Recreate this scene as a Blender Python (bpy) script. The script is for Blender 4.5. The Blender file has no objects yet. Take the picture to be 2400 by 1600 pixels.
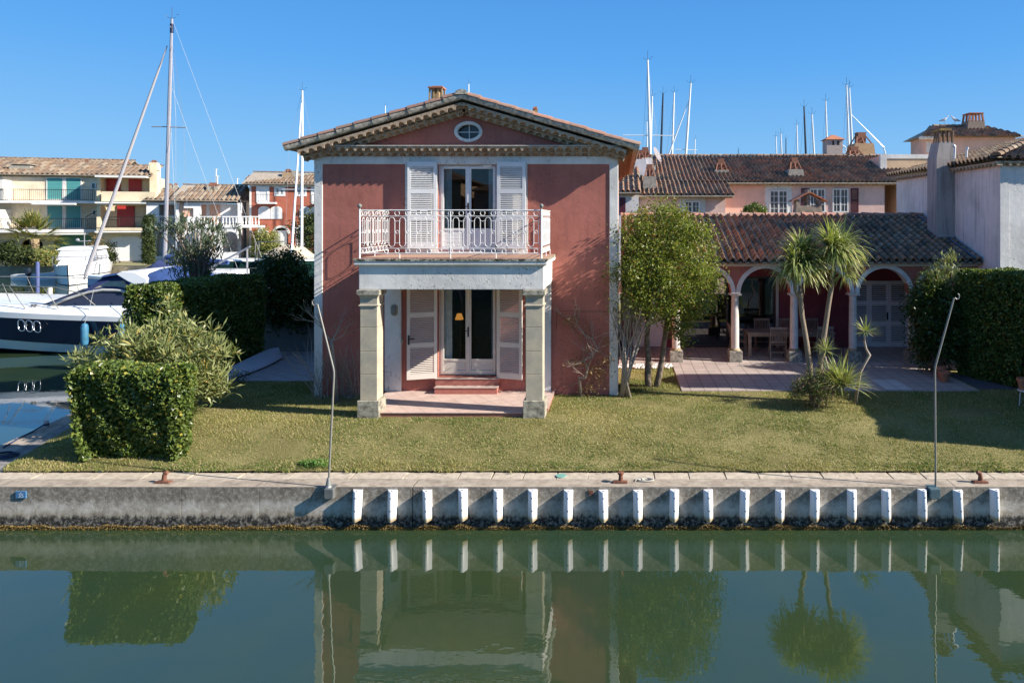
import bpy, math, random
import numpy as np
from mathutils import Vector, Matrix
random.seed(7)
SC = bpy.context.scene
COL = SC.collection
# ---------------- camera ----------------
CH = 4.23                       # eye height above the lawn (m)
FP, CX, CY = 1600.0, 1455.0, 515.0   # focal length and principal point in 2400x1600 pixels
cam = bpy.data.cameras.new('camera')
cam.sensor_width = 36.0
cam.lens = 36.0*FP/2400.0
cam.shift_x = (1200-CX)/2400.0
cam.shift_y = -(800-CY)/2400.0
cam.clip_start = 0.1
cam.clip_end = 3000
camo = bpy.data.objects.new('camera', cam)
COL.objects.link(camo)
camo.location = (0, 0, CH)
camo.rotation_euler = (math.radians(90), 0, 0)
SC.camera = camo
# ---------------- sky and sun ----------------
LDIR = Vector((-1.62, 0.34, -1.0)).normalized()     # direction sunlight travels
elev = math.asin(-LDIR.z)
azim = math.atan2(-LDIR.x, -LDIR.y)                 # clockwise from +Y
w = bpy.data.worlds.new('World'); SC.world = w; w.use_nodes = True
nt = w.node_tree; bg = nt.nodes['Background']
SKYK = 5.75
sky = nt.nodes.new('ShaderNodeTexSky'); sky.sky_type = 'NISHITA'
sky.sun_disc = False; sky.sun_elevation = elev; sky.sun_rotation = azim
sky.air_density = 1.0; sky.dust_density = 0.15; sky.ozone_density = 4.0; sky.altitude = 0
# clear winter sky: the physical sky, weighted towards the deep blue of a very dry day
tc = nt.nodes.new('ShaderNodeTexCoord'); sxyz = nt.nodes.new('ShaderNodeSeparateXYZ'); nt.links.new(tc.outputs['Generated'], sxyz.inputs[0])
rp = nt.nodes.new('ShaderNodeValToRGB'); nt.links.new(sxyz.outputs[2], rp.inputs[0])
while len(rp.color_ramp.elements) < 5: rp.color_ramp.elements.new(.5)
for e_, (p_, c_) in zip(rp.color_ramp.elements, [(0, (.26, .53, .82)), (.10, (.19, .47, .84)), (.22, (.095, .37, .83)), (.34, (.068, .29, .74)), (.8, (.085, .19, .42))]):
    e_.position = p_; e_.color = (*c_, 1)
sc_ = nt.nodes.new('ShaderNodeMix'); sc_.data_type = 'RGBA'; sc_.blend_type = 'MULTIPLY'; sc_.inputs[0].default_value = 1; nt.links.new(rp.outputs[0], sc_.inputs[6]); sc_.inputs[7].default_value = (SKYK, SKYK, SKYK, 1)
mx_ = nt.nodes.new('ShaderNodeMix'); mx_.data_type = 'RGBA'; mx_.inputs[0].default_value = .93
nt.links.new(sky.outputs[0], mx_.inputs[6]); nt.links.new(sc_.outputs[2], mx_.inputs[7])
nt.links.new(mx_.outputs[2], bg.inputs[0]); bg.inputs[1].default_value = 0.10
sl = bpy.data.lights.new('sun', 'SUN'); sl.energy = 5.0; sl.angle = math.radians(0.5); sl.color = (1.0, 0.93, 0.82)
so = bpy.data.objects.new('sun', sl); COL.objects.link(so)
so.rotation_euler = LDIR.to_track_quat('-Z', 'Y').to_euler(); so.location = (30, -10, 30)
SC.view_settings.view_transform = 'Standard'; SC.view_settings.look = 'None'
SC.view_settings.exposure = 0.90; SC.view_settings.gamma = 1.0
SC.cycles.max_bounces = 8; SC.cycles.transparent_max_bounces = 16
SC.cycles.caustics_reflective = False; SC.cycles.caustics_refractive = False

# ---------------- pixel -> world ----------------
def PX(px, Y): return (px-CX)/FP*Y
def PZ(py, Y): return CH-(py-CY)/FP*Y
def P(px, py, Y): return (PX(px, Y), Y, PZ(py, Y))
WATER = -1.13        # harbour level
QY, QZ = 11.85, -0.40  # face and top of the front quay
def smooth(t): t = max(0.0, min(1.0, t)); return t*t*(3-2*t)
def ground(x, y):      # the lawn banks up gently from the quays to the house
    xe = -11.55-max(0, y-12.5)*.22
    return QZ+.03+(-QZ-.03)*min(smooth((y-12.3)/2.3)*.5+.5*max(0, min(1, (y-12.5)/1.9)), smooth((x-xe+.1)/1.6))

# ---------------- objects ----------------
def tag(o, label=None, cat=None, group=None, kind=None):
    if label: o['label'] = label
    if cat: o['category'] = cat
    if group: o['group'] = group
    if kind: o['kind'] = kind
    return o
def empty(name, loc=(0, 0, 0), rz=0.0, label=None, cat=None, group=None):
    o = bpy.data.objects.new(name, None); COL.objects.link(o)
    o.location = loc; o.rotation_euler = (0, 0, rz); o.empty_display_size = 0.2
    return tag(o, label, cat, group)
def wloc(o):
    v = Vector((0, 0, 0))
    while o is not None:
        v += o.location; o = o.parent
    return v
def copy_tree(o, parent=None):
    c = o.copy(); COL.objects.link(c); c.parent = parent
    for ch in [x for x in COL.objects if x.parent == o]: copy_tree(ch, c)
    return c
CH_OF = {}
def dup(o, loc, rz=None, label=None, group=None, scale=None):
    c = o.copy(); COL.objects.link(c); c.location = loc
    if rz is not None: c.rotation_euler = (0, 0, rz)
    if scale is not None: c.scale = scale
    if label: c['label'] = label
    if group: c['group'] = group
    for ch in o.children:
        d = ch.copy(); COL.objects.link(d); d.parent = c
        for g in ch.children:
            e = g.copy(); COL.objects.link(e); e.parent = d
    return c

class MB:
    """collects faces; build() links them as one mesh object"""
    def __init__(s): s.v = []; s.f = []; s.c = []; s.m = []; s.col = None; s.mi = 0
    def add(s, vs, fs, col=None):
        b = len(s.v); s.v.extend([tuple(p) for p in vs])
        for f in fs:
            s.f.append(tuple(b+i for i in f)); s.m.append(s.mi)
            s.c.append(col if col is not None else s.col)
    def box(s, x0, x1, y0, y1, z0, z1):
        if x0 > x1: x0, x1 = x1, x0
        if y0 > y1: y0, y1 = y1, y0
        if z0 > z1: z0, z1 = z1, z0
        s.add([(x0,y0,z0),(x1,y0,z0),(x1,y1,z0),(x0,y1,z0),(x0,y0,z1),(x1,y0,z1),(x1,y1,z1),(x0,y1,z1)],
              [(0,3,2,1),(4,5,6,7),(0,1,5,4),(1,2,6,5),(2,3,7,6),(3,0,4,7)])
        return s
    def obox(s, c, ax, ay, az):   # oriented box: centre and half-axis vectors
        c = Vector(c); ax = Vector(ax); ay = Vector(ay); az = Vector(az)
        vs = [c+i*ax+j*ay+k*az for k in (-1, 1) for j in (-1, 1) for i in (-1, 1)]
        s.add(vs, [(0,2,3,1),(4,5,7,6),(0,1,5,4),(1,3,7,5),(3,2,6,7),(2,0,4,6)])
        return s
    def bar(s, a, b, wx, wz, up=(0, 0, 1)):
        a = Vector(a); b = Vector(b); d = (b-a); L = d.length; d.normalize(); up = Vector(up)
        if abs(d.dot(up)) > .99: up = Vector((0, 1, 0))
        sx = d.cross(up).normalized(); sz = sx.cross(d)
        return s.obox((a+b)/2, d*L/2, sx*wx/2, sz*wz/2)
    def tube(s, pts, r, n=6, caps=True):
        pts = [Vector(p) for p in pts]; rs = r if hasattr(r, '__len__') else [r]*len(pts)
        rings = []; prev = None
        for i, p in enumerate(pts):
            if i == 0: t = pts[1]-pts[0]
            elif i == len(pts)-1: t = pts[-1]-pts[-2]
            else: t = (pts[i+1]-pts[i]).normalized()+(pts[i]-pts[i-1]).normalized()
            if t.length < 1e-9: t = Vector((0, 0, 1))
            t.normalize()
            if prev is None:
                a = Vector((0, 0, 1)) if abs(t.z) < .9 else Vector((1, 0, 0))
                u = t.cross(a).normalized()
            else:
                u = prev-t*prev.dot(t)
                if u.length < 1e-6: u = t.cross(Vector((1, 0, 0)))
                u.normalize()
            prev = u; v = t.cross(u)
            rings.append([p+(u*math.cos(2*math.pi*k/n)+v*math.sin(2*math.pi*k/n))*rs[i] for k in range(n)])
        vs = [q for rg in rings for q in rg]; fs = []
        for i in range(len(rings)-1):
            for k in range(n):
                k2 = (k+1) % n
                fs.append((i*n+k, i*n+k2, (i+1)*n+k2, (i+1)*n+k))
        if caps:
            fs.append(tuple(range(n-1, -1, -1))); fs.append(tuple((len(rings)-1)*n+k for k in range(n)))
        s.add(vs, fs); return s
    def lathe(s, c, prof, n=20, axis='z'):
        vs = []; fs = []
        for (r, z) in prof:
            for k in range(n):
                a = 2*math.pi*k/n; x = r*math.cos(a); y = r*math.sin(a)
                if axis == 'z': vs.append((c[0]+x, c[1]+y, c[2]+z))
                elif axis == 'y': vs.append((c[0]+x, c[1]+z, c[2]+y))
                else: vs.append((c[0]+z, c[1]+x, c[2]+y))
        for i in range(len(prof)-1):
            for k in range(n):
                k2 = (k+1) % n; fs.append((i*n+k, i*n+k2, (i+1)*n+k2, (i+1)*n+k))
        fs.append(tuple(range(n-1, -1, -1))); fs.append(tuple((len(prof)-1)*n+k for k in range(n)))
        s.add(vs, fs); return s
    def prism(s, poly, y0, y1):   # polygon in XZ extruded along Y
        n = len(poly)
        vs = [(p[0], y0, p[1]) for p in poly]+[(p[0], y1, p[1]) for p in poly]
        fs = [tuple(range(n)), tuple(range(2*n-1, n-1, -1))]+[(i, i+n, (i+1) % n+n, (i+1) % n) for i in range(n)]
        s.add(vs, fs); return s
    def slab(s, poly, z0, z1):    # polygon in XY extruded along Z
        n = len(poly)
        vs = [(p[0], p[1], z0) for p in poly]+[(p[0], p[1], z1) for p in poly]
        fs = [tuple(range(n-1, -1, -1)), tuple(range(n, 2*n))]+[(i, (i+1) % n, (i+1) % n+n, i+n) for i in range(n)]
        s.add(vs, fs); return s
    def prismx(s, poly, x0, x1):  # polygon in YZ extruded along X
        n = len(poly)
        vs = [(x0, p[0], p[1]) for p in poly]+[(x1, p[0], p[1]) for p in poly]
        fs = [tuple(range(n-1, -1, -1)), tuple(range(n, 2*n))]+[(i, (i+1) % n, (i+1) % n+n, i+n) for i in range(n)]
        s.add(vs, fs); return s
    def loft(s, secs, close=True, caps=True):
        n = len(secs[0]); vs = [q for r in secs for q in r]; fs = []
        for i in range(len(secs)-1):
            for k in range(n if close else n-1):
                k2 = (k+1) % n; fs.append((i*n+k, i*n+k2, (i+1)*n+k2, (i+1)*n+k))
        if caps and close:
            fs.append(tuple(range(n-1, -1, -1))); fs.append(tuple((len(secs)-1)*n+k for k in range(n)))
        s.add(vs, fs); return s
    def build(s, name, mat, parent=None, smooth=False, origin=None, bevel=0.0, recalc=True):
        off = wloc(parent) if parent is not None else (Vector(origin) if origin is not None else Vector((0, 0, 0)))
        me = bpy.data.meshes.new(name)
        me.from_pydata([(p[0]-off.x, p[1]-off.y, p[2]-off.z) for p in s.v], [], s.f)
        for mm in (mat if isinstance(mat, (list, tuple)) else [mat]): me.materials.append(mm)
        if isinstance(mat, (list, tuple)):
            me.polygons.foreach_set('material_index', s.m)
        if any(c is not None for c in s.c):
            ca = me.color_attributes.new('tint', 'FLOAT_COLOR', 'CORNER')
            arr = []
            for f, c in zip(s.f, s.c):
                c = c if c is not None else (0.5, 0.5, 0.5)
                arr.extend([c[0], c[1], c[2], 1.0]*len(f))
            ca.data.foreach_set('color', arr)
        if smooth is True: me.polygons.foreach_set('use_smooth', [True]*len(me.polygons))
        me.validate(); me.update()
        if recalc:
            import bmesh
            bm = bmesh.new(); bm.from_mesh(me); bmesh.ops.recalc_face_normals(bm, faces=bm.faces); bm.to_mesh(me); bm.free()
        o = bpy.data.objects.new(name, me); COL.objects.link(o)
        if parent is not None: o.parent = parent
        elif origin is not None: o.location = origin
        if smooth == 'auto':
            me.polygons.foreach_set('use_smooth', [True]*len(me.polygons))
            me.set_sharp_from_angle(angle=math.radians(35))
        if bevel > 0:
            md = o.modifiers.new('bevel', 'BEVEL'); md.width = bevel; md.segments = 2; md.limit_method = 'ANGLE'
        return o

def np_mesh(name, V, F, mat, parent=None, origin=None, tint=None, smooth=False):
    """V (n,3) array, F (m,k) array of equal sided faces, tint (m,3)"""
    off = wloc(parent) if parent is not None else (Vector(origin) if origin is not None else Vector((0, 0, 0)))
    V = V-np.array([off.x, off.y, off.z]); m, k = F.shape
    me = bpy.data.meshes.new(name)
    me.vertices.add(len(V)); me.vertices.foreach_set('co', V.astype(np.float32).ravel())
    me.loops.add(m*k); me.loops.foreach_set('vertex_index', F.astype(np.int32).ravel())
    me.polygons.add(m); me.polygons.foreach_set('loop_start', np.arange(0, m*k, k, dtype=np.int32))
    try: me.polygons.foreach_set('loop_total', np.full(m, k, dtype=np.int32))
    except Exception: pass
    if smooth: me.polygons.foreach_set('use_smooth', [True]*m)
    if tint is not None:
        ca = me.color_attributes.new('tint', 'FLOAT_COLOR', 'CORNER')
        c = np.ones((m, k, 4), dtype=np.float32); c[:, :, :3] = tint[:, None, :]
        ca.data.foreach_set('color', c.ravel())
    me.update(calc_edges=True); me.validate()
    me.materials.append(mat)
    o = bpy.data.objects.new(name, me); COL.objects.link(o)
    if parent is not None: o.parent = parent
    elif origin is not None: o.location = origin
    return o

# ---------------- materials ----------------
def node(nt, t, **kw):
    n = nt.nodes.new(t)
    for k, v in kw.items(): setattr(n, k, v)
    return n
def new_mat(name):
    m = bpy.data.materials.new(name); m.use_nodes = True
    return m, m.node_tree, m.node_tree.nodes['Principled BSDF']
def noise(nt, scale, detail=4, rough=.6, vec=None, dim='3D'):
    n = node(nt, 'ShaderNodeTexNoise'); n.inputs['Scale'].default_value = scale
    n.inputs['Detail'].default_value = detail; n.inputs['Roughness'].default_value = rough
    if vec is not None: nt.links.new(vec, n.inputs['Vector'])
    return n
def ramp(nt, src, stops):
    r = node(nt, 'ShaderNodeValToRGB'); nt.links.new(src, r.inputs[0])
    els = r.color_ramp.elements
    while len(els) < len(stops): els.new(0.5)
    for e, (p, c) in zip(els, stops):
        e.position = p; e.color = (c[0], c[1], c[2], 1) if hasattr(c, '__len__') else (c, c, c, 1)
    return r
def mixc(nt, fac, a, b, mode='MIX'):
    m = node(nt, 'ShaderNodeMix', data_type='RGBA', blend_type=mode)
    for sock, v in ((m.inputs[0], fac), (m.inputs[6], a), (m.inputs[7], b)):
        if hasattr(v, 'links'): nt.links.new(v, sock)
        elif hasattr(v, '__len__'): sock.default_value = (v[0], v[1], v[2], 1)
        else: sock.default_value = v
    return m.outputs[2]
def bumpn(nt, h, strength, dist, prev=None):
    b = node(nt, 'ShaderNodeBump'); b.inputs['Strength'].default_value = strength
    b.inputs['Distance'].default_value = dist; nt.links.new(h, b.inputs['Height'])
    if prev is not None: nt.links.new(prev, b.inputs['Normal'])
    return b.outputs[0]
def coords(nt, kind='Object'):
    return node(nt, 'ShaderNodeTexCoord').outputs[kind]
def mapping(nt, vec, scale=(1, 1, 1), rot=(0, 0, 0), loc=(0, 0, 0)):
    m = node(nt, 'ShaderNodeMapping'); nt.links.new(vec, m.inputs[0])
    m.inputs['Scale'].default_value = scale; m.inputs['Rotation'].default_value = rot; m.inputs['Location'].default_value = loc
    return m.outputs[0]
def simple(name, c, rough=.6, metal=0.0, var=.12, scale=6.0, bump=0.0, bscale=40.0, bdist=.01, c2=None, spec=None, tint=False):
    m, nt, b = new_mat(name)
    b.inputs['Roughness'].default_value = rough; b.inputs['Metallic'].default_value = metal
    if spec is not None: b.inputs['Specular IOR Level'].default_value = spec
    vec = coords(nt)
    n = noise(nt, scale, 5, .65, vec)
    c2 = c2 if c2 is not None else tuple(x*(1-2.2*var) for x in c)
    r = ramp(nt, n.outputs[0], [(.3, c2), (.62, c)])
    out = r.outputs[0]
    if tint:
        a = node(nt, 'ShaderNodeVertexColor', layer_name='tint'); out = mixc(nt, .75, out, a.outputs[0])
    nt.links.new(out, b.inputs['Base Color'])
    if bump > 0:
        n2 = noise(nt, bscale, 4, .6, vec)
        nt.links.new(bumpn(nt, n2.outputs[0], bump, bdist), b.inputs['Normal'])
    return m
def stucco(name, c, dirt=(.25, .22, .2), amt=.35, rough=.92, strength=.5, flecks=True):
    """trowelled render: soft colour patches, small chips, vertical dirt runs"""
    m, nt, b = new_mat(name); b.inputs['Roughness'].default_value = rough
    b.inputs['Specular IOR Level'].default_value = .2
    vec = coords(nt)
    n1 = noise(nt, .9, 5, .6, vec); n2 = noise(nt, 7, 6, .7, vec)
    c_d = tuple(x*.74 for x in c); c_l = tuple(min(1, x*1.1) for x in c)
    base = ramp(nt, n1.outputs[0], [(.3, c_d), (.55, c), (.75, c_l)]).outputs[0]
    base = mixc(nt, ramp(nt, n2.outputs[0], [(.45, 0), (.8, .30)]).outputs[0], base, c_d)
    sv = mapping(nt, vec, (5, 5, .35)); n3 = noise(nt, 1.6, 5, .7, sv)
    st = ramp(nt, n3.outputs[0], [(.52, 0), (.8, amt)]).outputs[0]
    base = mixc(nt, st, base, dirt)
    nt.links.new(base, b.inputs['Base Color'])
    fine = noise(nt, 55, 4, .6, vec)
    nrm = bumpn(nt, fine.outputs[0], strength*.6, .004)
    if flecks:
        ch = noise(nt, 24, 3, .55, mapping(nt, vec, (1, 1, .7))); msk = ramp(nt, noise(nt, 1.4, 3, .6, vec).outputs[0], [(.46, 0), (.6, 1)]).outputs[0]
        cr = ramp(nt, ch.outputs[0], [(.60, 0), (.66, 1)]).outputs[0]; chip = mixc(nt, msk, (0, 0, 0), cr)
        nt.links.new(mixc(nt, chip, base, tuple(x*.55 for x in c)), b.inputs['Base Color'])
        nrm = bumpn(nt, ramp(nt, chip, [(0, 1), (1, 0)]).outputs[0], strength, .014, nrm)
    med = noise(nt, 4.5, 3, .5, vec)
    nrm = bumpn(nt, med.outputs[0], strength*.5, .02, nrm)
    nt.links.new(nrm, b.inputs['Normal'])
    return m
def leafmat(name, c, c2, trans=.25, rough=.45, yellow=None, yamt=0.0):
    m, nt, b = new_mat(name); b.inputs['Roughness'].default_value = rough
    b.inputs['Specular IOR Level'].default_value = .35
    a = node(nt, 'ShaderNodeVertexColor', layer_name='tint')
    sep = node(nt, 'ShaderNodeSeparateColor'); nt.links.new(a.outputs[0], sep.inputs[0])
    base = mixc(nt, sep.outputs[0], c, c2)
    if yellow is not None:
        yr = ramp(nt, sep.outputs[1], [(1-yamt-.02, 0), (1-yamt+.02, 1)]).outputs[0]
        base = mixc(nt, yr, base, yellow)
    nt.links.new(base, b.inputs['Base Color'])
    tr = node(nt, 'ShaderNodeBsdfTranslucent')
    tc = mixc(nt, 1.0, base, (1.3, 1.35, .6), 'MULTIPLY'); nt.links.new(tc, tr.inputs[0])
    mx = node(nt, 'ShaderNodeMixShader'); mx.inputs[0].default_value = trans
    nt.links.new(b.outputs[0], mx.inputs[1]); nt.links.new(tr.outputs[0], mx.inputs[2])
    nt.links.new(mx.outputs[0], nt.nodes['Material Output'].inputs[0])
    return m
def glass_mat(name, ior=1.5, tintc=(.8, .85, .85), wav=0.0):
    m, nt, b = new_mat(name)
    gl = node(nt, 'ShaderNodeBsdfGlossy'); gl.inputs['Roughness'].default_value = .01
    tr = node(nt, 'ShaderNodeBsdfTransparent'); tr.inputs[0].default_value = (*tintc, 1)
    fr = node(nt, 'ShaderNodeFresnel'); fr.inputs[0].default_value = ior
    mx = node(nt, 'ShaderNodeMixShader'); nt.links.new(fr.outputs[0], mx.inputs[0])
    nt.links.new(tr.outputs[0], mx.inputs[1]); nt.links.new(gl.outputs[0], mx.inputs[2])
    if wav > 0:
        n = noise(nt, 1.2, 2, .5, coords(nt)); nt.links.new(bumpn(nt, n.outputs[0], wav, .02), gl.inputs['Normal'])
    nt.links.new(mx.outputs[0], nt.nodes['Material Output'].inputs[0])
    nt.nodes.remove(b)
    return m
def tile_mat(name, stops, rough=.85, lich_amt=.75):
    """barrel tiles: the tint attribute (one random value per tile) picks a clay; lichen on top"""
    m, nt, b = new_mat(name); b.inputs['Roughness'].default_value = rough
    a = node(nt, 'ShaderNodeVertexColor', layer_name='tint')
    sep = node(nt, 'ShaderNodeSeparateColor'); nt.links.new(a.outputs[0], sep.inputs[0])
    n_ = len(stops)
    r = ramp(nt, sep.outputs[0], [((i+.5)/n_, c) for i, c in enumerate(stops)])
    vec = coords(nt); n1 = noise(nt, 9, 6, .7, vec); n2 = noise(nt, 1.3, 4, .6, vec)
    f = ramp(nt, n1.outputs[0], [(.5, 0), (.68, lich_amt)]).outputs[0]
    lich = ramp(nt, n2.outputs[0], [(.4, (.10, .09, .08)), (.6, (.27, .24, .19))]).outputs[0]
    base = mixc(nt, f, r.outputs[0], lich)
    nt.links.new(base, b.inputs['Base Color'])
    nt.links.new(bumpn(nt, n1.outputs[0], .5, .01), b.inputs['Normal'])
    return m

M = {}
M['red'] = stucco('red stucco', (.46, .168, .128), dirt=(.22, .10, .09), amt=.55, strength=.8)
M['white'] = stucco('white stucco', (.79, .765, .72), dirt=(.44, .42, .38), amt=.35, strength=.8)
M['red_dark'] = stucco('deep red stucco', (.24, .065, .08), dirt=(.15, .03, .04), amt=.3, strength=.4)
M['paint'] = simple('white satin paint', (.78, .775, .76), .45, var=.04, scale=2.5)
M['cream_paint'] = simple('cream satin paint', (.66, .60, .54), .45, var=.05, scale=2.5)
M['stone'] = simple('pale cut stone', (.52, .45, .33), .85, var=.10, scale=3, bump=.25, bscale=60, c2=(.36, .33, .27))
M['stone_dirty'] = simple('stained cut stone', (.46, .42, .33), .9, var=.2, scale=9, bump=.6, bscale=30, c2=(.09, .085, .07))
M['plinth'] = simple('blackened granite', (.40, .37, .31), .9, scale=14, bump=.6, bscale=30, c2=(.05, .05, .045))
M['dark'] = simple('dark interior', (.035, .033, .03), .9)
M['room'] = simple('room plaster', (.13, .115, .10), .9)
M['iron'] = simple('black iron', (.02, .02, .022), .5, .3)
M['iron_grey'] = simple('grey ball iron', (.22, .23, .22), .6)
M['steel'] = simple('dull steel', (.27, .26, .235), .5, .4, var=.06, scale=20)
M['galv'] = simple('galvanised plate', (.30, .31, .30), .5, .6, scale=12)
M['blueplate'] = simple('blue grey painted plate', (.10, .17, .20), .5, .1, scale=12)
M['rust'] = simple('rusty iron', (.26, .11, .07), .9, .1, scale=16, bump=.6, bscale=50, c2=(.10, .045, .03))
M['mortar'] = simple('aged mortar', (.46, .39, .31), .95, scale=7, bump=.6, bscale=35, bdist=.015, c2=(.22, .18, .14))
M['genoise'] = simple('genoise clay', (.52, .40, .28), .95, scale=10, bump=.6, bscale=40, c2=(.26, .17, .11))
M['verge'] = simple('lichen covered verge tile', (.68, .60, .48), .95, scale=11, bump=.8, bscale=45, c2=(.13, .12, .10))
M['terra'] = simple('terracotta', (.50, .19, .10), .85, scale=8, bump=.2, c2=(.36, .14, .08))
M['glass'] = glass_mat('window glass', 1.65)
M['glass_far'] = simple('far window glass', (.10, .11, .12), .12, var=.1)
M['curtain'] = simple('white curtain', (.85, .85, .83), .9)
M['tile'] = tile_mat('mixed clay tiles', [(.33, .165, .09), (.21, .13, .08), (.28, .18, .115), (.14, .098, .068), (.30, .235, .165), (.38, .185, .105), (.10, .078, .058)])
M['tile_far'] = tile_mat('aged far tiles', [(.20, .125, .075), (.14, .09, .06), (.25, .17, .11), (.11, .08, .06), (.27, .21, .15)], lich_amt=.25)
M['bark'] = simple('grey bark', (.30, .23, .17), .95, scale=12, bump=.8, bscale=30, bdist=.02, c2=(.12, .09, .07))
M['twig'] = simple('pale bare twig', (.42, .35, .28), .9, scale=18, c2=(.24, .19, .15))
M['wood'] = simple('weathered teak', (.30, .22, .17), .8, scale=10, bump=.2, c2=(.18, .13, .10))
M['concrete'] = simple('grey concrete', (.42, .39, .35), .95, scale=5, bump=.4, bscale=45)
M['gel'] = simple('white gelcoat', (.80, .81, .82), .18, var=.03, scale=1.0)
M['navy'] = simple('navy gelcoat', (.008, .014, .045), .08, var=.1, scale=1.0)
M['bluecloth'] = simple('blue boat canvas', (.035, .08, .24), .8, scale=2, bump=.3, bscale=6, bdist=.05)
M['navycloth'] = simple('navy boat canvas', (.02, .035, .12), .8, scale=2, bump=.3, bscale=6, bdist=.05)
M['fenderblue'] = simple('blue rubber', (.05, .20, .34), .5)
M['alu'] = simple('anodised mast', (.44, .42, .45), .35, .4, var=.05, scale=3)
M['mastdark'] = simple('dark mast', (.02, .03, .05), .4, .2)
M['cable'] = simple('rigging wire', (.28, .30, .33), .5, .3)
M['sailroll'] = simple('rolled sail', (.42, .40, .41), .8, scale=14, c2=(.42, .40, .44))
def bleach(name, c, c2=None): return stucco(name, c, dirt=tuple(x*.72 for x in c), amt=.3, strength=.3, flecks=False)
# ---------------- shape library ----------------
def swall(mb, x0, x1, y0, y1, zlo, ztop, ops=(), mapf=None):
    """solid wall y0..y1 between x0 and x1 with openings (a, b, lo(x), hi(x), slices)"""
    f = lambda v: (v if callable(v) else (lambda x, v=v: v))
    zlo = f(zlo); ztop = f(ztop); ops = [(a, b, f(l), f(h), n) for a, b, l, h, n in ops]
    xs = {round(x0, 5), round(x1, 5)}
    for a, b, l, h, n in ops:
        for i in range(n+1): xs.add(round(a+(b-a)*i/n, 5))
    xs = sorted(x for x in xs if x0-1e-6 <= x <= x1+1e-6)
    if mapf is None: mapf = lambda x, y, z: (x, y, z)
    for xa, xb in zip(xs[:-1], xs[1:]):
        m = (xa+xb)/2; cuts = []
        e = 1e-5
        for a, b, l, h, n in ops:
            if a-1e-6 < m < b+1e-6: cuts.append((l, h))
        cuts.sort(key=lambda c: c[0](m))
        bounds = [zlo]
        for l, h in cuts: bounds += [l, h]
        bounds.append(ztop)
        for i in range(0, len(bounds), 2):
            lo, hi = bounds[i], bounds[i+1]
            if hi(m)-lo(m) < 1e-4: continue
            a0, a1, b0, b1 = lo(xa+e), hi(xa+e), lo(xb-e), hi(xb-e)
            a1 = max(a1, a0+1e-4); b1 = max(b1, b0+1e-4)
            vs = [mapf(*q) for q in [(xa,y0,a0),(xb,y0,b0),(xb,y1,b0),(xa,y1,a0),(xa,y0,a1),(xb,y0,b1),(xb,y1,b1),(xa,y1,a1)]]
            mb.add(vs, [(0,3,2,1),(4,5,6,7),(0,1,5,4),(1,2,6,5),(2,3,7,6),(3,0,4,7)])
    return mb
def arch_hi(xc, r, zs): return lambda x: zs+math.sqrt(max(0, r*r-(x-xc)**2))
def ring_arc(mb, xc, zc, r0, r1, y0, y1, a0=0, a1=180, n=24, sx=1.0):
    vs = []; fs = []
    for i in range(n+1):
        a = math.radians(a0+(a1-a0)*i/n); c, s = math.cos(a), math.sin(a)
        vs += [(xc+r0*sx*c, y0, zc+r0*s), (xc+(r1+(sx-1)*r0)*c, y0, zc+r1*s), (xc+(r1+(sx-1)*r0)*c, y1, zc+r1*s), (xc+r0*sx*c, y1, zc+r0*s)]
    for i in range(n):
        for k in range(4):
            k2 = (k+1) % 4; fs.append((i*4+k, i*4+k2, (i+1)*4+k2, (i+1)*4+k))
    fs += [(0, 1, 2, 3), (n*4+3, n*4+2, n*4+1, n*4)]
    mb.add(vs, fs); return mb
def tile_roof(mb, O, U, V, nu, nv, sp=.235, cl=.33, h=.075, inside=None, jit=.006, step=.022, rng=None):
    rng = rng or random.Random(3)
    O = Vector(O); U = Vector(U).normalized(); V = Vector(V).normalized(); N = U.cross(V).normalized()
    if N.z < 0: N = -N
    prof = [(0, -.75), (.13, -.5), (.23, .45), (.5, 1.12), (.77, .45), (.87, -.5), (1, -.75)]
    for i in range(nu):
        for j in range(nv):
            if inside and not inside((i+.5)*sp, (j+.5)*cl): continue
            ju = rng.uniform(-jit, jit); jn = rng.uniform(-jit, jit)*.7
            t = rng.random(); vs = []
            for e in (0, 1):
                for (a, b) in prof:
                    w_ = .5+(a-.5)*(1.03 if e == 0 else .93) if 0 < a < 1 else a
                    hh = b*h*(1.06 if e == 0 else .92)+(step if e == 0 else 0)+jn
                    vs.append(O+U*((i+w_)*sp+ju)+V*((j+e)*cl)+N*hh)
            for (a, b) in prof:
                w_ = .5+(a-.5)*1.03 if 0 < a < 1 else a
                vs.append(O+U*((i+w_)*sp+ju)+V*(j*cl+.004)+N*(b*h*.9-.01))
            k = len(prof)
            mb.add(vs, [(q, q+1, q+1+k, q+k) for q in range(k-1)]+[(2*k+q, 2*k+q+1, q+1, q) for q in range(k-1)], (t, rng.random(), 0))
    return mb
def ridge_tiles(mb, a, b, r=.11, L=.38, rng=None, up=(0, 0, 1), n=7, squash=.8):
    rng = rng or random.Random(5)
    a = Vector(a); b = Vector(b); d = b-a; T = d.length; d.normalize(); up = Vector(up); s = d.cross(up).normalized(); up = s.cross(d)
    m = max(1, int(round(T/L))); L = T/m
    for i in range(m):
        vs = []; t = rng.random(); jn = rng.uniform(-.008, .008)
        for e, rr, off in ((0, r*1.08, .012), (1.06, r*.92, -.004)):
            for k in range(n+1):
                an = math.pi*k/n
                vs.append(a+d*((i+e)*L)+s*(math.cos(an)*rr)+up*(math.sin(an)*rr*squash+off+jn))
        c = len(vs); vs.append(a+d*(i*L+.01)+up*(-.02))
        mb.add(vs, [(k, k+1, k+2+n, k+1+n) for k in range(n)]+[tuple(range(n, -1, -1))], (t, rng.random(), 0))
    return mb
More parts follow.
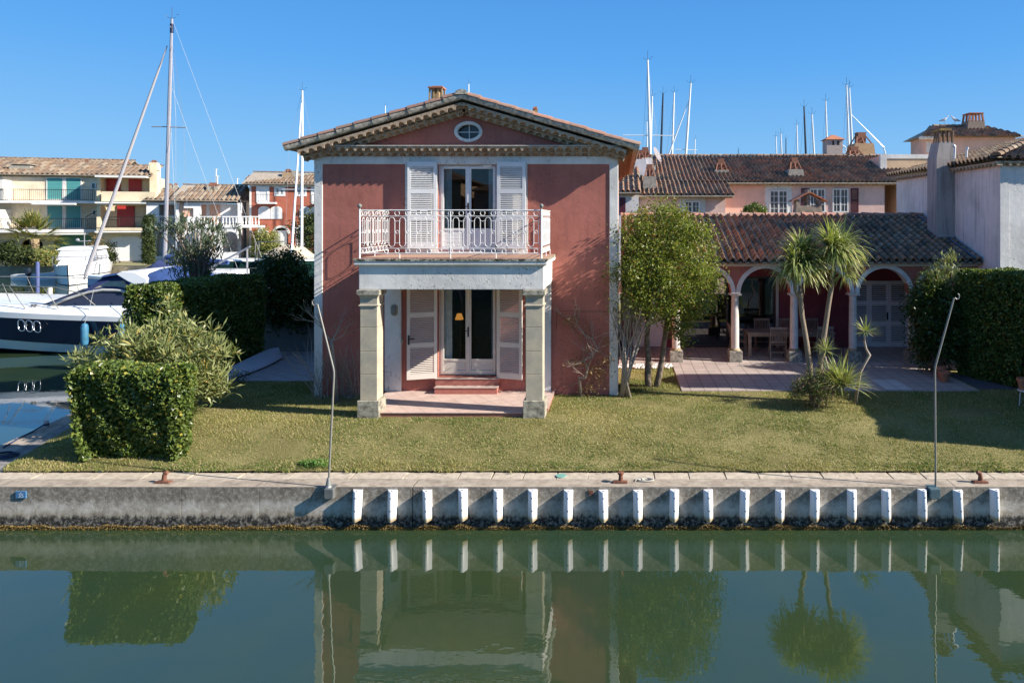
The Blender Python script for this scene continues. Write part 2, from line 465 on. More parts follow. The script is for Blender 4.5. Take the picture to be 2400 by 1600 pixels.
def genoise(mb, O, U, Out, W, length, rows=2, sp=.21, rh=.11, proj=.12, n=6, r=None):
    O = Vector(O); U = Vector(U).normalized(); Out = Vector(Out); W = Vector(W)
    m = max(1, int(round(length/sp))); sp = length/m; r = r or sp*.40
    for k in range(rows):
        z0 = k*rh; o1 = (k+1)*proj; ob = k*proj if k else 0.0
        sh = (k % 2)*sp*.5
        for i in range(m):
            u0 = i*sp
            pt = lambda u, o, z: O+U*u+Out*o+W*z
            arc = [(u0+sp/2-r*math.cos(math.pi*q/n), z0+r*.95*math.sin(math.pi*q/n)) for q in range(n+1)]
            top = z0+rh
            xs = [(u0, z0)]+arc+[(u0+sp, z0)]
            vs = []; fs = []
            for (u, z) in xs:
                z = min(z, top-.012)
                vs += [pt(u, o1, z), pt(u, o1, top), pt(u, ob, z)]
            for q in range(len(xs)-1):
                fs += [(q*3, (q+1)*3, (q+1)*3+1, q*3+1), (q*3+2, (q+1)*3+2, (q+1)*3, q*3)]
            mb.add(vs, fs)
        ofl = o1-min(.11, proj*.85)
        mb.add([pt(.002, ofl, z0), pt(length-.002, ofl, z0), pt(length-.002, ofl, z0+rh-.001), pt(.002, ofl, z0+rh-.001)], [(0, 1, 2, 3)])
        mb.add([pt(0, 0, z0+rh), pt(length, 0, z0+rh), pt(length, o1, z0+rh), pt(0, o1, z0+rh)], [(0, 1, 2, 3)])
        mb.add([pt(0, 0, z0), pt(0, o1, z0), pt(0, o1, z0+rh), pt(0, 0, z0+rh)], [(0, 1, 2, 3)])
        mb.add([pt(length, 0, z0), pt(length, o1, z0), pt(length, o1, z0+rh), pt(length, 0, z0+rh)], [(3, 2, 1, 0)])
    return mb
def shutter(mb, hinge, D, wd, ht, Nout, secs=3, st=.075, th=.035, slat=.042, rail=.11, top=.12, bot=.14, back=False):
    """louvred shutter leaf; hinge = bottom hinge corner, D along the leaf, Nout facing out"""
    h = Vector(hinge); D = Vector(D).normalized(); N = Vector(Nout).normalized(); Z = Vector((0, 0, 1))
    def b(u0, u1, z0, z1, o0, o1): mb.obox(h+D*(u0+u1)/2+Z*(z0+z1)/2+N*(o0+o1)/2, D*(u1-u0)/2, N*(o1-o0)/2, Z*(z1-z0)/2)
    b(0, st, 0, ht, 0, th); b(wd-st, wd, 0, ht, 0, th)
    b(st, wd-st, 0, bot, 0, th); b(st, wd-st, ht-top, ht, 0, th)
    zone = (ht-top-bot-(secs-1)*rail)/secs
    for s in range(secs):
        z0 = bot+s*(zone+rail)
        if s < secs-1: b(st, wd-st, z0+zone, z0+zone+rail, 0, th)
        m = int(zone/slat)
        for i in range(m):
            zc = z0+(i+.5)*zone/m
            mb.obox(h+D*(wd/2)+Z*zc+N*(th/2), D*(wd/2-st), (N*.8-Z*.6).normalized()*slat*.40, (N*.6+Z*.8).normalized()*.004)
        if back: b(st, wd-st, z0, z0+zone, -.02, -.017)
    return mb
def rect_frame(mb, x0, x1, z0, z1, y0, y1, w_):
    mb.box(x0, x0+w_, y0, y1, z0, z1); mb.box(x1-w_, x1, y0, y1, z0, z1)
    mb.box(x0+w_, x1-w_, y0, y1, z0, z0+w_); mb.box(x0+w_, x1-w_, y0, y1, z1-w_, z1)
def circ(xc, zc, r, n=12): return [(xc+r*math.cos(2*math.pi*i/n), zc+r*math.sin(2*math.pi*i/n)) for i in range(n+1)]

# ---------------- foliage ----------------
def leaf_mesh(name, C, mat, L=.08, W=.04, seed=0, parent=None, origin=None, D=None, spread=1.0, updir=0.0, fold=.15, lvar=.4):
    """one small bent leaf per centre; D = preferred directions"""
    g = np.random.default_rng(seed); n = len(C)
    R = g.normal(size=(n, 3)); R /= np.linalg.norm(R, axis=1)[:, None]
    if D is not None: R = D*(1-spread)+R*spread
    R[:, 2] += updir; R /= np.linalg.norm(R, axis=1)[:, None]
    S = np.cross(R, g.normal(size=(n, 3))); S /= np.linalg.norm(S, axis=1)[:, None]
    Nn = np.cross(R, S)
    l = L*(1+lvar*g.uniform(-1, 1, n))[:, None]; w_ = W*(1+lvar*g.uniform(-1, 1, n))[:, None]
    a = C-R*l*.5; b = C+R*l*.5-Nn*fold*l; m1 = C+S*w_*.5+Nn*fold*l*.4; m2 = C-S*w_*.5+Nn*fold*l*.4
    V = np.stack([a, m1, b, m2], axis=1).reshape(-1, 3)
    F = np.arange(4*n).reshape(n, 4)
    T = np.stack([g.random(n), g.random(n), g.random(n)], axis=1)
    return np_mesh(name, V, F, mat, parent, origin, T)
def blade_mesh(name, roots, dirs, lens, mat, width=.03, droop=.5, seed=0, parent=None, origin=None, segs=4, taper=.15):
    """strap leaves that arch under their weight"""
    g = np.random.default_rng(seed); n = len(roots)
    dirs = dirs/np.linalg.norm(dirs, axis=1)[:, None]
    side = np.cross(dirs, np.array([0, 0, 1.0])+g.normal(size=(n, 3))*.05); side /= np.linalg.norm(side, axis=1)[:, None]
    rows = []
    dr = droop*(1+.4*g.uniform(-1, 1, n))
    p = roots.copy(); d = dirs.copy(); w0 = width*(1+.25*g.uniform(-1, 1, n))
    for k in range(segs+1):
        t = k/segs; wk = (w0*(1-t)**.6*(1-.4*(1-t)**4)+width*taper*.3)[:, None]*.5
        rows.append(np.stack([p-side*wk, p+side*wk], axis=1))
        p = p+d*(lens/segs)[:, None]
        d = d.copy(); d[:, 2] -= dr/segs*(.5+1.3*t); d /= np.linalg.norm(d, axis=1)[:, None]
    V = np.stack(rows, axis=1).reshape(-1, 3)      # n,(segs+1),2
    k = segs+1; base = (np.arange(n)*k*2)[:, None]
    F = []
    for s in range(segs):
        F.append(np.stack([base[:, 0]+s*2, base[:, 0]+s*2+1, base[:, 0]+s*2+3, base[:, 0]+s*2+2], axis=1))
    F = np.concatenate(F); T = np.stack([g.random(n), g.random(n), g.random(n)], axis=1); T = np.tile(T, (segs, 1))
    return np_mesh(name, V, F, mat, parent, origin, T, smooth=True)
def clump_pts(centers, per, sig, seed=0, squash=1.0, surf=.0):
    g = np.random.default_rng(seed); centers = np.asarray(centers)
    n = len(centers); s = sig*(1+.35*g.uniform(-1, 1, n))
    pts = g.normal(size=(n, per, 3))
    if surf > 0:
        r = np.linalg.norm(pts, axis=2, keepdims=True); pts = pts/r*(surf+(1-surf)*g.random((n, per, 1)))*1.5
    pts = pts*s[:, None, None]; pts[:, :, 2] *= squash
    return (centers[:, None, :]+pts).reshape(-1, 3)
def ell_centers(c, rad, n, seed=0, lo=.55, bottom=-1.0, bump=.15):
    g = np.random.default_rng(seed); out = []
    while len(out) < n:
        d = g.normal(size=3); d /= np.linalg.norm(d)
        if d[2] < bottom: continue
        k = (lo+(1-lo)*g.random()**.6)*(1+bump*math.sin(d[0]*5+seed)*math.cos(d[1]*4+d[2]*6+seed))
        out.append([c[i]+d[i]*rad[i]*k for i in range(3)])
    return np.array(out)
def box_shell(x0, x1, y0, y1, z0, z1, dens, depth=.12, seed=0, faces='fblrt', wob=.05):
    """points in a shell under the faces of a clipped block (front back left right top)"""
    g = np.random.default_rng(seed); out = []; nr = []
    def put(n, fn, nv):
        u = g.random(n); v = g.random(n); d = depth*g.random(n)**1.3-.03+wob*np.sin(u*9+seed)*np.cos(v*7+u*5)
        out.append(np.stack(fn(u, v, d), axis=1)); nr.append(np.tile(np.array(nv, float), (n, 1)))
    X, Y, Z = x1-x0, y1-y0, z1-z0
    if 'f' in faces: put(int(X*Z*dens), lambda u, v, d: (x0+u*X, y0+d, z0+v*Z), (0, -1, 0))
    if 'b' in faces: put(int(X*Z*dens*.5), lambda u, v, d: (x0+u*X, y1-d, z0+v*Z), (0, 1, 0))
    if 'l' in faces: put(int(Y*Z*dens), lambda u, v, d: (x0+d, y0+u*Y, z0+v*Z), (-1, 0, 0))
    if 'r' in faces: put(int(Y*Z*dens), lambda u, v, d: (x1-d, y0+u*Y, z0+v*Z), (1, 0, 0))
    if 't' in faces: put(int(X*Y*dens), lambda u, v, d: (x0+u*X, y0+v*Y, z1-d), (0, 0, 1))
    return np.concatenate(out), np.concatenate(nr)
LEAF = {
 'hedge': leafmat('hedge leaf', (.045, .085, .018), (.18, .235, .055), .22, .35, (.38, .33, .06), .05),
 'laurel': leafmat('laurel leaf', (.03, .06, .015), (.09, .13, .03), .2, .35),
 'oleander': leafmat('oleander leaf', (.12, .165, .055), (.36, .37, .16), .25, .45, (.42, .33, .10), .05),
 'darkole': leafmat('dark oleander leaf', (.05, .075, .045), (.14, .17, .09), .2, .4),
 'tree': leafmat('garden tree leaf', (.09, .13, .02), (.28, .305, .055), .3, .4, (.34, .20, .09), .05),
 'cordy': leafmat('cordyline leaf', (.16, .21, .06), (.40, .43, .17), .3, .4, (.55, .48, .22), .12),
 'palm': leafmat('palm leaf', (.14, .19, .05), (.33, .33, .10), .25, .5, (.45, .33, .13), .15),
 'cypress': leafmat('cypress leaf', (.03, .05, .018), (.08, .105, .025), .15, .6),
 'grass': leafmat('lawn blade', (.11, .18, .03), (.42, .36, .14), .3, .6, (.52, .42, .22), .22),
 'weed': leafmat('weed leaf', (.07, .16, .03), (.15, .28, .06), .3, .5),
 'flower': leafmat('bush leaf', (.07, .11, .03), (.20, .22, .07), .2, .5, (.38, .12, .18), .13),
 'dry': leafmat('dry rose leaf', (.20, .14, .06), (.32, .22, .10), .3, .6),
}
def limb(mb, pts, r0, r1, n=7):
    k = len(pts); mb.tube(pts, [r0+(r1-r0)*i/(k-1) for i in range(k)], n)
def wiggle(a, b, n, amp, rng):
    a = Vector(a); b = Vector(b); out = [a]
    for i in range(1, n): out.append(a.lerp(b, i/n)+Vector((rng.uniform(-amp, amp), rng.uniform(-amp, amp), rng.uniform(-amp, amp)*.4)))
    return out+[b]
def twigs(mb, a, d, L, r, depth, rng, spread=.5, n=5):
    """recursive bare branches"""
    a = Vector(a); d = Vector(d).normalized(); pts = [a]; p = a.copy(); dd = d.copy()
    for i in range(3):
        dd = (dd+Vector((rng.uniform(-1, 1), rng.uniform(-1, 1), rng.uniform(-.5, .8)))*.18).normalized(); p = p+dd*L/3; pts.append(p.copy())
    mb.tube(pts, [r, r*.85, r*.7, r*.55], n, caps=False)
    if depth > 0:
        for k in range(rng.choice([2, 2, 3])):
            nd = (dd+Vector((rng.uniform(-1, 1), rng.uniform(-1, 1), rng.uniform(-.6, 1)))*spread).normalized()
            twigs(mb, pts[rng.choice([2, 3])], nd, L*rng.uniform(.55, .8), r*.55, depth-1, rng, spread, max(3, n-1))
# ================= SETTING =================
def water_mat():
    m, nt, b = new_mat('harbour water')
    b.inputs['Base Color'].default_value = (.050, .075, .030, 1)
    b.inputs['Roughness'].default_value = .02; b.inputs['IOR'].default_value = 1.92
    v = coords(nt); nb = noise(nt, .5, 3, .6, v)
    nt.links.new(ramp(nt, nb.outputs[0], [(.35, (.025, .048, .025)), (.65, (.034, .054, .020))]).outputs[0], b.inputs['Base Color'])
    a = noise(nt, 2.6, 3, .55, mapping(nt, v, (.55, 1, 1)))
    c = noise(nt, .45, 2, .5, v)
    msk = ramp(nt, c.outputs[0], [(.35, .25), (.65, 1)]).outputs[0]
    h = mixc(nt, msk, (.5, .5, .5), a.outputs[0])
    n1 = bumpn(nt, h, .20, .018)
    d = noise(nt, 16, 2, .5, mapping(nt, v, (.5, 1, 1)))
    n2 = bumpn(nt, d.outputs[0], .10, .0016, n1)
    nt.links.new(n2, b.inputs['Normal'])
    return m
mb = MB(); mb.add([(-900, -60, WATER), (900, -60, WATER), (900, 1800, WATER), (-900, 1800, WATER)], [(0, 1, 2, 3)])
tag(mb.build('water', water_mat()), kind='structure')

def lawn_mat():
    m, nt, b = new_mat('lawn soil and turf'); b.inputs['Roughness'].default_value = .95
    b.inputs['Specular IOR Level'].default_value = .1
    v = coords(nt); n1 = noise(nt, 38, 4, .7, v); n2 = noise(nt, .8, 4, .6, v)
    g = ramp(nt, n1.outputs[0], [(.3, (.13, .11, .045)), (.5, (.25, .22, .09)), (.7, (.38, .33, .16))]).outputs[0]
    g2 = mixc(nt, ramp(nt, n2.outputs[0], [(.42, 0), (.62, .7)]).outputs[0], g, (.17, .15, .06))
    nt.links.new(g2, b.inputs['Base Color'])
    nt.links.new(bumpn(nt, n1.outputs[0], 1, .03), b.inputs['Normal'])
    return m
EDGE = [(-12.3, QY+.1), (-12.75, 14.0), (-13.1, 16.0), (-13.9, 19.5), (-14.4, 32)]
INNER = [(-11.35, QY+.67), (-11.5, 12.9), (-12.1, 14.8), (-13.2, 18.5), (-13.6, 30)]
LAWN = [(-11.35, QY+.66), (26, QY+.66), (26, 58), (-3, 58), (-3, 30), (-13.6, 30), (-13.2, 18.5), (-12.1, 14.8), (-11.5, 12.9)]
mb = MB(); ys = [QY+.655+.22*i for i in range(13)]+[15.6, 16.5, 18.5, 22, 30]
def xl(y):
    for (xa, ya), (xb, yb) in zip(INNER[:-1], INNER[1:]):
        if y <= yb: return xa+(xb-xa)*(y-ya)/(yb-ya)
    return INNER[-1][0]
fr = [0, .01, .02, .03, .045, .06, .08, .1, .13, .2, .4, .7, 1]
vs = [(xl(y)+(26-xl(y))*f, y, ground(xl(y)+(26-xl(y))*f, y)) for y in ys for f in fr]; n_ = len(fr)
mb.add(vs, [(j*n_+i, j*n_+i+1, (j+1)*n_+i+1, (j+1)*n_+i) for j in range(len(ys)-1) for i in range(n_-1)])
mb.add([(-3, 30, 0), (26, 30, 0), (26, 58, 0), (-3, 58, 0), (-3, 30, -1.9), (26, 30, -1.9), (26, 58, -1.9), (-3, 58, -1.9), (-13.6, 30, 0), (-13.6, 30, -1.9)], [(0, 1, 2, 3), (3, 2, 6, 7), (0, 3, 7, 4), (8, 0, 4, 9)])
tag(mb.build('lawn', lawn_mat(), recalc=False), kind='structure')

def quay_mat():
    m, nt, b = new_mat('weathered quay concrete'); b.inputs['Roughness'].default_value = .93
    geo = node(nt, 'ShaderNodeNewGeometry'); sp = node(nt, 'ShaderNodeSeparateXYZ'); nt.links.new(geo.outputs['Position'], sp.inputs[0])
    v = geo.outputs['Position']
    n1 = noise(nt, 4, 6, .7, v); n2 = noise(nt, 13, 7, .75, v); n3 = noise(nt, 2.2, 5, .7, mapping(nt, v, (3.2, 1, .5)))
    # height fraction disturbed by noise
    ma = node(nt, 'ShaderNodeMath', operation='MULTIPLY_ADD'); nt.links.new(sp.outputs[2], ma.inputs[0]); ma.inputs[1].default_value = 1/.73; ma.inputs[2].default_value = 1.13/.73
    mb_ = node(nt, 'ShaderNodeMath', operation='MULTIPLY_ADD'); nt.links.new(n3.outputs[0], mb_.inputs[0]); mb_.inputs[1].default_value = .42; mb_.inputs[2].default_value = -.21
    md = node(nt, 'ShaderNodeMath', operation='ADD'); nt.links.new(ma.outputs[0], md.inputs[0]); nt.links.new(mb_.outputs[0], md.inputs[1])
    wall = ramp(nt, md.outputs[0], [(0, (.02, .018, .012)), (.20, (.020, .019, .018)), (.265, (.06, .053, .045)), (.33, (.46, .39, .30)), (.47, (.64, .585, .51)), (.60, (.54, .49, .43)), (.70, (.29, .255, .21)), (1, (.26, .225, .185))]).outputs[0]
    wall = mixc(nt, ramp(nt, n1.outputs[0], [(.40, 0), (.60, .65)]).outputs[0], wall, (.40, .36, .31), 'MULTIPLY')
    wall = mixc(nt, ramp(nt, n2.outputs[0], [(.48, 0), (.62, .5)]).outputs[0], wall, (.60, .55, .47))
    top = ramp(nt, n1.outputs[0], [(.3, (.20, .16, .125)), (.5, (.36, .30, .235)), (.7, (.47, .40, .32))]).outputs[0]
    top = mixc(nt, ramp(nt, n2.outputs[0], [(.5, 0), (.7, .45)]).outputs[0], top, (.16, .13, .11))
    sn = node(nt, 'ShaderNodeSeparateXYZ'); nt.links.new(geo.outputs['True Normal'], sn.inputs[0])
    fz = ramp(nt, sn.outputs[2], [(.4, 0), (.7, 1)]).outputs[0]
    nt.links.new(mixc(nt, fz, wall, top), b.inputs['Base Color'])
    vo = node(nt, 'ShaderNodeTexVoronoi'); vo.inputs['Scale'].default_value = 17; nt.links.new(v, vo.inputs['Vector'])
    pit = ramp(nt, vo.outputs[0], [(0, 0), (.12, 1)]).outputs[0]
    nt.links.new(bumpn(nt, n2.outputs[0], .6, .012, bumpn(nt, pit, .7, .01)), b.inputs['Normal'])
    return m
QM = quay_mat()
q = empty('quay_wall', (0, QY, WATER), label='long grey concrete quay wall with white fenders bolted along it', cat='quay')
xs = [-12.3, PX(425, QY), PX(607, QY), PX(968, QY), PX(2240, QY), 30]
mb = MB()
for i, (a, b_) in enumerate(zip(xs[:-1], xs[1:])):
    mb.box(a+.003, b_-(.016 if i == 2 else .003), QY, QY+.35, -2.2, QZ)
mb.box(-12.2, 30, QY+.03, QY+.32, -2.1, QZ-.03)
mb.build('wall', QM, q, bevel=.004)
slabm = simple('pale stone slab', (.54, .46, .36), .9, scale=9, bump=.5, bscale=28, c2=(.34, .28, .22))
rg = random.Random(11); x = -11.6; mb = MB()
while x < 30:
    L = rg.uniform(.56, .66) if x > -3.6 else rg.uniform(.8, 1.35)
    z = QZ+rg.uniform(-.002, .008); sk = rg.uniform(-.015, .015)
    mb.slab([(x+.007, QY+.357), (x+L-.007, QY+.357), (x+L-.007+sk, QY+.67+rg.uniform(-.01, .02)), (x+.007+sk, QY+.67+rg.uniform(-.01, .02))], QZ-.1, z)
    x += L
mb.build('edge_slab', slabm, q, bevel=.008)
mb = MB(); mb.box(-12, 30, QY+.345, QY+.75, QZ-.3, QZ-.028); mb.build('bedding', simple('joint dirt', (.20, .165, .12), .95), q)
# crust of mussels at the waterline
g = np.random.default_rng(2); n = 30000
cx_ = g.uniform(-13, 13, n); th_ = .035+.02*np.sin(cx_*3)*np.sin(cx_*7.3)
C = np.stack([cx_, QY-.01-g.random(n)*.04, WATER+.005+g.random(n)**1.5*th_*1.6], axis=1)
mus = leafmat('mussel crust', (.09, .062, .02), (.27, .18, .05), 0, .6)
o = leaf_mesh('mussel_crust', C, mus, .022, .018, 3, q); tag(o, kind='stuff')
# left quay along the side canal
q2 = empty('side_quay', (-12.7, 14, WATER), label='dark side quay edge along the left canal, behind the clipped bush', cat='quay')
E2 = [(-12.3, QY+.36)]+EDGE[1:]
mid = [(a[0]*.45+b_[0]*.55, a[1]*.45+b_[1]*.55) for a, b_ in zip(E2, INNER)]
mb = MB()
for i in range(len(E2)-1): mb.slab([E2[i], mid[i], mid[i+1], E2[i+1]], -2.2, QZ-.004)
mb.build('wall', QM, q2)
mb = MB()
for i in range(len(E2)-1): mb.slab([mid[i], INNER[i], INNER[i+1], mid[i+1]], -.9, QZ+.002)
mb.build('coping', simple('shade dark slab', (.26, .24, .22), .9, scale=6, bump=.5, bscale=20, c2=(.10, .09, .08)), q2)  # the bushes' shade is put into this darker slab colour

# paving
def paving_mat(name, c, c2, size, rot=0.0, grout=(.10, .085, .07), gw=.018, patch=None):
    m, nt, b = new_mat(name); b.inputs['Roughness'].default_value = .55
    v = node(nt, 'ShaderNodeNewGeometry').outputs['Position']; v = mapping(nt, v, (1, 1, 1), (0, 0, rot))
    br = node(nt, 'ShaderNodeTexBrick'); br.offset = 0; br.squash = 1
    br.inputs['Scale'].default_value = 1; br.inputs['Brick Width'].default_value = size; br.inputs['Row Height'].default_value = size
    br.inputs['Mortar Size'].default_value = gw/2; br.inputs['Mortar Smooth'].default_value = .3
    br.inputs['Color1'].default_value = (*c, 1); br.inputs['Color2'].default_value = (*c2, 1); br.inputs['Mortar'].default_value = (*grout, 1)
    nt.links.new(v, br.inputs['Vector'])
    n = noise(nt, 3, 5, .7, v)
    base = mixc(nt, ramp(nt, n.outputs[0], [(.4, 0), (.75, .5)]).outputs[0], br.outputs[0], tuple(x*.6 for x in c))
    nt.links.new(base, b.inputs['Base Color'])
    inv = ramp(nt, br.outputs['Fac'], [(0, 1), (1, 0)]).outputs[0]
    nt.links.new(bumpn(nt, inv, .6, .006), b.inputs['Normal'])
    return m
PT = paving_mat('pink terrace tiles', (.44, .36, .33), (.51, .43, .39), .345)
mb = MB(); mb.slab([(1.50, 16.84), (8.85, 16.84), (8.85, 19.9), (1.50, 19.9)], -.05, .028); mb.slab([(-.05, 19.9), (10.5, 19.9), (10.5, 22.5), (-.05, 22.5)], -.05, .05)
tag(mb.build('terrace_paving', PT, bevel=.006), kind='structure')
mb = MB()
pale = simple('replaced pale tile', (.62, .58, .56), .5, var=.04)
for (a, b_) in ((6.555, 16.905), (6.555, 17.25), (6.9, 17.25), (6.9, 17.595), (6.555, 17.595), (6.9, 16.905)):
    mb.box(a+.01, a+.335, b_+.01, b_+.335, .02, .033)
tag(mb.build('pale_paving_patch', pale), kind='structure')
PS = paving_mat('grey side paving', (.42, .40, .42), (.46, .44, .45), .40, .6)
mb = MB(); mb.slab([(-10.9, 17.9), (-7.45, 17.9), (-7.45, 21.85), (-11.3, 21.85)], -.05, .02)
tag(mb.build('side_paving', PS), kind='structure')
mb = MB(); mb.slab([(8.95, 17.0), (14, 17.0), (14, 18.6), (8.95, 18.6)], -.05, .02)
tag(mb.build('side_path', simple('slate path', (.10, .11, .13), .7, scale=4)), kind='structure')

# grass blades
def inpoly(x, y, poly):
    r = np.zeros(len(x), bool); n = len(poly); j = n-1
    for i in range(n):
        xi, yi = poly[i]; xj, yj = poly[j]
        r ^= ((yi > y) != (yj > y)) & (x < (xj-xi)*(y-yi)/(yj-yi+1e-12)+xi); j = i
    return r
def grass(seed, x0, x1, y0, y1, dens, H, W):
    g = np.random.default_rng(seed); n = int((x1-x0)*(y1-y0)*dens)
    x = g.uniform(x0, x1, n); y = g.uniform(y0, y1, n)
    wn = np.sin(x*1.3+1)*np.sin(y*2.1+x*.6)+.5*np.sin(x*3.7)*np.cos(y*5.1+1); worn = np.clip((wn-.45)*1.8, 0, .85)
    edge = QY+.64+.04*np.sin(x*4.3)+.035*np.sin(x*11+2)+.03*np.sin(x*23)
    k = inpoly(x, y, [(p[0], p[1]-.12 if p[1] < QY+.7 else p[1]) for p in LAWN]) & (g.random(n) > worn) & (y > edge)
    for (a, b_, c, d) in ((1.47, 8.88, 16.8, 22), (-5.75, -1.6, 14.6, 16.5), (-7.45, -.05, 16.5, 26), (-11.3, -7.4, 17.88, 22), (8.9, 14, 16.98, 18.6)):
        k &= ~((x > a) & (x < b_) & (y > c) & (y < d))
    cl = .5+.5*np.sin(x*2.1+np.sin(y*3.3)*1.5)*np.cos(y*2.7+np.sin(x*1.7)*2)+.35*np.sin(x*7+y*5)*np.sin(y*9-x*3)
    k &= g.random(n) < (.55+.45*np.clip(cl, 0, 1))
    x = x[k]; y = y[k]; cl = cl[k]; n = len(x)
    h = H*(.5+g.random(n))*(.75+.5*np.clip(cl, 0, 1)); a = g.uniform(0, 2*math.pi, n); lean = g.uniform(.2, 1.3, n)
    R = np.stack([x, y, np.array([ground(a_, b_) for a_, b_ in zip(x, y)])-.004], axis=1)
    T = R+np.stack([np.cos(a)*h*lean, np.sin(a)*h*lean, h], axis=1)
    s = np.stack([-np.sin(a), np.cos(a), np.zeros(n)], axis=1)*(W*(.6+.8*g.random(n)))[:, None]*.5
    V = np.stack([R-s, R+s, T], axis=1).reshape(-1, 3)
    wild = np.sin(x*.9+2)*np.cos(y*1.3)+.3*np.sin(x*4+y*2)
    t0 = np.clip(.28+.45*wild+.9*(g.random(n)-.5), 0, 1); t1 = g.random(n)
    return V, np.stack([t0, t1, t1], axis=1)
V1, T1 = grass(1, -13, 12.5, QY+.63, 17.9, 2800, .032, .012)
V2, T2 = grass(2, -12.5, 12.5, QY+.56, QY+.95, 1500, .042, .015)
V3, T3 = grass(3, -.2, 1.6, 16.8, 20, 1500, .05, .013)
V = np.concatenate([V1, V2, V3]); T = np.concatenate([T1, T2, T3])
o = np_mesh('grass', V, np.arange(len(V)).reshape(-1, 3), LEAF['grass'], None, None, T)
tag(o, 'short yellowing green lawn grass between the quay and the house', 'grass', kind='stuff')
# white pebbles by the terrace
mb = MB(); rg = random.Random(4)
def pebble(mb, c, r, rg):
    n = 6; rings = []
    for k, (zz, rr) in enumerate(((-.5, .5), (0, 1), (.5, .75))):
        rings.append([(c[0]+r*rr*math.cos(a*math.pi/3)*rg.uniform(.8, 1.2), c[1]+r*rr*math.sin(a*math.pi/3)*rg.uniform(.8, 1.1), c[2]+zz*r) for a in range(n)])
    mb.loft(rings)
for i in range(190): pebble(mb, (rg.uniform(-.1, 1.46), rg.uniform(19.35, 19.85), .03), rg.uniform(.03, .06), rg)
for i in range(40): pebble(mb, (rg.uniform(8.95, 9.6), rg.uniform(19.2, 19.7), .03), rg.uniform(.03, .05), rg)
tag(mb.build('pebbles', simple('white pebble', (.72, .72, .70), .7), smooth=True), 'white pebbles strewn along the edge of the arcade floor', 'pebbles', kind='stuff')

# ---------------- quay furniture ----------------
def fender_mat():
    m, nt, b = new_mat('white moulded plastic'); b.inputs['Roughness'].default_value = .4
    sp = node(nt, 'ShaderNodeSeparateXYZ'); v = coords(nt); nt.links.new(v, sp.inputs[0])
    n = noise(nt, 12, 4, .6, v)
    ad = node(nt, 'ShaderNodeMath', operation='MULTIPLY_ADD'); nt.links.new(n.outputs[0], ad.inputs[0]); ad.inputs[1].default_value = .08; nt.links.new(sp.outputs[2], ad.inputs[2])
    nt.links.new(ramp(nt, ad.outputs[0], [(.03, (.60, .55, .45)), (.07, (.42, .30, .14)), (.13, (.76, .75, .76)), (.5, (.82, .82, .84))]).outputs[0], b.inputs['Base Color'])
    base = b.inputs['Base Color'].links[0].from_socket; n2 = noise(nt, 7, 6, .75, mapping(nt, v, (3, 3, .8)))
    nt.links.new(mixc(nt, ramp(nt, n2.outputs[0], [(.52, 0), (.72, .55)]).outputs[0], base, (.40, .36, .30)), b.inputs['Base Color'])
    return m
FM = fender_mat()
FZ = QZ-.56
f0 = empty('fender', (0, QY-.002, FZ), label='x', cat='fender', group='white fenders bolted in a row to the quay wall')
sec = [(-.082, 0), (-.079, -.022), (-.028, -.113), (-.013, -.123), (.013, -.123), (.028, -.113), (.079, -.022), (.082, 0)]
mb = MB(); secs = []
for z, s_ in ((FZ+.005, .9), (FZ+.02, 1), (FZ+.12, 1), (QZ-.045, 1), (QZ-.037, .96)):
    secs.append([(x*s_, QY-.002+y*s_, z+(-.013*(1-abs(x)/.082) if z < FZ+.015 else 0)) for x, y in sec])
mb.loft(secs); mb.build('body', FM, f0, smooth='auto')
for z in (QZ-.145, QZ-.365):
    mb = MB(); mb.lathe((0, QY-.1255, z), [(.012, -.002), (.012, .004)], 10, 'y'); mb.build('bolt_hole', M['dark'], f0)
mb = MB(); mb.lathe((0, QY-.07, QZ-.0375), [(.017, 0), (.017, .002)], 10, 'z'); mb.build('socket', M['dark'], f0)
fx = [818, 899, 981, 1063, 1143, 1222, 1303, 1385, 1464, 1546, 1626, 1707, 1789, 1869, 1955, 2034, 2117, 2200, 2283]
ordn = ['first', 'second', 'third', 'fourth', 'fifth', 'sixth', 'seventh', 'eighth', 'ninth', 'tenth', 'eleventh', 'twelfth', 'thirteenth', 'fourteenth', 'fifteenth', 'sixteenth', 'seventeenth', 'eighteenth', 'nineteenth']
rg = random.Random(8)
for i, px in enumerate(fx):
    lx = PX(px*1.0204+1.5, QY); loc = (lx, QY-.002, FZ+rg.uniform(-.012, .008))
    extra = {0: ', right of the steel pole bracket', 7: ', just right of the rusty plate', 16: ', left of the blue grey bracket', 17: ', right of the blue grey bracket', 18: ', the last one'}.get(i, '')
    lab = f'{ordn[i]} white fender from the left on the quay{extra}'
    if i == 0: f0.location = loc; f0['label'] = lab; o = f0
    else: o = dup(f0, loc, label=lab)
    o.rotation_euler = (0, math.radians(rg.uniform(-1.5, 1.5)+(1.2 if px < 950 else -1.2 if px > 1900 else 0)), 0)

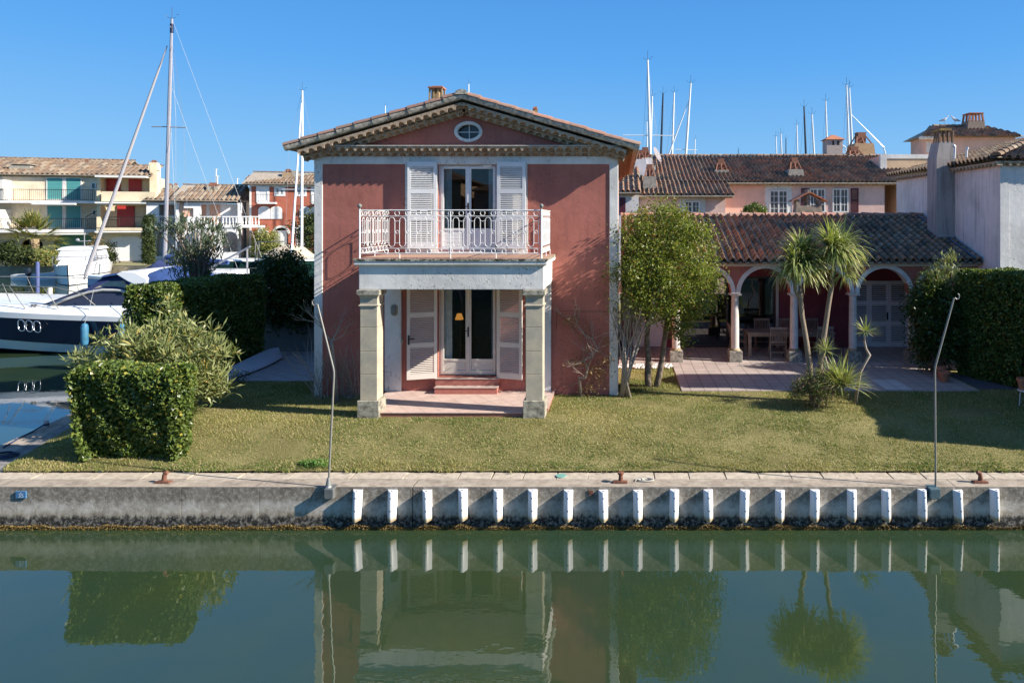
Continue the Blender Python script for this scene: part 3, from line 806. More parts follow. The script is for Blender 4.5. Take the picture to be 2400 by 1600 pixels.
def davit(pts, foot, bracket, label, plate):
    r = empty('davit_pole', (pts[0][0], pts[0][1], QZ), label=label, cat='pole')
    mb = MB(); P_ = [Vector(p) for p in pts]
    k = P_[1]; a = k+(P_[0]-k).normalized()*.07; c = k+(P_[2]-k).normalized()*.07
    mb.tube([P_[0], a, (a+c)/2*.5+k*.5, c, P_[2]], [.0175, .0175, .0175, .0175, .015], 10); mb.build('pole', M['steel'], r, smooth='auto')
    mb = MB(); d = (P_[2]-P_[1]).normalized(); e = P_[2]; sx = 1 if P_[2].x > P_[1].x else -1
    mb.tube([e-d*.02, e+Vector((sx*.02, 0, .0)), e+Vector((sx*.05, 0, -.025)), e+Vector((sx*.085, 0, .0)), e+Vector((sx*.09, 0, .05)), e+Vector((sx*.065, 0, .075))], .011, 7)
    mb.build('hook', M['steel'], r, smooth='auto')
    mb = MB()
    if foot: mb.lathe((pts[0][0], pts[0][1], QZ), [(.066, 0), (.055, .02), (.026, .16)], 10)
    mb.box(bracket[0], bracket[1], QY-.12, QY-.01, QZ-.17, QZ-.01); mb.box(bracket[0], bracket[1], QY-.12, QY+.10, QZ-.012, QZ+.005)
    mb.build('bracket', plate, r, bevel=.006)
    for x in (bracket[0]+.03, bracket[1]-.03):
        mb = MB(); mb.lathe((x, QY-.123, QZ-.145), [(.010, 0), (.010, .006)], 8, 'y'); mb.build('bolt', M['steel'], r)
DY = QY-.01
davit([(PX(770, DY), DY, QZ+.004), (PX(783, DY), DY, PZ(870, DY)), (PX(744, DY), DY, PZ(713, DY))], True, (PX(760, DY-.1), PX(781, DY-.1)),
      'tall bent steel pole on the quay in front of the house left corner', M['galv'])
davit([(PX(2193, DY), DY, QZ+.004), (PX(2191, DY), DY, PZ(862, DY)), (PX(2236, DY), DY, PZ(698, DY))], False, (PX(2180, DY-.1), PX(2204, DY-.1)),
      'tall bent steel pole on the quay near the right hedge, on a blue grey bracket', M['blueplate'])

def bollard(px, lean, label, y=12.04):
    x = PX(px, y); r = empty('mooring_bollard', (x, y, QZ), label=label, cat='bollard', group='rusty mooring bollards on the quay')
    mb = MB(); mb.box(x-.14, x+.12, y-.06, y+.06, QZ+.001, QZ+.024); mb.tube([(x-.13, y-.04, QZ+.032), (x+.11, y-.045, QZ+.032)], .013, 6)
    mb.build('base_plate', M['rust'], r, bevel=.006)
    mb = MB(); mb.tube([(x, y, QZ+.02), (x, y, QZ+.11), (x+lean*.016, y, QZ+.165), (x+lean*.06, y, QZ+.18)], [.046, .037, .040, .033], 12)
    if lean == 0: mb.lathe((x, y, QZ+.14), [(.03, 0), (.058, .012), (.058, .04), (.03, .05)], 14)
    mb.build('post', M['rust'], r, smooth='auto')
bollard(385, 1, 'rusty mooring bollard with its cap leaning right, on the left quay')
bollard(1455, 0, 'rusty mushroom bollard beside the white rope coil')
bollard(2298, -1, 'rusty mooring bollard with its cap leaning left, near the right quay end')
# rope coil
mb = MB(); cx, cy = PX(1500, 12.1), 12.12
pts = []
for i in range(60):
    t = i/59*2*math.pi*2.2; pts.append((cx+.10+math.cos(t)*(.13+.02*math.sin(t*1.7)), cy-.02+math.sin(t)*(.055+.008*i/59), QZ+.016+.010*(i//27)))
mb.tube(pts, .0085, 6)
for k in range(3): mb.tube([(cx-.09+.02*k, cy-.05+.03*k, QZ+.016), (cx-.04, cy+.05, QZ+.02+.01*k), (cx+.03, cy+.045, QZ+.035), (cx+.05+.02*k, cy-.03, QZ+.02)], .0085, 6)
tag(mb.build('rope_coil', simple('white rope', (.62, .58, .50), .9, scale=60), smooth=True), 'white mooring rope coiled on the quay beside a rusty bollard', 'rope')
# manhole, rusty plate, sign
x = PX(1315, 12.33)
mb = MB(); mb.lathe((x, 12.33, QZ+.006), [(.095, 0), (.098, .008), (.09, .014)], 24); mb.lathe((x+.005, 12.36, QZ+.021), [(.008, 0), (.008, .002)], 8)
tag(mb.build('valve_cover', simple('sea green enamel', (.20, .42, .36), .5, scale=20, c2=(.14, .30, .25))), 'small round sea green valve cover set in the quay slabs', 'cover')
x = PX(1385, QY)
mb = MB(); mb.box(x-.038, x+.038, QY-.013, QY-.001, QZ-.145, QZ-.06); mb.lathe((x, QY-.017, QZ-.10), [(.014, 0), (.014, .01)], 8, 'y')
tag(mb.build('anchor_plate', M['rust']), 'small square rusty plate bolted to the quay wall', 'plate')
def text_mesh(body, size, loc, mat, parent, name='lettering', rot=(math.radians(90), 0, 0), ext=.001):
    cu = bpy.data.curves.new(name, 'FONT'); cu.body = body; cu.size = size; cu.extrude = ext; cu.align_x = 'CENTER'; cu.align_y = 'CENTER'
    t = bpy.data.objects.new(name, cu); COL.objects.link(t); bpy.context.view_layer.update()
    me = bpy.data.meshes.new_from_object(t.evaluated_get(bpy.context.evaluated_depsgraph_get()))
    bpy.data.objects.remove(t); o = bpy.data.objects.new(name, me); COL.objects.link(o)
    me.materials.clear(); me.materials.append(mat); o.parent = parent; off = wloc(parent)
    o.location = Vector(loc)-off; o.rotation_euler = rot
    return o
x = PX(51, QY); z = PZ(1158, QY)
s = empty('number_sign', (x, QY-.001, z), label='small blue enamel number sign 35 on the quay wall', cat='sign')
mb = MB(); mb.box(x-.09, x+.09, QY-.024, QY-.001, z-.061, z+.061); mb.build('plate', simple('blue enamel', (.05, .17, .36), .35, scale=30, c2=(.10, .24, .42)), s, bevel=.004)
wp = simple('faded white lettering', (.55, .66, .74), .6)
text_mesh('35', .098, (x+.005, QY-.025, z-.017), wp, s)
mb = MB(); mb.prism([(x-.012, z+.025), (x+.012, z+.025), (x, z+.044)], QY-.026, QY-.0245); mb.build('arrow_mark', wp, s)
# small post and dark mooring rope on the side quay
mb = MB(); by_ = 15.25; bx = PX(109, by_); mb.lathe((bx, by_, QZ), [(.05, -.02), (.045, .13), (.036, .145)], 12)
s = empty('mooring_post', (bx, by_, QZ), label='short pale mooring post on the dark side quay', cat='post'); mb.build('post', simple('flaking white paint', (.55, .48, .44), .8), s, smooth='auto')
mb = MB(); mb.lathe((bx, by_, QZ+.05), [(.055, 0), (.057, .02), (.055, .035)], 12); mb.tube([(bx-.03, by_-.05, QZ+.06), (bx-.02, by_-.3, QZ+.016), (bx+.1, by_-.8, QZ+.014), (bx+.3, by_-1.4, QZ+.014)], .014, 6); mb.build('rope_turn', M['navycloth'], s)
mb = MB(); pts = []
cx, cy = PX(0, 13.3)+.02, 13.35
for i in range(90):
    t = i/89*2*math.pi*4; pts.append((cx+math.cos(t)*(.26-.03*(i//22)), cy+math.sin(t)*(.20-.02*(i//22)), .02+.012*(i//22)+QZ))
mb.tube(pts, .012, 6)
tag(mb.build('rope_heap', simple('navy rope', (.03, .05, .10), .8, scale=60), smooth=True), 'navy mooring rope coiled on the side quay at the left edge', 'rope')
# weeds at the lawn edge
C = clump_pts([(PX(725, 12.65), 12.65, QZ+.09), (PX(740, 12.65), 12.67, QZ+.11), (PX(757, 12.65), 12.65, QZ+.10), (PX(712, 12.75), 12.72, QZ+.08)], 160, .05, 4, .7)
C[:, 2] = QZ+np.abs(C[:, 2]-QZ)+.02
tag(leaf_mesh('weed_clump', C, LEAF['weed'], .035, .022, 5), 'clump of bright green weeds at the lawn edge beside the left steel pole', 'weeds', kind='stuff')
# ================= MAIN HOUSE =================
HY = 16.5
H = empty('house', (-3.74, HY, 0), label='two storey red stucco house with white trim, balcony and stone pillars, centre of the photo', cat='house')
HX0, HX1, HB = -7.39, -.08, 25.3
EAVE = 5.89
RX = -3.745; XL, XR = -7.93, .44; RZ = 7.11   # verge line
slope = (RZ-EAVE)/(RX-XL)
DX = (-4.42, -2.985)
def gz(x): return RZ-.28-abs(x-RX)*slope      # underside of the gable wall
ox, oz, ow, oh = PX(1098, HY), PZ(309, HY), .31, .205
mb = MB()
swall(mb, HX0, HX1, HY, HY+.28, -.1, gz, [
    (DX[0], DX[1], 3.46, 5.60, 1), (DX[0], DX[1], .44, 2.78, 1),
    (ox-ow, ox+ow, lambda x: oz-oh*math.sqrt(max(0, 1-((x-ox)/ow)**2)), lambda x: oz+oh*math.sqrt(max(0, 1-((x-ox)/ow)**2)), 20)])
mb.box(HX0, HX0+.28, HY+.28, HB, -.1, EAVE-.1); mb.box(HX1-.28, HX1, HY+.28, HB, -.1, EAVE-.1)
swall(mb, HX0, HX1, HB, HB+.28, -.1, gz)
mb.build('wall', M['red'], H)
# rooms behind the doors
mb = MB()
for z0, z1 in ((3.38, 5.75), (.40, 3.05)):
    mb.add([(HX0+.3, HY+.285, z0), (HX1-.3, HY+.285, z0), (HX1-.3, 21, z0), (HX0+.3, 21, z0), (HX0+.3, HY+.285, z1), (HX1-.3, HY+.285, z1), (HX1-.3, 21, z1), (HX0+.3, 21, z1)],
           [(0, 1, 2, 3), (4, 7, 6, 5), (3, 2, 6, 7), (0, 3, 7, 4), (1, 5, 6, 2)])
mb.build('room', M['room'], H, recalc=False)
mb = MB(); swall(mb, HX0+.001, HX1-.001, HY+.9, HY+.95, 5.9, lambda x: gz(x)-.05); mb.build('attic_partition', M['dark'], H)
# white trim
mb = MB()
for a, b_ in ((HX0-.015, HX0+.185), (HX1-.195, HX1+.015)):
    mb.box(a, b_, HY-.022, HY+.05, -.08, 5.57)
mb.box(HX0-.018, HX1+.018, HY-.025, HY+.05, 5.57, 5.76)
mb.box(HX0-.018, HX0+.0, HY+.05, HY+.25, -.08, 5.76); mb.box(HX1-.0, HX1+.018, HY+.05, HY+.25, -.08, 5.76)
mb.build('corner_trim', M['white'], H, bevel=.01)
mb = MB(); swall(mb, PX(950, HY), PX(1236, HY), HY-.018, HY+.02, 3.40, 5.568, [(DX[0], DX[1], 3.46, 5.60, 1)])
mb.build('window_surround', M['white'], H)
for a, b_ in ((903, 942), (1256, 1292)):
    mb = MB(); mb.box(PX(a, HY), PX(b_, HY), HY-.06, HY+.01, .1, 3.15); mb.build('pilaster', M['white'], H, bevel=.012)
# génoise cornice
mb = MB()
genoise(mb, (HX0-.12, HY, 5.76), (1, 0, 0), (0, -1, 0), (0, 0, 1), HX1-HX0+.24, 2, .197, .108, .14)
mb.build('cornice', M['genoise'], H)
mb = MB(); mb.box(XL+.42, XR-.40, HY-.30, HY+.01, 5.977, 6.0); mb.build('cornice_cap', simple('pale mortar cap', (.60, .55, .47), .9, scale=10, c2=(.4, .34, .28)), H)
mb = MB()
u = Vector((RX-XL, 0, RZ-EAVE)).normalized(); wv = Vector((-u.z, 0, u.x)); Lr = (RX-XL)/u.x
genoise(mb, Vector((XL+.30, HY, EAVE-.02))+wv*(-.25), u, (0, -1, 0), wv, Lr-.33, 2, .197, .125, .20)
u2 = Vector((-u.x, 0, u.z)); wv2 = Vector((u.z, 0, u.x))
genoise(mb, Vector((XR-.30, HY, EAVE-.02))+wv2*(-.25), u2, (0, -1, 0), wv2, Lr-.33, 2, .197, .125, .20)
mb.build('raking_cornice', M['genoise'], H)
OC = simple('orange side clay', (.48, .27, .14), .95, scale=10, bump=.5, c2=(.24, .12, .07))
for hx_, sg_ in ((HX1, 1), (HX0, -1)):
    mb = MB(); genoise(mb, (hx_, HY-.12, 5.68), (0, 1, 0), (sg_, 0, 0), (0, 0, 1), HB-HY+.1, 3, .205, .10, .125); mb.build('side_cornice', OC, H)
# roof slopes
RF = HY-.42
mb = MB()
for sx, ux in ((XL, 1), (XR, -1)):
    V_ = Vector((ux*u.x, 0, u.z)); n_u = int((HB-RF+.3)/.235)
    tile_roof(mb, (sx+ux*.0, RF+.02, EAVE+.05), (0, 1, 0), V_, n_u, int(Lr/.36)+1, .235, Lr/(int(Lr/.36)+1), .075, inside=(lambda a, b_: a < 2.5 or b_ > Lr-1.0 or b_ < .5))
mb.build('roof', M['tile'], H)
mb = MB()
for sx, ux in ((XL, 1), (XR, -1)):
    mb.add([(sx+ux*.05, RF, EAVE-.015), (RX, RF, RZ-.035), (RX, HB+.2, RZ-.035), (sx+ux*.05, HB+.2, EAVE-.015),
            (sx+ux*.05, RF, EAVE+.045), (RX, RF, RZ+.025), (RX, HB+.2, RZ+.025), (sx+ux*.05, HB+.2, EAVE+.045)],
           [(0, 1, 2, 3), (4, 5, 6, 7), (0, 1, 5, 4), (1, 2, 6, 5), (2, 3, 7, 6), (3, 0, 4, 7)])
mb.build('roof_deck', M['mortar'], H)
# verge tiles laid along the rakes, two layers
mb = MB(); mc = MB(); rg = random.Random(21)
for sx, ux in ((XL, 1), (XR, -1)):
    n = 10; L = Lr/n
    for i in range(n):
        a = Vector((sx+ux*u.x*L*i, RF, EAVE+.035+u.z*L*i)); b_ = a+Vector((ux*u.x*L*1.04, 0, u.z*L*1.04))
        w_ = Vector((-ux*u.z, 0, u.x)); jz = rg.uniform(-.006, .006)
        # vertical lichen covered face tile
        s0 = [a+Vector((0, o, 0))+w_*(h+jz) for o, h in ((.06, -.075), (-.01, -.07), (-.045, -.02), (-.05, .035), (-.02, .075), (.1, .095), (.1, -.05))]
        s1 = [b_+Vector((0, o, 0))+w_*(h*.74+jz-.008) for o, h in ((.06, -.075), (.0, -.07), (-.030, -.02), (-.034, .03), (-.008, .065), (.1, .085), (.1, -.05))]
        mb.loft([s0, s1])
        c0 = [a+Vector((0, .05+.11*math.cos(q), 0))+w_*(.055+.085*math.sin(q)+jz) for q in [math.pi*k/7 for k in range(8)]]
        c1 = [b_+Vector((0, .05+.10*math.cos(q), 0))+w_*(.045+.075*math.sin(q)+jz) for q in [math.pi*k/7 for k in range(8)]]
        mc.col = (rg.random(), 0, 0); mc.loft([c0, c1])
mb.build('verge', M['verge'], H, smooth='auto')
mc.build('verge_cover', tile_mat('pink verge clay', [(.36, .19, .135), (.30, .17, .125), (.34, .22, .165), (.40, .20, .14)]), H, smooth='auto')
mb = MB(); ridge_tiles(mb, (RX, RF-.06, RZ+.05), (RX, HB+.2, RZ+.05), .15, .42, squash=.75); mb.build('ridge', M['verge'], H, smooth='auto')
# chimneys on the roof
def stack(px0, px1, pyt, Y, zb, name='chimney', par=H):
    x0, x1, zt = PX(px0, Y), PX(px1, Y), PZ(pyt, Y); w_ = x1-x0; d = w_*.8
    ochre = simple('ochre chimney render', (.48, .33, .17), .95, scale=7, bump=.5, c2=(.22, .14, .07))
    c = MB()
    b0 = [(x0-.03, Y, zb), (x1+.03, Y, zb), (x1+.03, Y+d, zb), (x0-.03, Y+d, zb)]
    zs = zt-(zt-zb)*.55
    b1 = [(x0+w_*.02, Y, zs), (x1-w_*.02, Y, zs), (x1-w_*.02, Y+d, zs), (x0+w_*.02, Y+d, zs)]
    c.loft([b0, b1])
    for i in range(4):
        xx = x0+w_*(.08+.28*i); c.bar((xx, Y+.03, zs), (x0+w_*(.12+.255*i), Y+.05, zt-.04), .05, .05, (0, 1, 0))
        c.bar((xx, Y+d-.03, zs), (x0+w_*(.12+.255*i), Y+d-.05, zt-.04), .05, .05, (0, 1, 0))
    c.bar((x0+w_*.5, Y+d/2, zs), (x0+w_*.5, Y+d/2, zt-.04), w_*.30, d*.3, (0, 1, 0))
    o = c.build(name, ochre, par)
    c = MB(); c.box(x0+w_*.02, x1-w_*.02, Y-.02, Y+d+.02, zt-.04, zt); c.box(x0+w_*.25, x1-w_*.1, Y+.05, Y+d-.05, zt, zt+.03)
    c.build('cap', M['terra'], o)
stack(1002, 1039, 203, 21.5, 6.9)
stack(1249, 1259, 252, 19.5, 6.6)
# oval window
f = MB(); ring_arc(f, ox, oz, oh*.86, oh*1.22, HY-.03, HY+.10, 0, 360, 40, sx=ow/oh)
fo = f.build('oval_window', M['white'], H)
f = MB(); f.box(ox-ow, ox+ow, HY+.10, HY+.12, oz-.010, oz+.010); f.box(ox-.010, ox+.010, HY+.095, HY+.125, oz-oh, oz+oh); f.build('glazing_bar', M['paint'], fo)
f = MB(); f.box(ox-ow-.02, ox+ow+.02, HY+.14, HY+.145, oz-oh-.02, oz+oh+.02); f.build('pane', simple('dim attic glass', (.03, .035, .04), .15), fo)

# french doors
def french_door(par, x0, x1, z0, z1, Y, pan, name='french_door', mat=M['paint'], handle=True, divs=0, glass=M['glass'], topbox=False):
    d = MB(); rect_frame(d, x0, x1, z0, z1, Y, Y+.09, .055)
    xm = (x0+x1)/2; s = .065; a0, a1 = x0+.057, x1-.057; zt = z1-.06; zb = z0+.03
    d.box(a0, x1-.057, Y-.004, Y+.07, z0+.001, z0+.032)
    for (l, r_) in ((a0, xm-.004), (xm+.004, a1)):
        d.box(l, l+s, Y-.02, Y+.03, zb+.005, zt); d.box(r_-s, r_, Y-.02, Y+.03, zb+.005, zt)
        d.box(l+s, r_-s, Y-.02, Y+.03, zt-s, zt); d.box(l+s, r_-s, Y-.02, Y+.03, zb+.005, zb+s+.02)
        d.box(l+s, r_-s, Y-.02, Y+.03, zb+pan-.05, zb+pan)
        if pan > .12:
            d.box(l+s, r_-s, Y-.002, Y+.02, zb+s+.02, zb+pan-.05)
            for k in range(4):
                zz = zb+s+.03+k*(pan-.12-s)/4; d.box(l+s+.005, r_-s-.005, Y-.008, Y, zz, zz+(pan-.12-s)/4-.008)
        for k in range(divs):
            zz = zb+pan+(zt-zb-pan)*(k+1)/(divs+1); d.box(l+s, r_-s, Y-.01, Y+.02, zz-.012, zz+.012)
    d.box(xm-.03, xm+.03, Y-.035, Y-.018, zb+.01, zt)
    do = d.build(name, mat, par, bevel=.004)
    for (l, r_) in ((a0, xm-.004), (xm+.004, a1)):
        g_ = MB(); g_.add([(l+s, Y+.005, zb+pan), (r_-s, Y+.005, zb+pan), (r_-s, Y+.005, zt-s), (l+s, Y+.005, zt-s)], [(0, 1, 2, 3)]); g_.build('pane', glass, do)
    if handle:
        h_ = MB(); hz = zb+1.02; h_.box(xm-.018, xm+.018, Y-.045, Y-.034, hz-.12, hz+.12); h_.bar((xm-.005, Y-.075, hz+.03), (xm-.10, Y-.075, hz+.03), .014, .018); h_.bar((xm-.005, Y-.034, hz+.03), (xm-.005, Y-.08, hz+.03), .014, .014)
        h_.build('handle', M['iron'], do)
    return do
low = french_door(H, DX[0], DX[1], .46, 2.77, HY+.10, .36, mat=M['cream_paint'])
up = french_door(H, DX[0], DX[1], 3.47, 5.59, HY+.10, .52)
mb = MB(); mb.box(-4.1+.75, -3.12, HY+.05, HY+.10, 5.50, 5.56); mb.build('roller_vent', M['paint'], up)
# curtains, lamp
def curtain(par, x0, x1, z0, z1, Y, name='curtain'):
    c = MB(); n = 26; vs = []; fs = []
    for i in range(n+1):
        x = x0+(x1-x0)*i/n; y = Y+.03*math.sin(i*1.35); vs += [(x+(.06 if False else 0), y, z0), (x, y*1.0, z1)]
    for i in range(n): fs.append((2*i, 2*i+2, 2*i+3, 2*i+1))
    c.add(vs, fs); c.build(name, M['curtain'], par, smooth=True, recalc=False)
curtain(H, -4.36, -4.13, .5, 2.75, HY+.24); curtain(H, -3.17, -3.03, .5, 2.75, HY+.24)
curtain(H, -4.37, -4.14, 3.5, 5.55, HY+.24); curtain(H, -3.24, -3.05, 3.5, 5.55, HY+.24)
lx, ly = -4.20, 17.75; lz = PZ(742, ly)
L_ = empty('floor_lamp', (lx, ly, .4), label='lit lamp with orange shade seen inside through the lower left door pane', cat='lamp')
mb = MB(); mb.lathe((lx, ly, lz), [(.11, -.07), (.06, .08)], 20)
m_, nt_, b_ = new_mat('lit lampshade'); b_.inputs['Base Color'].default_value = (.6, .3, .08, 1); b_.inputs['Emission Color'].default_value = (1, .42, .08, 1); b_.inputs['Emission Strength'].default_value = .3
mb.build('lamp_shade', m_, L_, smooth='auto')
mb = MB(); mb.lathe((lx, ly, .4), [(.12, 0), (.12, .02), (.015, .04), (.012, lz-.5)], 12); mb.build('stand', M['iron'], L_)
# shutters
def sh(name, hx, hz, dirx, wd, ht, ang, Y, mat=M['paint'], handle=None, par=H, secs=3, slat=.042):
    a = math.radians(ang); D = Vector((dirx*math.cos(a), -math.sin(a), 0)); N = Vector((-math.sin(a)*dirx, -math.cos(a), 0))
    m = MB(); shutter(m, (hx, Y, hz), D, wd, ht, N, secs=secs, slat=slat); o = m.build(name, mat, par)
    if handle:
        h_ = MB(); c = Vector((hx, Y, hz))+D*(wd-.045)+N*.045+Vector((0, 0, handle)); h_.obox(c, D*.02, N*.012, Vector((0, 0, .11)))
        h_.bar(c+N*.02+Vector((0, 0, .03)), c+N*.02-D*.13+Vector((0, 0, .03)), .016, .018); h_.build('handle', M['iron'], o)
    return o
sh('shutter', DX[0]-.01, 3.55, -1, .69, 2.07, 4, HY-.05); sh('shutter', DX[1]+.01, 3.55, 1, .69, 2.07, 3, HY-.05)
sh('shutter', DX[0]-.01, .42, -1, .70, 2.33, 17, HY-.03, M['cream_paint'], .95)
sh('shutter', DX[1]+.01, .42, 1, .66, 2.33, 17, HY-.03, M['cream_paint'])
mb = MB(); mb.box(PX(944, HY)-.012, PX(944, HY)+.012, HY-.05, HY, 1.25, 1.36); mb.build('shutter_catch', M['stone'], H)
# steps, porch
stepm = simple('pink step', (.46, .17, .13), .9, scale=8, bump=.3, c2=(.36, .13, .10)); tread = simple('beige tread tile', (.52, .42, .37), .6, scale=5)
for (x0, x1, y0, z0, z1) in ((-4.46, -2.95, 16.39, .255, .42), (-4.42, -2.93, 16.18, .10, .255)):
    m = MB(); m.box(x0, x1, y0, HY+.001, z0, z1-.012); o = m.build('step', stepm, H, bevel=.006)
    m = MB(); m.box(x0-.01, x1+.01, y0-.015, HY+.002 if z0 > .2 else 16.39, z1-.012, z1); m.build('tread', tread, o)
PP = paving_mat('porch tiles', (.58, .42, .36), (.66, .50, .43), .30, -.62, grout=(.34, .25, .21), gw=.010)
mb = MB(); mb.box(-5.35, -1.93, 14.65, HY, -.1, .085); mb.box(-1.93, -1.60, 15.0, HY, -.1, .085); mb.box(-5.62, -5.35, 15.0, HY, -.1, .085)
mb.build('porch_base', simple('pink porch kerb', (.42, .17, .12), .95, scale=6, bump=.5, c2=(.25, .12, .09)), H)
mb = MB(); mb.box(-5.36, -1.92, 14.63, HY-.002, .085, .10); mb.box(-1.92, -1.595, 15.0, HY-.002, .085, .098); mb.box(-5.625, -5.36, 15.0, HY-.002, .085, .098); mb.build('porch_floor', PP, H)
# pillars
for x0, x1 in ((PX(844, 14.6), PX(884, 14.6)), (PX(1232, 14.6), PX(1272, 14.6))):
    m = MB(); y0 = 14.60; w_ = x1-x0; y1 = y0+w_
    for a, b_ in ((.37, .92), (.925, 1.42), (1.425, 1.93), (1.935, 2.38)): m.box(x0, x1, y0, y1, a, b_)
    po = m.build('pillar', M['stone'], H, bevel=.007)
    m = MB(); m.box(x0-.05, x1+.05, y0-.05, y1+.05, 0-.05, .37); m.build('base', M['stone_dirty'], po, bevel=.01)
    m = MB()
    prof = [(-.0, 2.38), (.025, 2.385), (.025, 2.41), (.0, 2.42), (.0, 2.55), (.02, 2.60), (.03, 2.62)]
    secs = [[(x0-e, y0-e, z), (x1+e, y0-e, z), (x1+e, y1+e, z), (x0-e, y1+e, z)] for e, z in prof]; m.loft(secs)
    m.build('neck', M['stone'], po); m = MB(); m.box(x0-.06, x1+.06, y0-.06, y1+.06, 2.62, 2.73); m.build('capital', M['stone_dirty'], po, bevel=.008)
# balcony
bx0, bx1, by = PX(841, 14.64), PX(1274, 14.64), 14.64
mb = MB(); mb.box(bx0, bx1, by, by+.3, 2.732, 3.235); mb.box(bx0, bx0+.3, by+.3, HY-.001, 2.732, 3.235); mb.box(bx1-.3, bx1, by+.3, HY-.001, 2.732, 3.235)
mb.box(bx0+.3, bx1-.3, by+.3, HY-.03, 2.95, 3.2)
bm_ = mb.build('balcony_beam', M['white'], H, bevel=.012)
mb = MB(); e = .075
prof = [(.02, 3.235), (.05, 3.25), (e, 3.275), (e, 3.345)]
mb.loft([[(bx0-q, by-q, z), (bx1+q, by-q, z), (bx1+q, HY-.002, z), (bx0-q, HY-.002, z)] for q, z in prof]); mb.build('balcony_cornice', M['white'], H)
mb = MB(); mb.box(bx0-e-.015, bx1+e+.015, by-e-.015, HY-.003, 3.346, 3.40)
def edge_mat():
    m, nt, b = new_mat('mossy terracotta edge'); v = coords(nt); n = noise(nt, 9, 5, .8, v); b.inputs['Roughness'].default_value = .9
    g_ = node(nt, 'ShaderNodeNewGeometry'); sn = node(nt, 'ShaderNodeSeparateXYZ'); nt.links.new(g_.outputs['True Normal'], sn.inputs[0])
    side = ramp(nt, n.outputs[0], [(.42, (.03, .028, .022)), (.5, (.20, .17, .12)), (.58, (.50, .47, .40))]).outputs[0]
    nt.links.new(mixc(nt, ramp(nt, sn.outputs[2], [(.5, 0), (.8, 1)]).outputs[0], side, (.40, .24, .17)), b.inputs['Base Color']); return m
mb.build('balcony_floor', edge_mat(), H)
mb = MB(); mb.box(PX(1008, 16.4), PX(1187, 16.4), HY-.16, HY-.02, 3.402, 3.44); mb.build('door_sill', tread, H)
# railing
def rail_run(mb, f, L, n, full=True):
    T = lambda pts, r=.0075, k=5: mb.tube([f(*p) for p in pts], r, k)
    w_ = L/n; s = w_/.2325
    T([(0, 1.035), (L, 1.035)], .014, 6)
    for z in (.905, .215): T([(0, z), (L, z)], .0065)
    T([(0, .107), (L, .107)], .010)
    for i in range(n):
        c = (i+.5)*w_; a = .05*s
        for zc, rr in ((.97, .052*s), (.16, .045*s), (.567, .034*s)): T([(p[0], p[1]) for p in circ(c, zc, rr, 12)], .006, 4)
        for sx in (-1, 1): T([(c+sx*a, .33), (c+sx*a, .80)])
        for z in (.33, .80): T([(c-a*1.3, z), (c+a*1.3, z)], .006)
        if i < n-1:
            ra = (w_-2*a)/2; cx_ = c+w_/2
            for z, sg in ((.80, 1), (.33, -1)):
                T([(cx_+ra*math.cos(math.pi*k/8), z+sg*ra*1.25*math.sin(math.pi*k/8)) for k in range(9)])
        else:
            for sx in (1,): T([(c+a, .80), (c+a*1.6, .86)]); T([(c+a, .33), (c+a*1.6, .27)])
R = H
rx0, rx1, ry = PX(843, 14.68), PX(1269, 14.68), 14.68
mb = MB(); rail_run(mb, lambda u_, z: (rx0+u_, ry, 3.40+z), rx1-rx0, 17)
rail_run(mb, lambda u_, z: (rx0, ry+u_, 3.40+z), HY-.03-ry, 8); rail_run(mb, lambda u_, z: (rx1, ry+u_, 3.40+z), HY-.03-ry, 8)
for i, fr in enumerate((.22, .5, .75)): mb.tube([(rx0+(rx1-rx0)*fr, ry, 3.395), (rx0+(rx1-rx0)*fr, ry, 3.51 if i != 1 else 4.42)], .012, 6)
for x in (rx0, rx1):
    mb.tube([(x, ry, 3.395), (x, ry, 4.46)], .020, 8)
    for yy in (ry+.9, HY-.05): mb.tube([(x, yy, 3.395), (x, yy, 3.52)], .011, 6)
ro = mb.build('railing', M['paint'], H)
for x in (rx0, rx1):
    m = MB(); m.lathe((x, ry, 4.53), [(.012, -.07), (.014, -.05), (.028, -.04), (.042, -.015), (.045, 0), (.042, .015), (.026, .037), (.006, .045)], 16); m.build('finial', M['iron_grey'], ro, smooth=True)
# wall light on the left pilaster
wx, wz = PX(923, 16.4), PZ(727, 16.4)
mb = MB()
def oval(r, h, y): return [(wx+r*math.cos(t)*1.0, y, wz+r*math.sin(t)+(h if math.sin(t) >= 0 else -h)) for t in [2*math.pi*(k+.5)/24 for k in range(24)]]
mb.loft([oval(.085, .06, HY-.06), oval(.085, .06, HY-.075), oval(.075, .06, HY-.085)]); wl = mb.build('wall_light', M['stone'], H, smooth='auto')
mb = MB(); mb.loft([oval(.05, .06, HY-.086), oval(.045, .055, HY-.11), oval(.02, .03, HY-.125)]); mb.build('light_glass', simple('grey bulkhead glass', (.25, .26, .25), .2), wl, smooth=True)
mb = MB(); mb.tube([(wx+.055*math.cos(t), HY-.10, wz+.055*math.sin(t)+(.06 if math.sin(t) >= 0 else -.06)) for t in [2*math.pi*k/24 for k in range(25)]], .007, 5); mb.tube([(wx, HY-.11, wz-.11), (wx, HY-.13, wz), (wx, HY-.11, wz+.11)], .004, 4); mb.build('guard', M['galv'], wl)
# climbing rose wires on the right wall
mb = MB(); a = (PX(1306, HY), PZ(728, HY)); mb.tube([(a[0], HY-.03, a[1]), (PX(1430, HY), HY-.03, a[1]-.02)], .004, 4); mb.tube([(a[0], HY-.03, a[1]), (a[0]-.02, HY-.03, a[1]-.45)], .004, 4); mb.tube([(a[0], HY-.03, a[1]), (PX(1360, HY), HY-.03, PZ(785, HY))], .004, 4)
mb.build('trellis_wire', M['iron'], H)
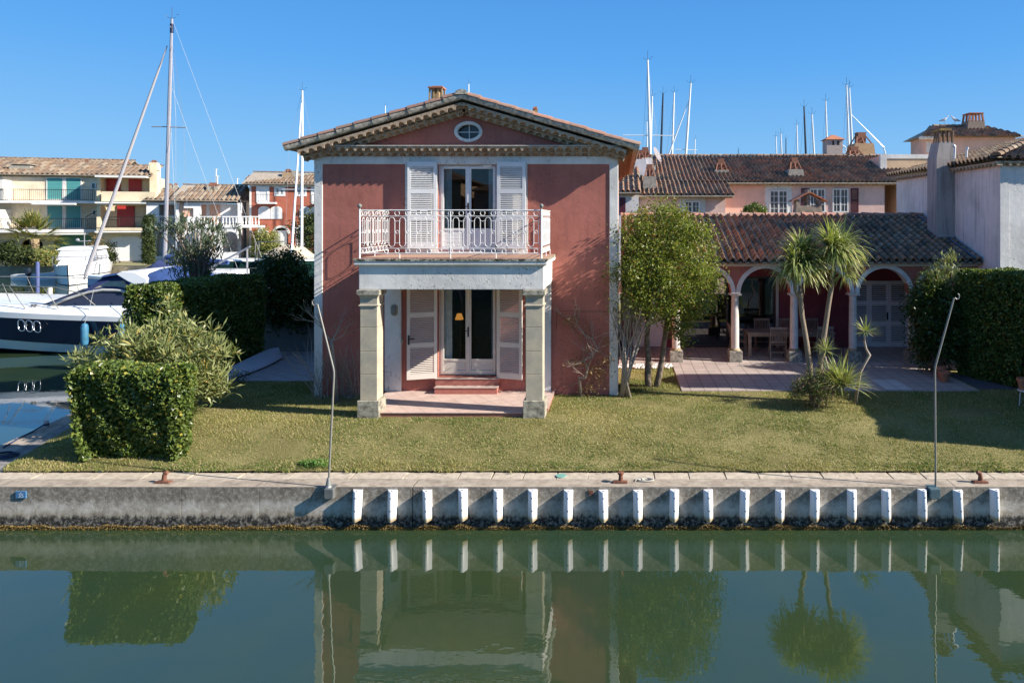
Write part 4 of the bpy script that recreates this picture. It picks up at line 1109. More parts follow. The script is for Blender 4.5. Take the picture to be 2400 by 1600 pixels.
# ================= ARCADE WING =================
A = empty('arcade_wing', (5.2, 20.2, 0), label='low tiled wing with white arches on columns and red walls, right of the main house', cat='building')
AY = 20.06; CX_ = [-.12, 1.635, 3.38, 5.125, 6.87, 8.62]; AX1 = 10.48
RSL = .33
def aroof(Y): return 2.99+RSL*(Y-19.72)
mb = MB(); ops = []
for a, b_ in zip(CX_, CX_[1:]+[10.37]):
    c = (a+b_)/2; r_ = .745
    ops.append((c-r_, c+r_, 2.0, arch_hi(c, r_, 2.06), 22))
swall(mb, 0.0, AX1, AY, AY+.30, 2.05, 2.95, ops)
mb.build('arch_wall', M['red'], A)
for a, b_ in zip(CX_, CX_[1:]+[10.37]):
    c = (a+b_)/2; m = MB(); ring_arc(m, c, 2.06, .742, .868, AY-.018, AY+.302, 0, 180, 26); m.build('arch_trim', M['white'], A)
mb = MB(); mb.box(-.0, AX1, AY-.028, AY+.05, 2.86, 2.97); mb.build('white_band', M['white'], A)
colm = simple('white column', (.68, .64, .60), .8, scale=4, bump=.3, bscale=50, c2=(.58, .50, .42))
for i, cx in enumerate(CX_[1:]):
    m = MB(); y = AY+.15
    m.lathe((cx, y, 0), [(.125, .44), (.118, .50), (.119, 1.0), (.104, 1.95)], 20); co = m.build('column', colm, A, smooth='auto')
    m = MB(); m.lathe((cx, y, 0), [(.15, .37), (.155, .395), (.14, .42), (.125, .44)], 20); m.build('base_ring', simple('ochre stained stone', (.42, .33, .2), .9, c2=(.2, .14, .08)), co, smooth='auto')
    m = MB(); m.lathe((cx, y, 0), [(.104, 1.95), (.118, 1.965), (.11, 1.98), (.14, 2.01)], 20); m.box(cx-.17, cx+.17, y-.15, y+.15, 2.01, 2.055); m.build('capital', colm, co)
    m = MB(); m.box(cx-.19, cx+.19, y-.19, y+.19, .0, .37); m.build('plinth', M['plinth'], co, bevel=.012)
# back wall with openings
BY = 22.4
gx0, gx1 = PX(1590, BY), PX(1818, BY); dx0, dx1 = PX(1992, BY), PX(2175, BY)
mb = MB(); swall(mb, 0, AX1, BY, BY+.25, 0, lambda x: 3.75, [(gx0, gx1, .05, PZ(648, BY), 1), (dx0, dx1, .05, PZ(657, BY), 1), (PX(1482, BY), PX(1562, BY), .05, PZ(650, BY), 1)])
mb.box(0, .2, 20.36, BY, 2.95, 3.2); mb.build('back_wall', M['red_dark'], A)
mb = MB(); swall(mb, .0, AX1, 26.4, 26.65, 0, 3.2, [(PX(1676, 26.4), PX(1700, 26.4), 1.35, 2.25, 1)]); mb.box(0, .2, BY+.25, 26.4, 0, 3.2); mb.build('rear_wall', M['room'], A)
mb = MB(); mb.box(.2, AX1, BY+.25, 26.4, -.02, .04); mb.build('inner_floor', simple('dark floor tiles', (.12, .09, .08), .25, scale=3), A)
mb = MB(); mb.box(0.0, AX1, AY+.3, BY, 2.97, 3.0); mb.build('ceiling', M['cream_paint'], A)
# big glazed opening
mb = MB(); Yg = BY+.06; z1 = PZ(648, BY)
rect_frame(mb, gx0+.002, gx1-.002, .05, z1-.002, Yg, Yg+.07, .06)
for px in (1705, 1716): mb.box(PX(px, BY)-.035, PX(px, BY)+.035, Yg+.001, Yg+.068, .11, z1-.06)
gf = mb.build('glazed_door', simple('dark bronze frame', (.045, .035, .03), .4), A)
GL = glass_mat('reflective garden glass', 2.1, (.45, .47, .47))
for a, b_ in ((gx0+.06, PX(1705, BY)-.03), (PX(1716, BY)+.03, gx1-.06)):
    mb = MB(); mb.add([(a, Yg+.03, .11), (b_, Yg+.03, .11), (b_, Yg+.03, z1-.06), (a, Yg+.03, z1-.06)], [(0, 1, 2, 3)]); mb.build('pane', GL, gf)
mb = MB(); mb.box(gx1, gx1+.09, BY-.03, BY+.02, .05, z1+.02); mb.build('door_trim', M['cream_paint'], A)
# folding louvred doors
n = 4; wd = (dx1-dx0)/n; zt = PZ(657, BY)-.02
for i in range(n):
    m = MB(); shutter(m, (dx0+wd*i+.004, BY+.05, .06), (1, 0, 0), wd-.008, zt-.06, (0, -1, 0), secs=3, rail=.13, top=.12, bot=.16, slat=.062)
    o = m.build('folding_shutter', simple('bluish white paint', (.78, .80, .84), .5, var=.04) if i == 0 else bpy.data.materials['bluish white paint'], A)
    if i == 1:
        h_ = MB(); cx = dx0+wd*2-.05; h_.box(cx-.022, cx+.022, BY-.005, BY+.012, .95, 1.2); h_.bar((cx+.0, BY-.03, 1.1), (cx-.13, BY-.03, 1.1), .016, .02); h_.build('handle', M['iron'], o)
mb = MB(); mb.box(dx0, dx1, BY+.13, BY+.15, .05, PZ(657, BY)); mb.build('shade_backing', simple('dark louvre backing', (.12, .13, .16), .9), A)  # dark sheet added to stop leaking light and darken the louvre gaps
m = MB(); m.box(PX(1483, BY), PX(1561, BY), BY+.04, BY+.08, .06, PZ(651, BY)); m.box(PX(1520, BY), PX(1523, BY), BY+.03, BY+.04, .06, PZ(651, BY)); m.build('white_door', M['paint'], A)
# roof
Vv = Vector((0, 1, RSL)).normalized(); YR = 23.75; Ls = (YR-19.72)/Vv.y
rg = random.Random(31)
mb = MB(); nvv = 16; tile_roof(mb, (0.02, 19.72, 3.03), (1, 0, 0), Vv, 44, nvv, .2375, Ls/nvv, .105, rng=rg, jit=.010, step=.020)
mb.build('roof', M['tile'], A)
mb = MB(); mb.prismx([(19.76, 2.965), (YR, aroof(YR)-.03), (YR+2.3, aroof(YR)-.03-2.3*.33), (YR+2.3, aroof(YR)+.03-2.3*.33), (YR, aroof(YR)+.035), (19.76, 3.015)], 0.01, AX1)
mb.build('roof_deck', M['mortar'], A)
mb = MB(); ridge_tiles(mb, (0.0, YR, aroof(YR)+.05), (AX1, YR, aroof(YR)+.05), .13, .42, rng=rg, squash=.8); mb.build('ridge', tile_mat('pink ridge clay', [(.46, .22, .16), (.38, .18, .13), (.40, .26, .20), (.30, .17, .13)]), A, smooth='auto')
mb = MB(); genoise(mb, (0.0, AY-.03, 2.94), (1, 0, 0), (0, -1, 0), (0, 0, 1), AX1, 1, .2375, .075, .27, r=.085); mb.build('eave_tiles', M['genoise'], A)
mb = MB(); mb.bar((10.36, 19.8, 3.12), (10.36, 23.7, aroof(23.7)+.10), .22, .05); mb.build('flashing', simple('lead flashing', (.13, .19, .27), .6, .2, scale=3), A)
# stone hood chimney on the ridge
y = 24.0; zb = 4.22; X0, X1 = PX(1866, y), PX(1928, y)
m = MB(); w_ = X1-X0; sm = simple('stone chimney hood', (.36, .31, .24), .95, scale=9, bump=.7, c2=(.17, .14, .11))
m.loft([[(X0-.03, y, zb), (X1+.03, y, zb), (X1+.03, y+.5, zb), (X0-.03, y+.5, zb)], [(X0+.02, y+.03, zb+.50), (X1-.02, y+.03, zb+.50), (X1-.02, y+.45, zb+.50), (X0+.02, y+.45, zb+.50)]])
for a in (.02, .42, .86): m.loft([[(X0+w_*a, y+.03, zb+.48), (X0+w_*(a+.12), y+.03, zb+.48), (X0+w_*(a+.12), y+.45, zb+.48), (X0+w_*a, y+.45, zb+.48)], [(X0+w_*a, y+.06, zb+.72), (X0+w_*(a+.12), y+.06, zb+.72), (X0+w_*(a+.12), y+.42, zb+.72), (X0+w_*a, y+.42, zb+.72)]])
m.prism([(X0+w_*.40, zb+.7), (X0+w_*.56, zb+.7), (X0+w_*.50, zb+1.08), (X0+w_*.46, zb+1.08)], y+.04, y+.44)
ho = m.build('chimney', sm, A); m = MB(); xm = (X0+X1)/2
m.loft([[(xm-.62, y-.05, zb+.68), (xm-.05, y-.05, zb+.98), (xm+.05, y-.05, zb+.98), (xm+.62, y-.05, zb+.68)], [(xm-.62, y+.55, zb+.68), (xm-.05, y+.55, zb+.98), (xm+.05, y+.55, zb+.98), (xm+.62, y+.55, zb+.68)]], close=False)
m.loft([[(xm-.64, y-.05, zb+.64), (xm-.05, y-.05, zb+.94), (xm+.05, y-.05, zb+.94), (xm+.64, y-.05, zb+.64)], [(xm-.64, y+.55, zb+.64), (xm-.05, y+.55, zb+.94), (xm+.05, y+.55, zb+.94), (xm+.64, y+.55, zb+.64)]], close=False)
m.add([(xm-.64, y-.05, zb+.64), (xm-.05, y-.05, zb+.94), (xm+.05, y-.05, zb+.94), (xm+.64, y-.05, zb+.64), (xm+.62, y-.05, zb+.68), (xm+.05, y-.05, zb+.98), (xm-.05, y-.05, zb+.98), (xm-.62, y-.05, zb+.68)], [(0, 1, 6, 7), (1, 2, 5, 6), (2, 3, 4, 5)])
m.build('chimney_roof', M['terra'], ho)

# ---------------- table and chairs ----------------
T = empty('dining_table', (4.4, 21.0, .05), label='long weathered teak dining table under the arcade', cat='table')
tx0, tx1, ty0, ty1, tz = PX(1752, 20.75), PX(1958, 20.75), 20.72, 21.62, .80
m = MB()
for k in range(7): m.box(tx0, tx1, ty0+(ty1-ty0)*k/7+.004, ty0+(ty1-ty0)*(k+1)/7-.004, tz-.035, tz)
m.build('table_top', M['wood'], T)
m = MB(); m.box(tx0+.08, tx1-.08, ty0+.05, ty0+.08, tz-.12, tz-.036); m.box(tx0+.08, tx1-.08, ty1-.08, ty1-.05, tz-.12, tz-.036); m.box(tx0+.05, tx0+.08, ty0+.08, ty1-.08, tz-.12, tz-.036); m.box(tx1-.08, tx1-.05, ty0+.08, ty1-.08, tz-.12, tz-.036); m.build('apron', M['wood'], T)
for a in (tx0+.03, tx1-.12):
    for b_ in (ty0+.03, ty1-.12): m = MB(); m.box(a, a+.09, b_, b_+.09, .05, tz-.037); m.build('leg', M['wood'], T)
def chair_proto():
    r = empty('slatted_chair', (0, 0, 0), label='x', cat='chair', group='teak chairs around the arcade table')
    m = MB()
    for k in range(7): m.box(-.21+.06*k+.004, -.21+.06*(k+1)-.004, -.20, .21, .43, .448)
    m.build('seat', M['wood'], r)
    for sx in (-1, 1):
        m = MB(); m.bar((sx*.235, .22, 0), (sx*.235, -.13, .46), .028, .035, (1, 0, 0)); m.build('leg', M['wood'], r)
        m = MB(); m.bar((sx*.235, -.24, 0), (sx*.235, -.16, .46), .028, .035, (1, 0, 0)); m.build('leg', M['wood'], r)
    m = MB()
    for sx in (-1, 1): m.bar((sx*.235, -.16, .44), (sx*.235, -.27, .95), .03, .035, (1, 0, 0))
    m.bar((-.26, -.27, .945), (.26, -.27, .945), .025, .07); m.bar((-.23, -.185, .52), (.23, -.185, .52), .02, .05)
    for k in range(8): x = -.175+.05*k; m.bar((x, -.187, .53), (x, -.265, .93), .022, .012, (0, 1, 0))
    m.build('backrest', M['wood'], r)
    m = MB(); m.bar((-.23, -.21, .22), (.23, -.21, .22), .02, .03); m.build('stretcher', M['wood'], r)
    return r
c0 = chair_proto()
spots = [(PX(1821, 20.6), 20.62, 0, 'teak slatted chair in full view in front of the table, back to the lawn'),
         (PX(1925, 20.75), 20.72, .15, 'teak slatted chair half hidden behind the right cordyline trunk'),
         (PX(1790, 21.9), 21.95, math.pi, 'dark teak chair behind the table, seen above it at the left end'),
         (PX(1850, 21.9), 21.95, math.pi, 'dark teak chair behind the table, seen left of the middle column'),
         (PX(1905, 21.9), 21.95, math.pi, 'dark teak chair behind the table, nearest the red wall on the right'),
         (tx0-.25, 21.15, -math.pi/2, 'teak chair at the left head of the table by the glass door')]
for i, (x, y, rz, lab) in enumerate(spots):
    if i == 0: c0.location = (x, y, .05); c0.rotation_euler = (0, 0, rz); c0['label'] = lab
    else: dup(c0, (x, y, .05), rz, lab)

# ================= NEIGHBOUR HOUSE ON THE RIGHT =================
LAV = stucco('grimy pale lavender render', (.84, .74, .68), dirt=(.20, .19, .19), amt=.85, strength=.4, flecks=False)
BLW = stucco('white wash render', (.80, .78, .75), dirt=(.40, .42, .45), amt=.3, strength=.8)
N = empty('neighbour_house', (12, 22, 0), label='tall grimy white neighbour house with chimney and hipped tile roof at the right edge', cat='house')
nx, ny0, ny1, nz = 10.5, 18.9, 26.0, 5.82
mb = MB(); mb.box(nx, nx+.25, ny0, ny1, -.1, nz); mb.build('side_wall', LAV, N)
mb = MB(); mb.box(nx+.25, 19, ny0, ny0+.25, -.1, nz); mb.box(nx+.0, nx+.25, ny0-.012, ny0, -.1, nz); mb.box(18.75, 19, ny0+.25, ny1, -.1, nz); mb.box(nx+.25, 18.75, ny1-.25, ny1, -.1, nz); mb.build('front_wall', BLW, N)
o_ = .24; nE = nz+.11
mb = MB(); genoise(mb, (nx-.02, ny0, nz-.10), (1, 0, 0), (0, -1, 0), (0, 0, 1), 8.5, 1, .21, .12, .18); mb.build('front_cornice', M['genoise'], N)
mb = MB(); genoise(mb, (nx, ny0-.18, nz-.10), (0, 1, 0), (-1, 0, 0), (0, 0, 1), ny1-ny0+.3, 1, .21, .12, .18); mb.build('side_cornice', M['genoise'], N)
sl = .30; V1_ = Vector((0, 1, sl)).normalized(); V2_ = Vector((1, 0, sl)).normalized()
ex, ey = nx-o_, ny0-o_
mb = MB(); rg = random.Random(41)
tile_roof(mb, (ex, ey, nE), (1, 0, 0), V1_, 36, 11, .235, .35, .075, inside=lambda a, b_: b_*V1_.y < a, rng=rg)
tile_roof(mb, (ex, ey, nE), (0, 1, 0), V2_, 33, 11, .235, .35, .075, inside=lambda a, b_: b_*V2_.x < a and b_*V2_.x < (ny1+.5-ey-a), rng=rg)
mb.build('roof', M['tile_far'], N)
hr = 3.7
mb = MB(); t = Vector((ex+hr, ey+hr, nE+hr*sl))
mb.add([(ex, ey, nE), (20, ey, nE), (20, ey+hr, nE+hr*sl), t, (ex, ny1+.5, nE), (ex+hr, ny1+.5-hr, nE+hr*sl), (20, ny1+.5-hr, nE+hr*sl), (20, ny1+.5, nE)], [(0, 1, 2, 3), (0, 3, 5, 4), (3, 2, 6, 5), (5, 6, 7, 4)])
mb.build('roof_deck', M['mortar'], N)
mb = MB(); ridge_tiles(mb, (ex, ey, nE+.05), t+Vector((0, 0, .05)), .12, .4, rng=rg); mb.build('hip_ridge', M['tile_far'], N, smooth='auto')
# big side chimney
m = MB(); cy0, cy1 = 21.45, 22.1; cxl = PX(2195, cy0)
m.box(cxl, nx+.001, cy0, cy1, 3.0, 6.15)
m.loft([[(cxl, cy0, 6.15), (nx+.06, cy0, 6.15), (nx+.06, cy1, 6.15), (cxl, cy1, 6.15)], [(cxl+.10, cy0+.02, 6.68), (nx-.02, cy0+.02, 6.68), (nx-.02, cy1-.05, 6.68), (cxl+.10, cy1-.05, 6.68)]])
no = m.build('chimney', stucco('sooty chimney render', (.40, .36, .34), dirt=(.07, .065, .06), amt=.9, strength=.5, flecks=False), N)
m = MB()
for k in range(4): xx = cxl+.12+k*.135; m.bar((xx, cy0+.06, 6.66), (xx-.0+.01*k, cy0+.09, 7.03), .045, .10, (0, 1, 0))
for k in range(3): yy = cy0+.12+k*.16; m.bar((cxl+.12, yy, 6.66), (cxl+.16, yy, 7.03), .03, .09, (0, 1, 0))
m.build('chimney_flues', M['tile_far'], no); m = MB(); m.box(cxl+.10, nx-.10, cy0, cy1-.05, 7.03, 7.09); m.box(cxl+.16, nx-.18, cy0+.05, cy1-.1, 7.09, 7.11); m.build('chimney_cap', simple('mossy chimney cap', (.36, .27, .08), .9, scale=9, c2=(.2, .1, .06)), no)
m = MB(); m.bar((cxl-.02, cy0-.04, 4.02-.30), (nx, cy0-.04, 4.02-.30), .06, .06); m.build('apron_flashing', simple('zinc strip', (.42, .44, .47), .5, .4), N)
# floodlights on the roof edge
for k, (px, py) in enumerate(((2238, 345), (2266, 350))):
    m = MB(); q = Vector(P(px, py, 21.0)); m.tube([q+Vector((-.02, 0, -.35)), q+Vector((0, 0, 0))], .035, 8); m.tube([q, q+Vector((-.05 if k == 0 else .02, 0, .06))], .05, 8); m.build('roof_lamp', M['paint'], N)
# handrail frame standing before the white wall, whose shadow falls on it
m = MB()
m.bar((12.2, 18.35, 2.85), (15.5, 18.35, 4.1), .05, .05); m.bar((12.2, 18.35, 2.72), (15.5, 18.35, 3.97), .04, .04); m.bar((13.6, 18.35, 0), (13.6, 18.35, 3.3), .16, .10)
m.bar((15.3, 18.35, 0), (15.3, 18.35, 4.0), .16, .10)
m.build('handrail', M['paint'], N)
# unseen block added right of the frame so its shadow crosses the terrace
mb = MB(); mb.box(12.6, 17, 15.0, 16.15, -.1, 6.7); mb.build('added_shade_wing', BLW, N)
mb = MB(); mb.add([(12.4, 14.8, 6.7), (17.2, 14.8, 6.7), (17.2, 16.35, 6.7), (12.4, 16.35, 6.7), (12.4, 15.6, 7.1), (17.2, 15.6, 7.1)], [(0, 1, 5, 4), (2, 3, 4, 5), (0, 4, 3), (1, 2, 5), (0, 3, 2, 1)]); mb.build('added_shade_roof', M['tile_far'], N)

# ================= ROW OF PINK HOUSES BEHIND =================
def box_house(root, x0, x1, y0, y1, z1, mat, name='wall', z0=-.1):
    mb = MB(); mb.box(x0, x1, y0, y1, z0, z1); return mb.build(name, mat, root)
def tiled(root, x0, x1, ye, ze, yr, slp=.35, sp=.235, cl=.42, mat=None, name='roof', rgs=1, rear=True, ridge=True, eave=True, cut=None, gmat=None):
    V_ = Vector((0, 1, slp)).normalized(); L = (yr-ye)/V_.y; n = max(1, int(L/cl)); rg = random.Random(rgs); mat = mat or M['tile']
    mb = MB(); nu = int((x1-x0)/sp); s2 = (x1-x0)/nu
    tile_roof(mb, (x0, ye, ze+.03), (1, 0, 0), V_, nu, n, s2, L/n, .10, rng=rg, jit=.008, step=.020, inside=cut)
    o = mb.build(name, mat, root)
    zr = ze+slp*(yr-ye); d = MB(); yb = yr+(yr-ye)*.9 if rear else yr+.05
    d.prismx([(ye, ze-.06), (yr, zr-.06), (yb, zr-.06-slp*(yb-yr)), (yb, zr-slp*(yb-yr)), (yr, zr+.01), (ye, ze+.0)], x0+.02, x1-.02); d.build('roof_deck', M['mortar'], root)
    if gmat: gm = MB(); gm.prismx([(ye+.5, ze-.12), (yr, zr-.09), (yb-.05, zr-.09-slp*(yb-yr)), (yb-.05, ze-.12)], x0+.35, x1-.35); gm.build('gable', gmat, root)
    if ridge: r = MB(); ridge_tiles(r, (x0, yr, zr+.04), (x1, yr, zr+.04), .14, .42, rng=rg); r.build('ridge', mat, root, smooth='auto')
    if eave: g_ = MB(); genoise(g_, (x0+.1, ye+.32, ze-.13), (1, 0, 0), (0, -1, 0), (0, 0, 1), x1-x0-.2, 1, .235, .10, .24); g_.build('eave_tiles', M['genoise'], root)
    return zr
def fwin(root, px0, px1, py0, py1, Y, cols=4, rows=3, name='window', frame=M['paint'], out=.04, glass=M['glass_far'], fw=.07):
    x0, x1, z1, z0 = PX(px0, Y), PX(px1, Y), PZ(py0, Y), PZ(py1, Y)
    mb = MB(); rect_frame(mb, x0, x1, z0, z1, Y-out, Y+.03, fw)
    xm = (x0+x1)/2; mb.box(xm-fw*.6, xm+fw*.6, Y-out+.004, Y+.03, z0+fw, z1-fw)
    for k in range(1, cols):
        if cols % 2 == 0 and k == cols//2: continue
        x = x0+(x1-x0)*k/cols; mb.box(x-.014, x+.014, Y-out+.010, Y-out+.023, z0+fw, z1-fw)
    for k in range(1, rows): z = z0+(z1-z0)*k/rows; mb.box(x0+fw, x1-fw, Y-out+.012, Y-out+.0225, z-.014, z+.014)
    o = mb.build(name, frame, root); g_ = MB(); g_.box(x0+fw*.9, x1-fw*.9, Y-out+.024, Y-out+.029, z0+fw*.9, z1-fw*.9); g_.build('pane', glass, o); return o
def frect(root, name, px0, px1, py0, py1, Y, mat, out=.03, inn=.02):
    mb = MB(); mb.box(PX(px0, Y), PX(px1, Y), Y-out, Y+inn, PZ(py1, Y), PZ(py0, Y)); return mb.build(name, mat, root)
HATM = simple('old chimney clay', (.30, .13, .08), .9, scale=6, c2=(.16, .08, .055))
def fstack(root, px, py0, py1, Y, w_, mat, name='chimney', kind='tent'):
    x = PX(px, Y); z1 = PZ(py0, Y); z0 = PZ(py1, Y); h = z1-z0; zm = z0+h*.52
    m = MB(); a = w_/2; m.loft([[(x-a*1.1, Y, z0-.5), (x+a*1.1, Y, z0-.5), (x+a*1.1, Y+w_, z0-.5), (x-a*1.1, Y+w_, z0-.5)], [(x-a*.8, Y, zm), (x+a*.8, Y, zm), (x+a*.8, Y+w_, zm), (x-a*.8, Y+w_, zm)]]); o = m.build(name, mat, root)
    c = MB()
    for k in range(3):
        for yy in (Y+.04, Y+w_-.04):
            c.bar((x-a*.65+a*.65*k, yy, zm-.02), (x-a*.28+a*.28*k, Y+w_*.5, z1-.04), .06, .07, (0, 1, 0))
    c.bar((x, Y+w_/2, zm-.02), (x, Y+w_/2, z1-.05), a*.7, w_*.4, (0, 1, 0)); c.box(x-a*.4, x+a*.4, Y+w_*.3, Y+w_*.7, z1-.05, z1); c.build('chimney_hat', HATM, o); return o
PINK = bleach('salmon pink render', (.86, .53, .42)); ROSE = bleach('dusty rose render', (.78, .53, .47)); GREYW = bleach('pale grey render', (.72, .69, .70))
stg = simple('grey chimney stone', (.40, .37, .31), .95, scale=8, bump=.5, c2=(.24, .21, .18))
K = empty('pink_house', (8, 38, 0), label='long salmon pink house with dark tiled roof behind the arcade wing', cat='house')
Yp = 38.0
x0, x1 = PX(1700, Yp), PX(2072, Yp)
box_house(K, x0, x1, Yp, 47, 6.3, PINK)
mb = MB(); mb.box(PX(1856, Yp), x1+.001, Yp-.05, Yp+.0, -.1, 6.28); mb.build('rose_wall', ROSE, K)
zr = tiled(K, PX(1495, 43.1)-0, PX(2062, 43.1)+.6, 37.55, 6.27, 43.1, mat=M['tile'], rgs=3, cut=None)
frect(K, 'white_surround', 1793, 1856, 430, 500, Yp, M['white'], .03)
fwin(K, 1803, 1846, 446, 503, Yp, 4, 4, out=.07)
fwin(K, 1897, 1934, 442, 498, Yp-.05, 4, 3, out=.05); fwin(K, 1951, 1988, 442, 498, Yp-.05, 4, 3, out=.05)
mar = simple('maroon shutter paint', (.10, .015, .03), .5)
for a, b_ in ((1877, 1896), (1993, 2011)):
    m = MB(); x_ = PX(a, Yp); shutter(m, (x_, Yp-.06, PZ(498, Yp)), (1, 0, 0), PX(b_, Yp)-x_, 1.34, (0, -1, 0), secs=2, slat=.06, st=.05, rail=.07, top=.07, bot=.07); m.build('shutter', mar, K)
fstack(K, 1692, 371, 428, 39.2, 1.0, stg); fstack(K, 1866, 368, 428, 38.6, 1.0, stg)
# box chimney with little roof
m = MB(); xa, xb, Yc = PX(1938, 43), PX(1975, 43), 43.0; za, zb_ = 7.9, PZ(327, Yc)
m.box(xa, xb, Yc, Yc+.9, za, zb_); bo = m.build('chimney', simple('cement chimney', (.48, .40, .36), .95, scale=7), K)
m = MB(); m.box((xa+xb)/2-.16, (xa+xb)/2-.04, Yc-.004, Yc+.2, zb_-.36, zb_-.08); m.box((xa+xb)/2+.14, (xa+xb)/2+.30, Yc-.004, Yc+.2, zb_-.36, zb_-.08); m.build('vent', M['dark'], bo)
m = MB(); xm = (xa+xb)/2; m.loft([[(xa-.15, Yc-.12, zb_), (xb+.15, Yc-.12, zb_), (xb+.15, Yc+1.02, zb_), (xa-.15, Yc+1.02, zb_)], [(xm-.1, Yc+.35, zb_+.32), (xm+.1, Yc+.35, zb_+.32), (xm+.1, Yc+.55, zb_+.32), (xm-.1, Yc+.55, zb_+.32)]]); m.build('chimney_roof', M['terra'], bo)
K2 = empty('rose_house', (3.5, 35.8, 0), label='dusty rose house front with a white framed window, stepping forward behind the garden tree', cat='house')
Yq = 35.8; xa, xb = PX(1497, Yq), PX(1700, Yq)
box_house(K2, xa, xb, Yq, 38.6, 5.5, ROSE)
tiled(K2, xa-.1, PX(1722, 35.4), 35.3, 5.48, 37.7, mat=M['tile'], rgs=5, rear=False, ridge=False)
frect(K2, 'white_surround', 1592, 1653, 459, 500, Yq, M['white'], .03); fwin(K2, 1604, 1640, 471, 510, Yq, 4, 3, out=.07)
fstack(K2, 1523, 384, 446, 36.2, .8, stg)
K3 = empty('grey_house', (.6, 34.5, 0), label='small pale grey house with maroon shutter just right of the main house roof', cat='house')
Yr_ = 34.5; xa, xb = -.3, PX(1497, Yr_)
box_house(K3, xa, xb, Yr_, 41, 5.55, GREYW)
tiled(K3, xa, xb+.12, 34.1, 5.6, 40.2, slp=.33, mat=M['tile'], rgs=6)
frect(K3, 'shutter', 1452, 1466, 463, 500, Yr_, mar, .04)
fstack(K3, 1499, 350, 398, 38.6, .9, GREYW); fstack(K3, 1513, 344, 398, 38.9, .9, GREYW)
D_ = empty('satellite_dish', tuple(P(1541, 372, 39.5)), label='grey satellite dish on the tiled roof ridge beside two chimneys', cat='satellite dish')
m = MB(); c = Vector(P(1541, 362, 39.5)); ax = Vector((.75, -.35, .35)).normalized(); u1 = ax.cross(Vector((0, 0, 1))).normalized(); u2 = u1.cross(ax)
prev = None; secs = []
for rr, dd in ((.03, .10), (.2, .08), (.38, .03), (.46, 0)): secs.append([c-ax*dd+u1*rr*.9*math.cos(2*math.pi*k/20)+u2*rr*1.05*math.sin(2*math.pi*k/20) for k in range(20)])
m.loft(secs); m.build('dish', simple('dish grey', (.32, .28, .28), .5), D_, smooth='auto')
m = MB(); m.tube([c-ax*.1, c+Vector((-.15, 0, -.5)), c+Vector((-.15, 0, -.9))], .03, 6); m.tube([c-u2*.4, c+ax*.45-u2*.2], .02, 5); m.build('mount', M['galv'], D_)
# round clipped bush behind the ridge, with a stone column added to hold it up
C = ell_centers((PX(1768, 30), 30, 4.5), (.50, .5, .42), 130, 4, .8, -.1); C = clump_pts(C, 30, .05, 3)
tag(leaf_mesh('round_bush', C, LEAF['hedge'], .06, .04, 3), 'small round clipped bush poking above the arcade roof ridge', 'bush')
m = MB(); m.lathe((PX(1768, 30), 30, 0), [(.3, 0), (.35, 4.0), (.3, 4.2)], 12)
tag(m.build('bush_support', stg), 'stone planter added to hold up the small round bush behind the arcade ridge', 'support')
# tan flat topped building
TN = bleach('tan render', (.68, .48, .31))
K4 = empty('tan_building', (16, 42, 0), label='flat topped tan building with white edge band, right of the pink houses', cat='building')
Yt = 40.0; xa = PX(2078, Yt); box_house(K4, xa, PX(2250, Yt), Yt, 46, PZ(364, Yt), TN)
mb = MB(); mb.box(PX(2063, Yt), xa, Yt-.04, Yt+.2, -.1, PZ(362, Yt)); mb.box(xa, PX(2250, Yt), Yt-.04, Yt+.2, PZ(372, Yt), PZ(362, Yt)); mb.build('white_band', M['white'], K4)
mb = MB(); mb.prismx([(Yt+.2, -.1), (46, -.1), (46, PZ(366, Yt)), (Yt+.2, PZ(366, Yt))], PX(2063, Yt), xa); mb.build('rose_side', PINK, K4)
mb = MB(); mb.prismx([(38.0, -.1), (Yt, -.1), (Yt, 6.6), (38.0, 5.9)], PX(2074, Yt), PX(2100, Yt)); mb.build('lower_wall', TN, K4)
fstack(K4, 2008, 342, 388, 42.8, 1.3, stg); fstack(K4, 2026, 308, 366, 44, 1.5, simple('ochre plaster stack', (.50, .34, .20), .95))
# upper house with gulls
K5 = empty('gull_roof_house', (22, 48, 0), label='salmon house at top right with shallow tiled roof, stout chimney and two gulls', cat='house')
Yg_ = 46.0; SAL = bleach('sunny salmon render', (.80, .52, .41))
xa, xb = PX(2170, Yg_), PX(2380, Yg_)
box_house(K5, xa, xb, Yg_, 48.4, PZ(322, Yg_), SAL)
V_ = Vector((0, 1, .42)).normalized(); mb = MB(); ze = PZ(319, Yg_-.5)
tile_roof(mb, (xa-.35, Yg_-.5, ze), (1, 0, 0), V_, int((xb-xa+.7)/.25), 6, .25, .40, .09, inside=lambda a, b_: b_*.97 < a*1.6+.3 and b_*.97 < (xb-xa+.7-a)*1.6+.3, rng=random.Random(9))
mb.build('roof', M['tile'], K5)
h_ = 2.2*.42; mb = MB(); e0 = xa-.35; e1 = xb+.35
mb.add([(e0, Yg_-.5, ze), (e1, Yg_-.5, ze), (e1-1.6, Yg_+1.7, ze+h_), (e0+1.6, Yg_+1.7, ze+h_), (e0, Yg_+3.0, ze), (e1, Yg_+3.0, ze)], [(0, 1, 2, 3), (0, 3, 4), (1, 5, 2), (3, 2, 5, 4), (0, 4, 5, 1)]); mb.build('roof_deck', M['mortar'], K5)
mb = MB(); ridge_tiles(mb, (e0+1.6, Yg_+1.7, ze+h_+.03), (e1-1.6, Yg_+1.7, ze+h_+.03), .15, .42); mb.build('ridge', M['tile'], K5)
frect(K5, 'window', 2171, 2182, 332, 358, Yg_, M['white'], .04)
frect(K5, 'eave_band', 2154, 2190, 321, 327, Yg_, M['white'], .45)
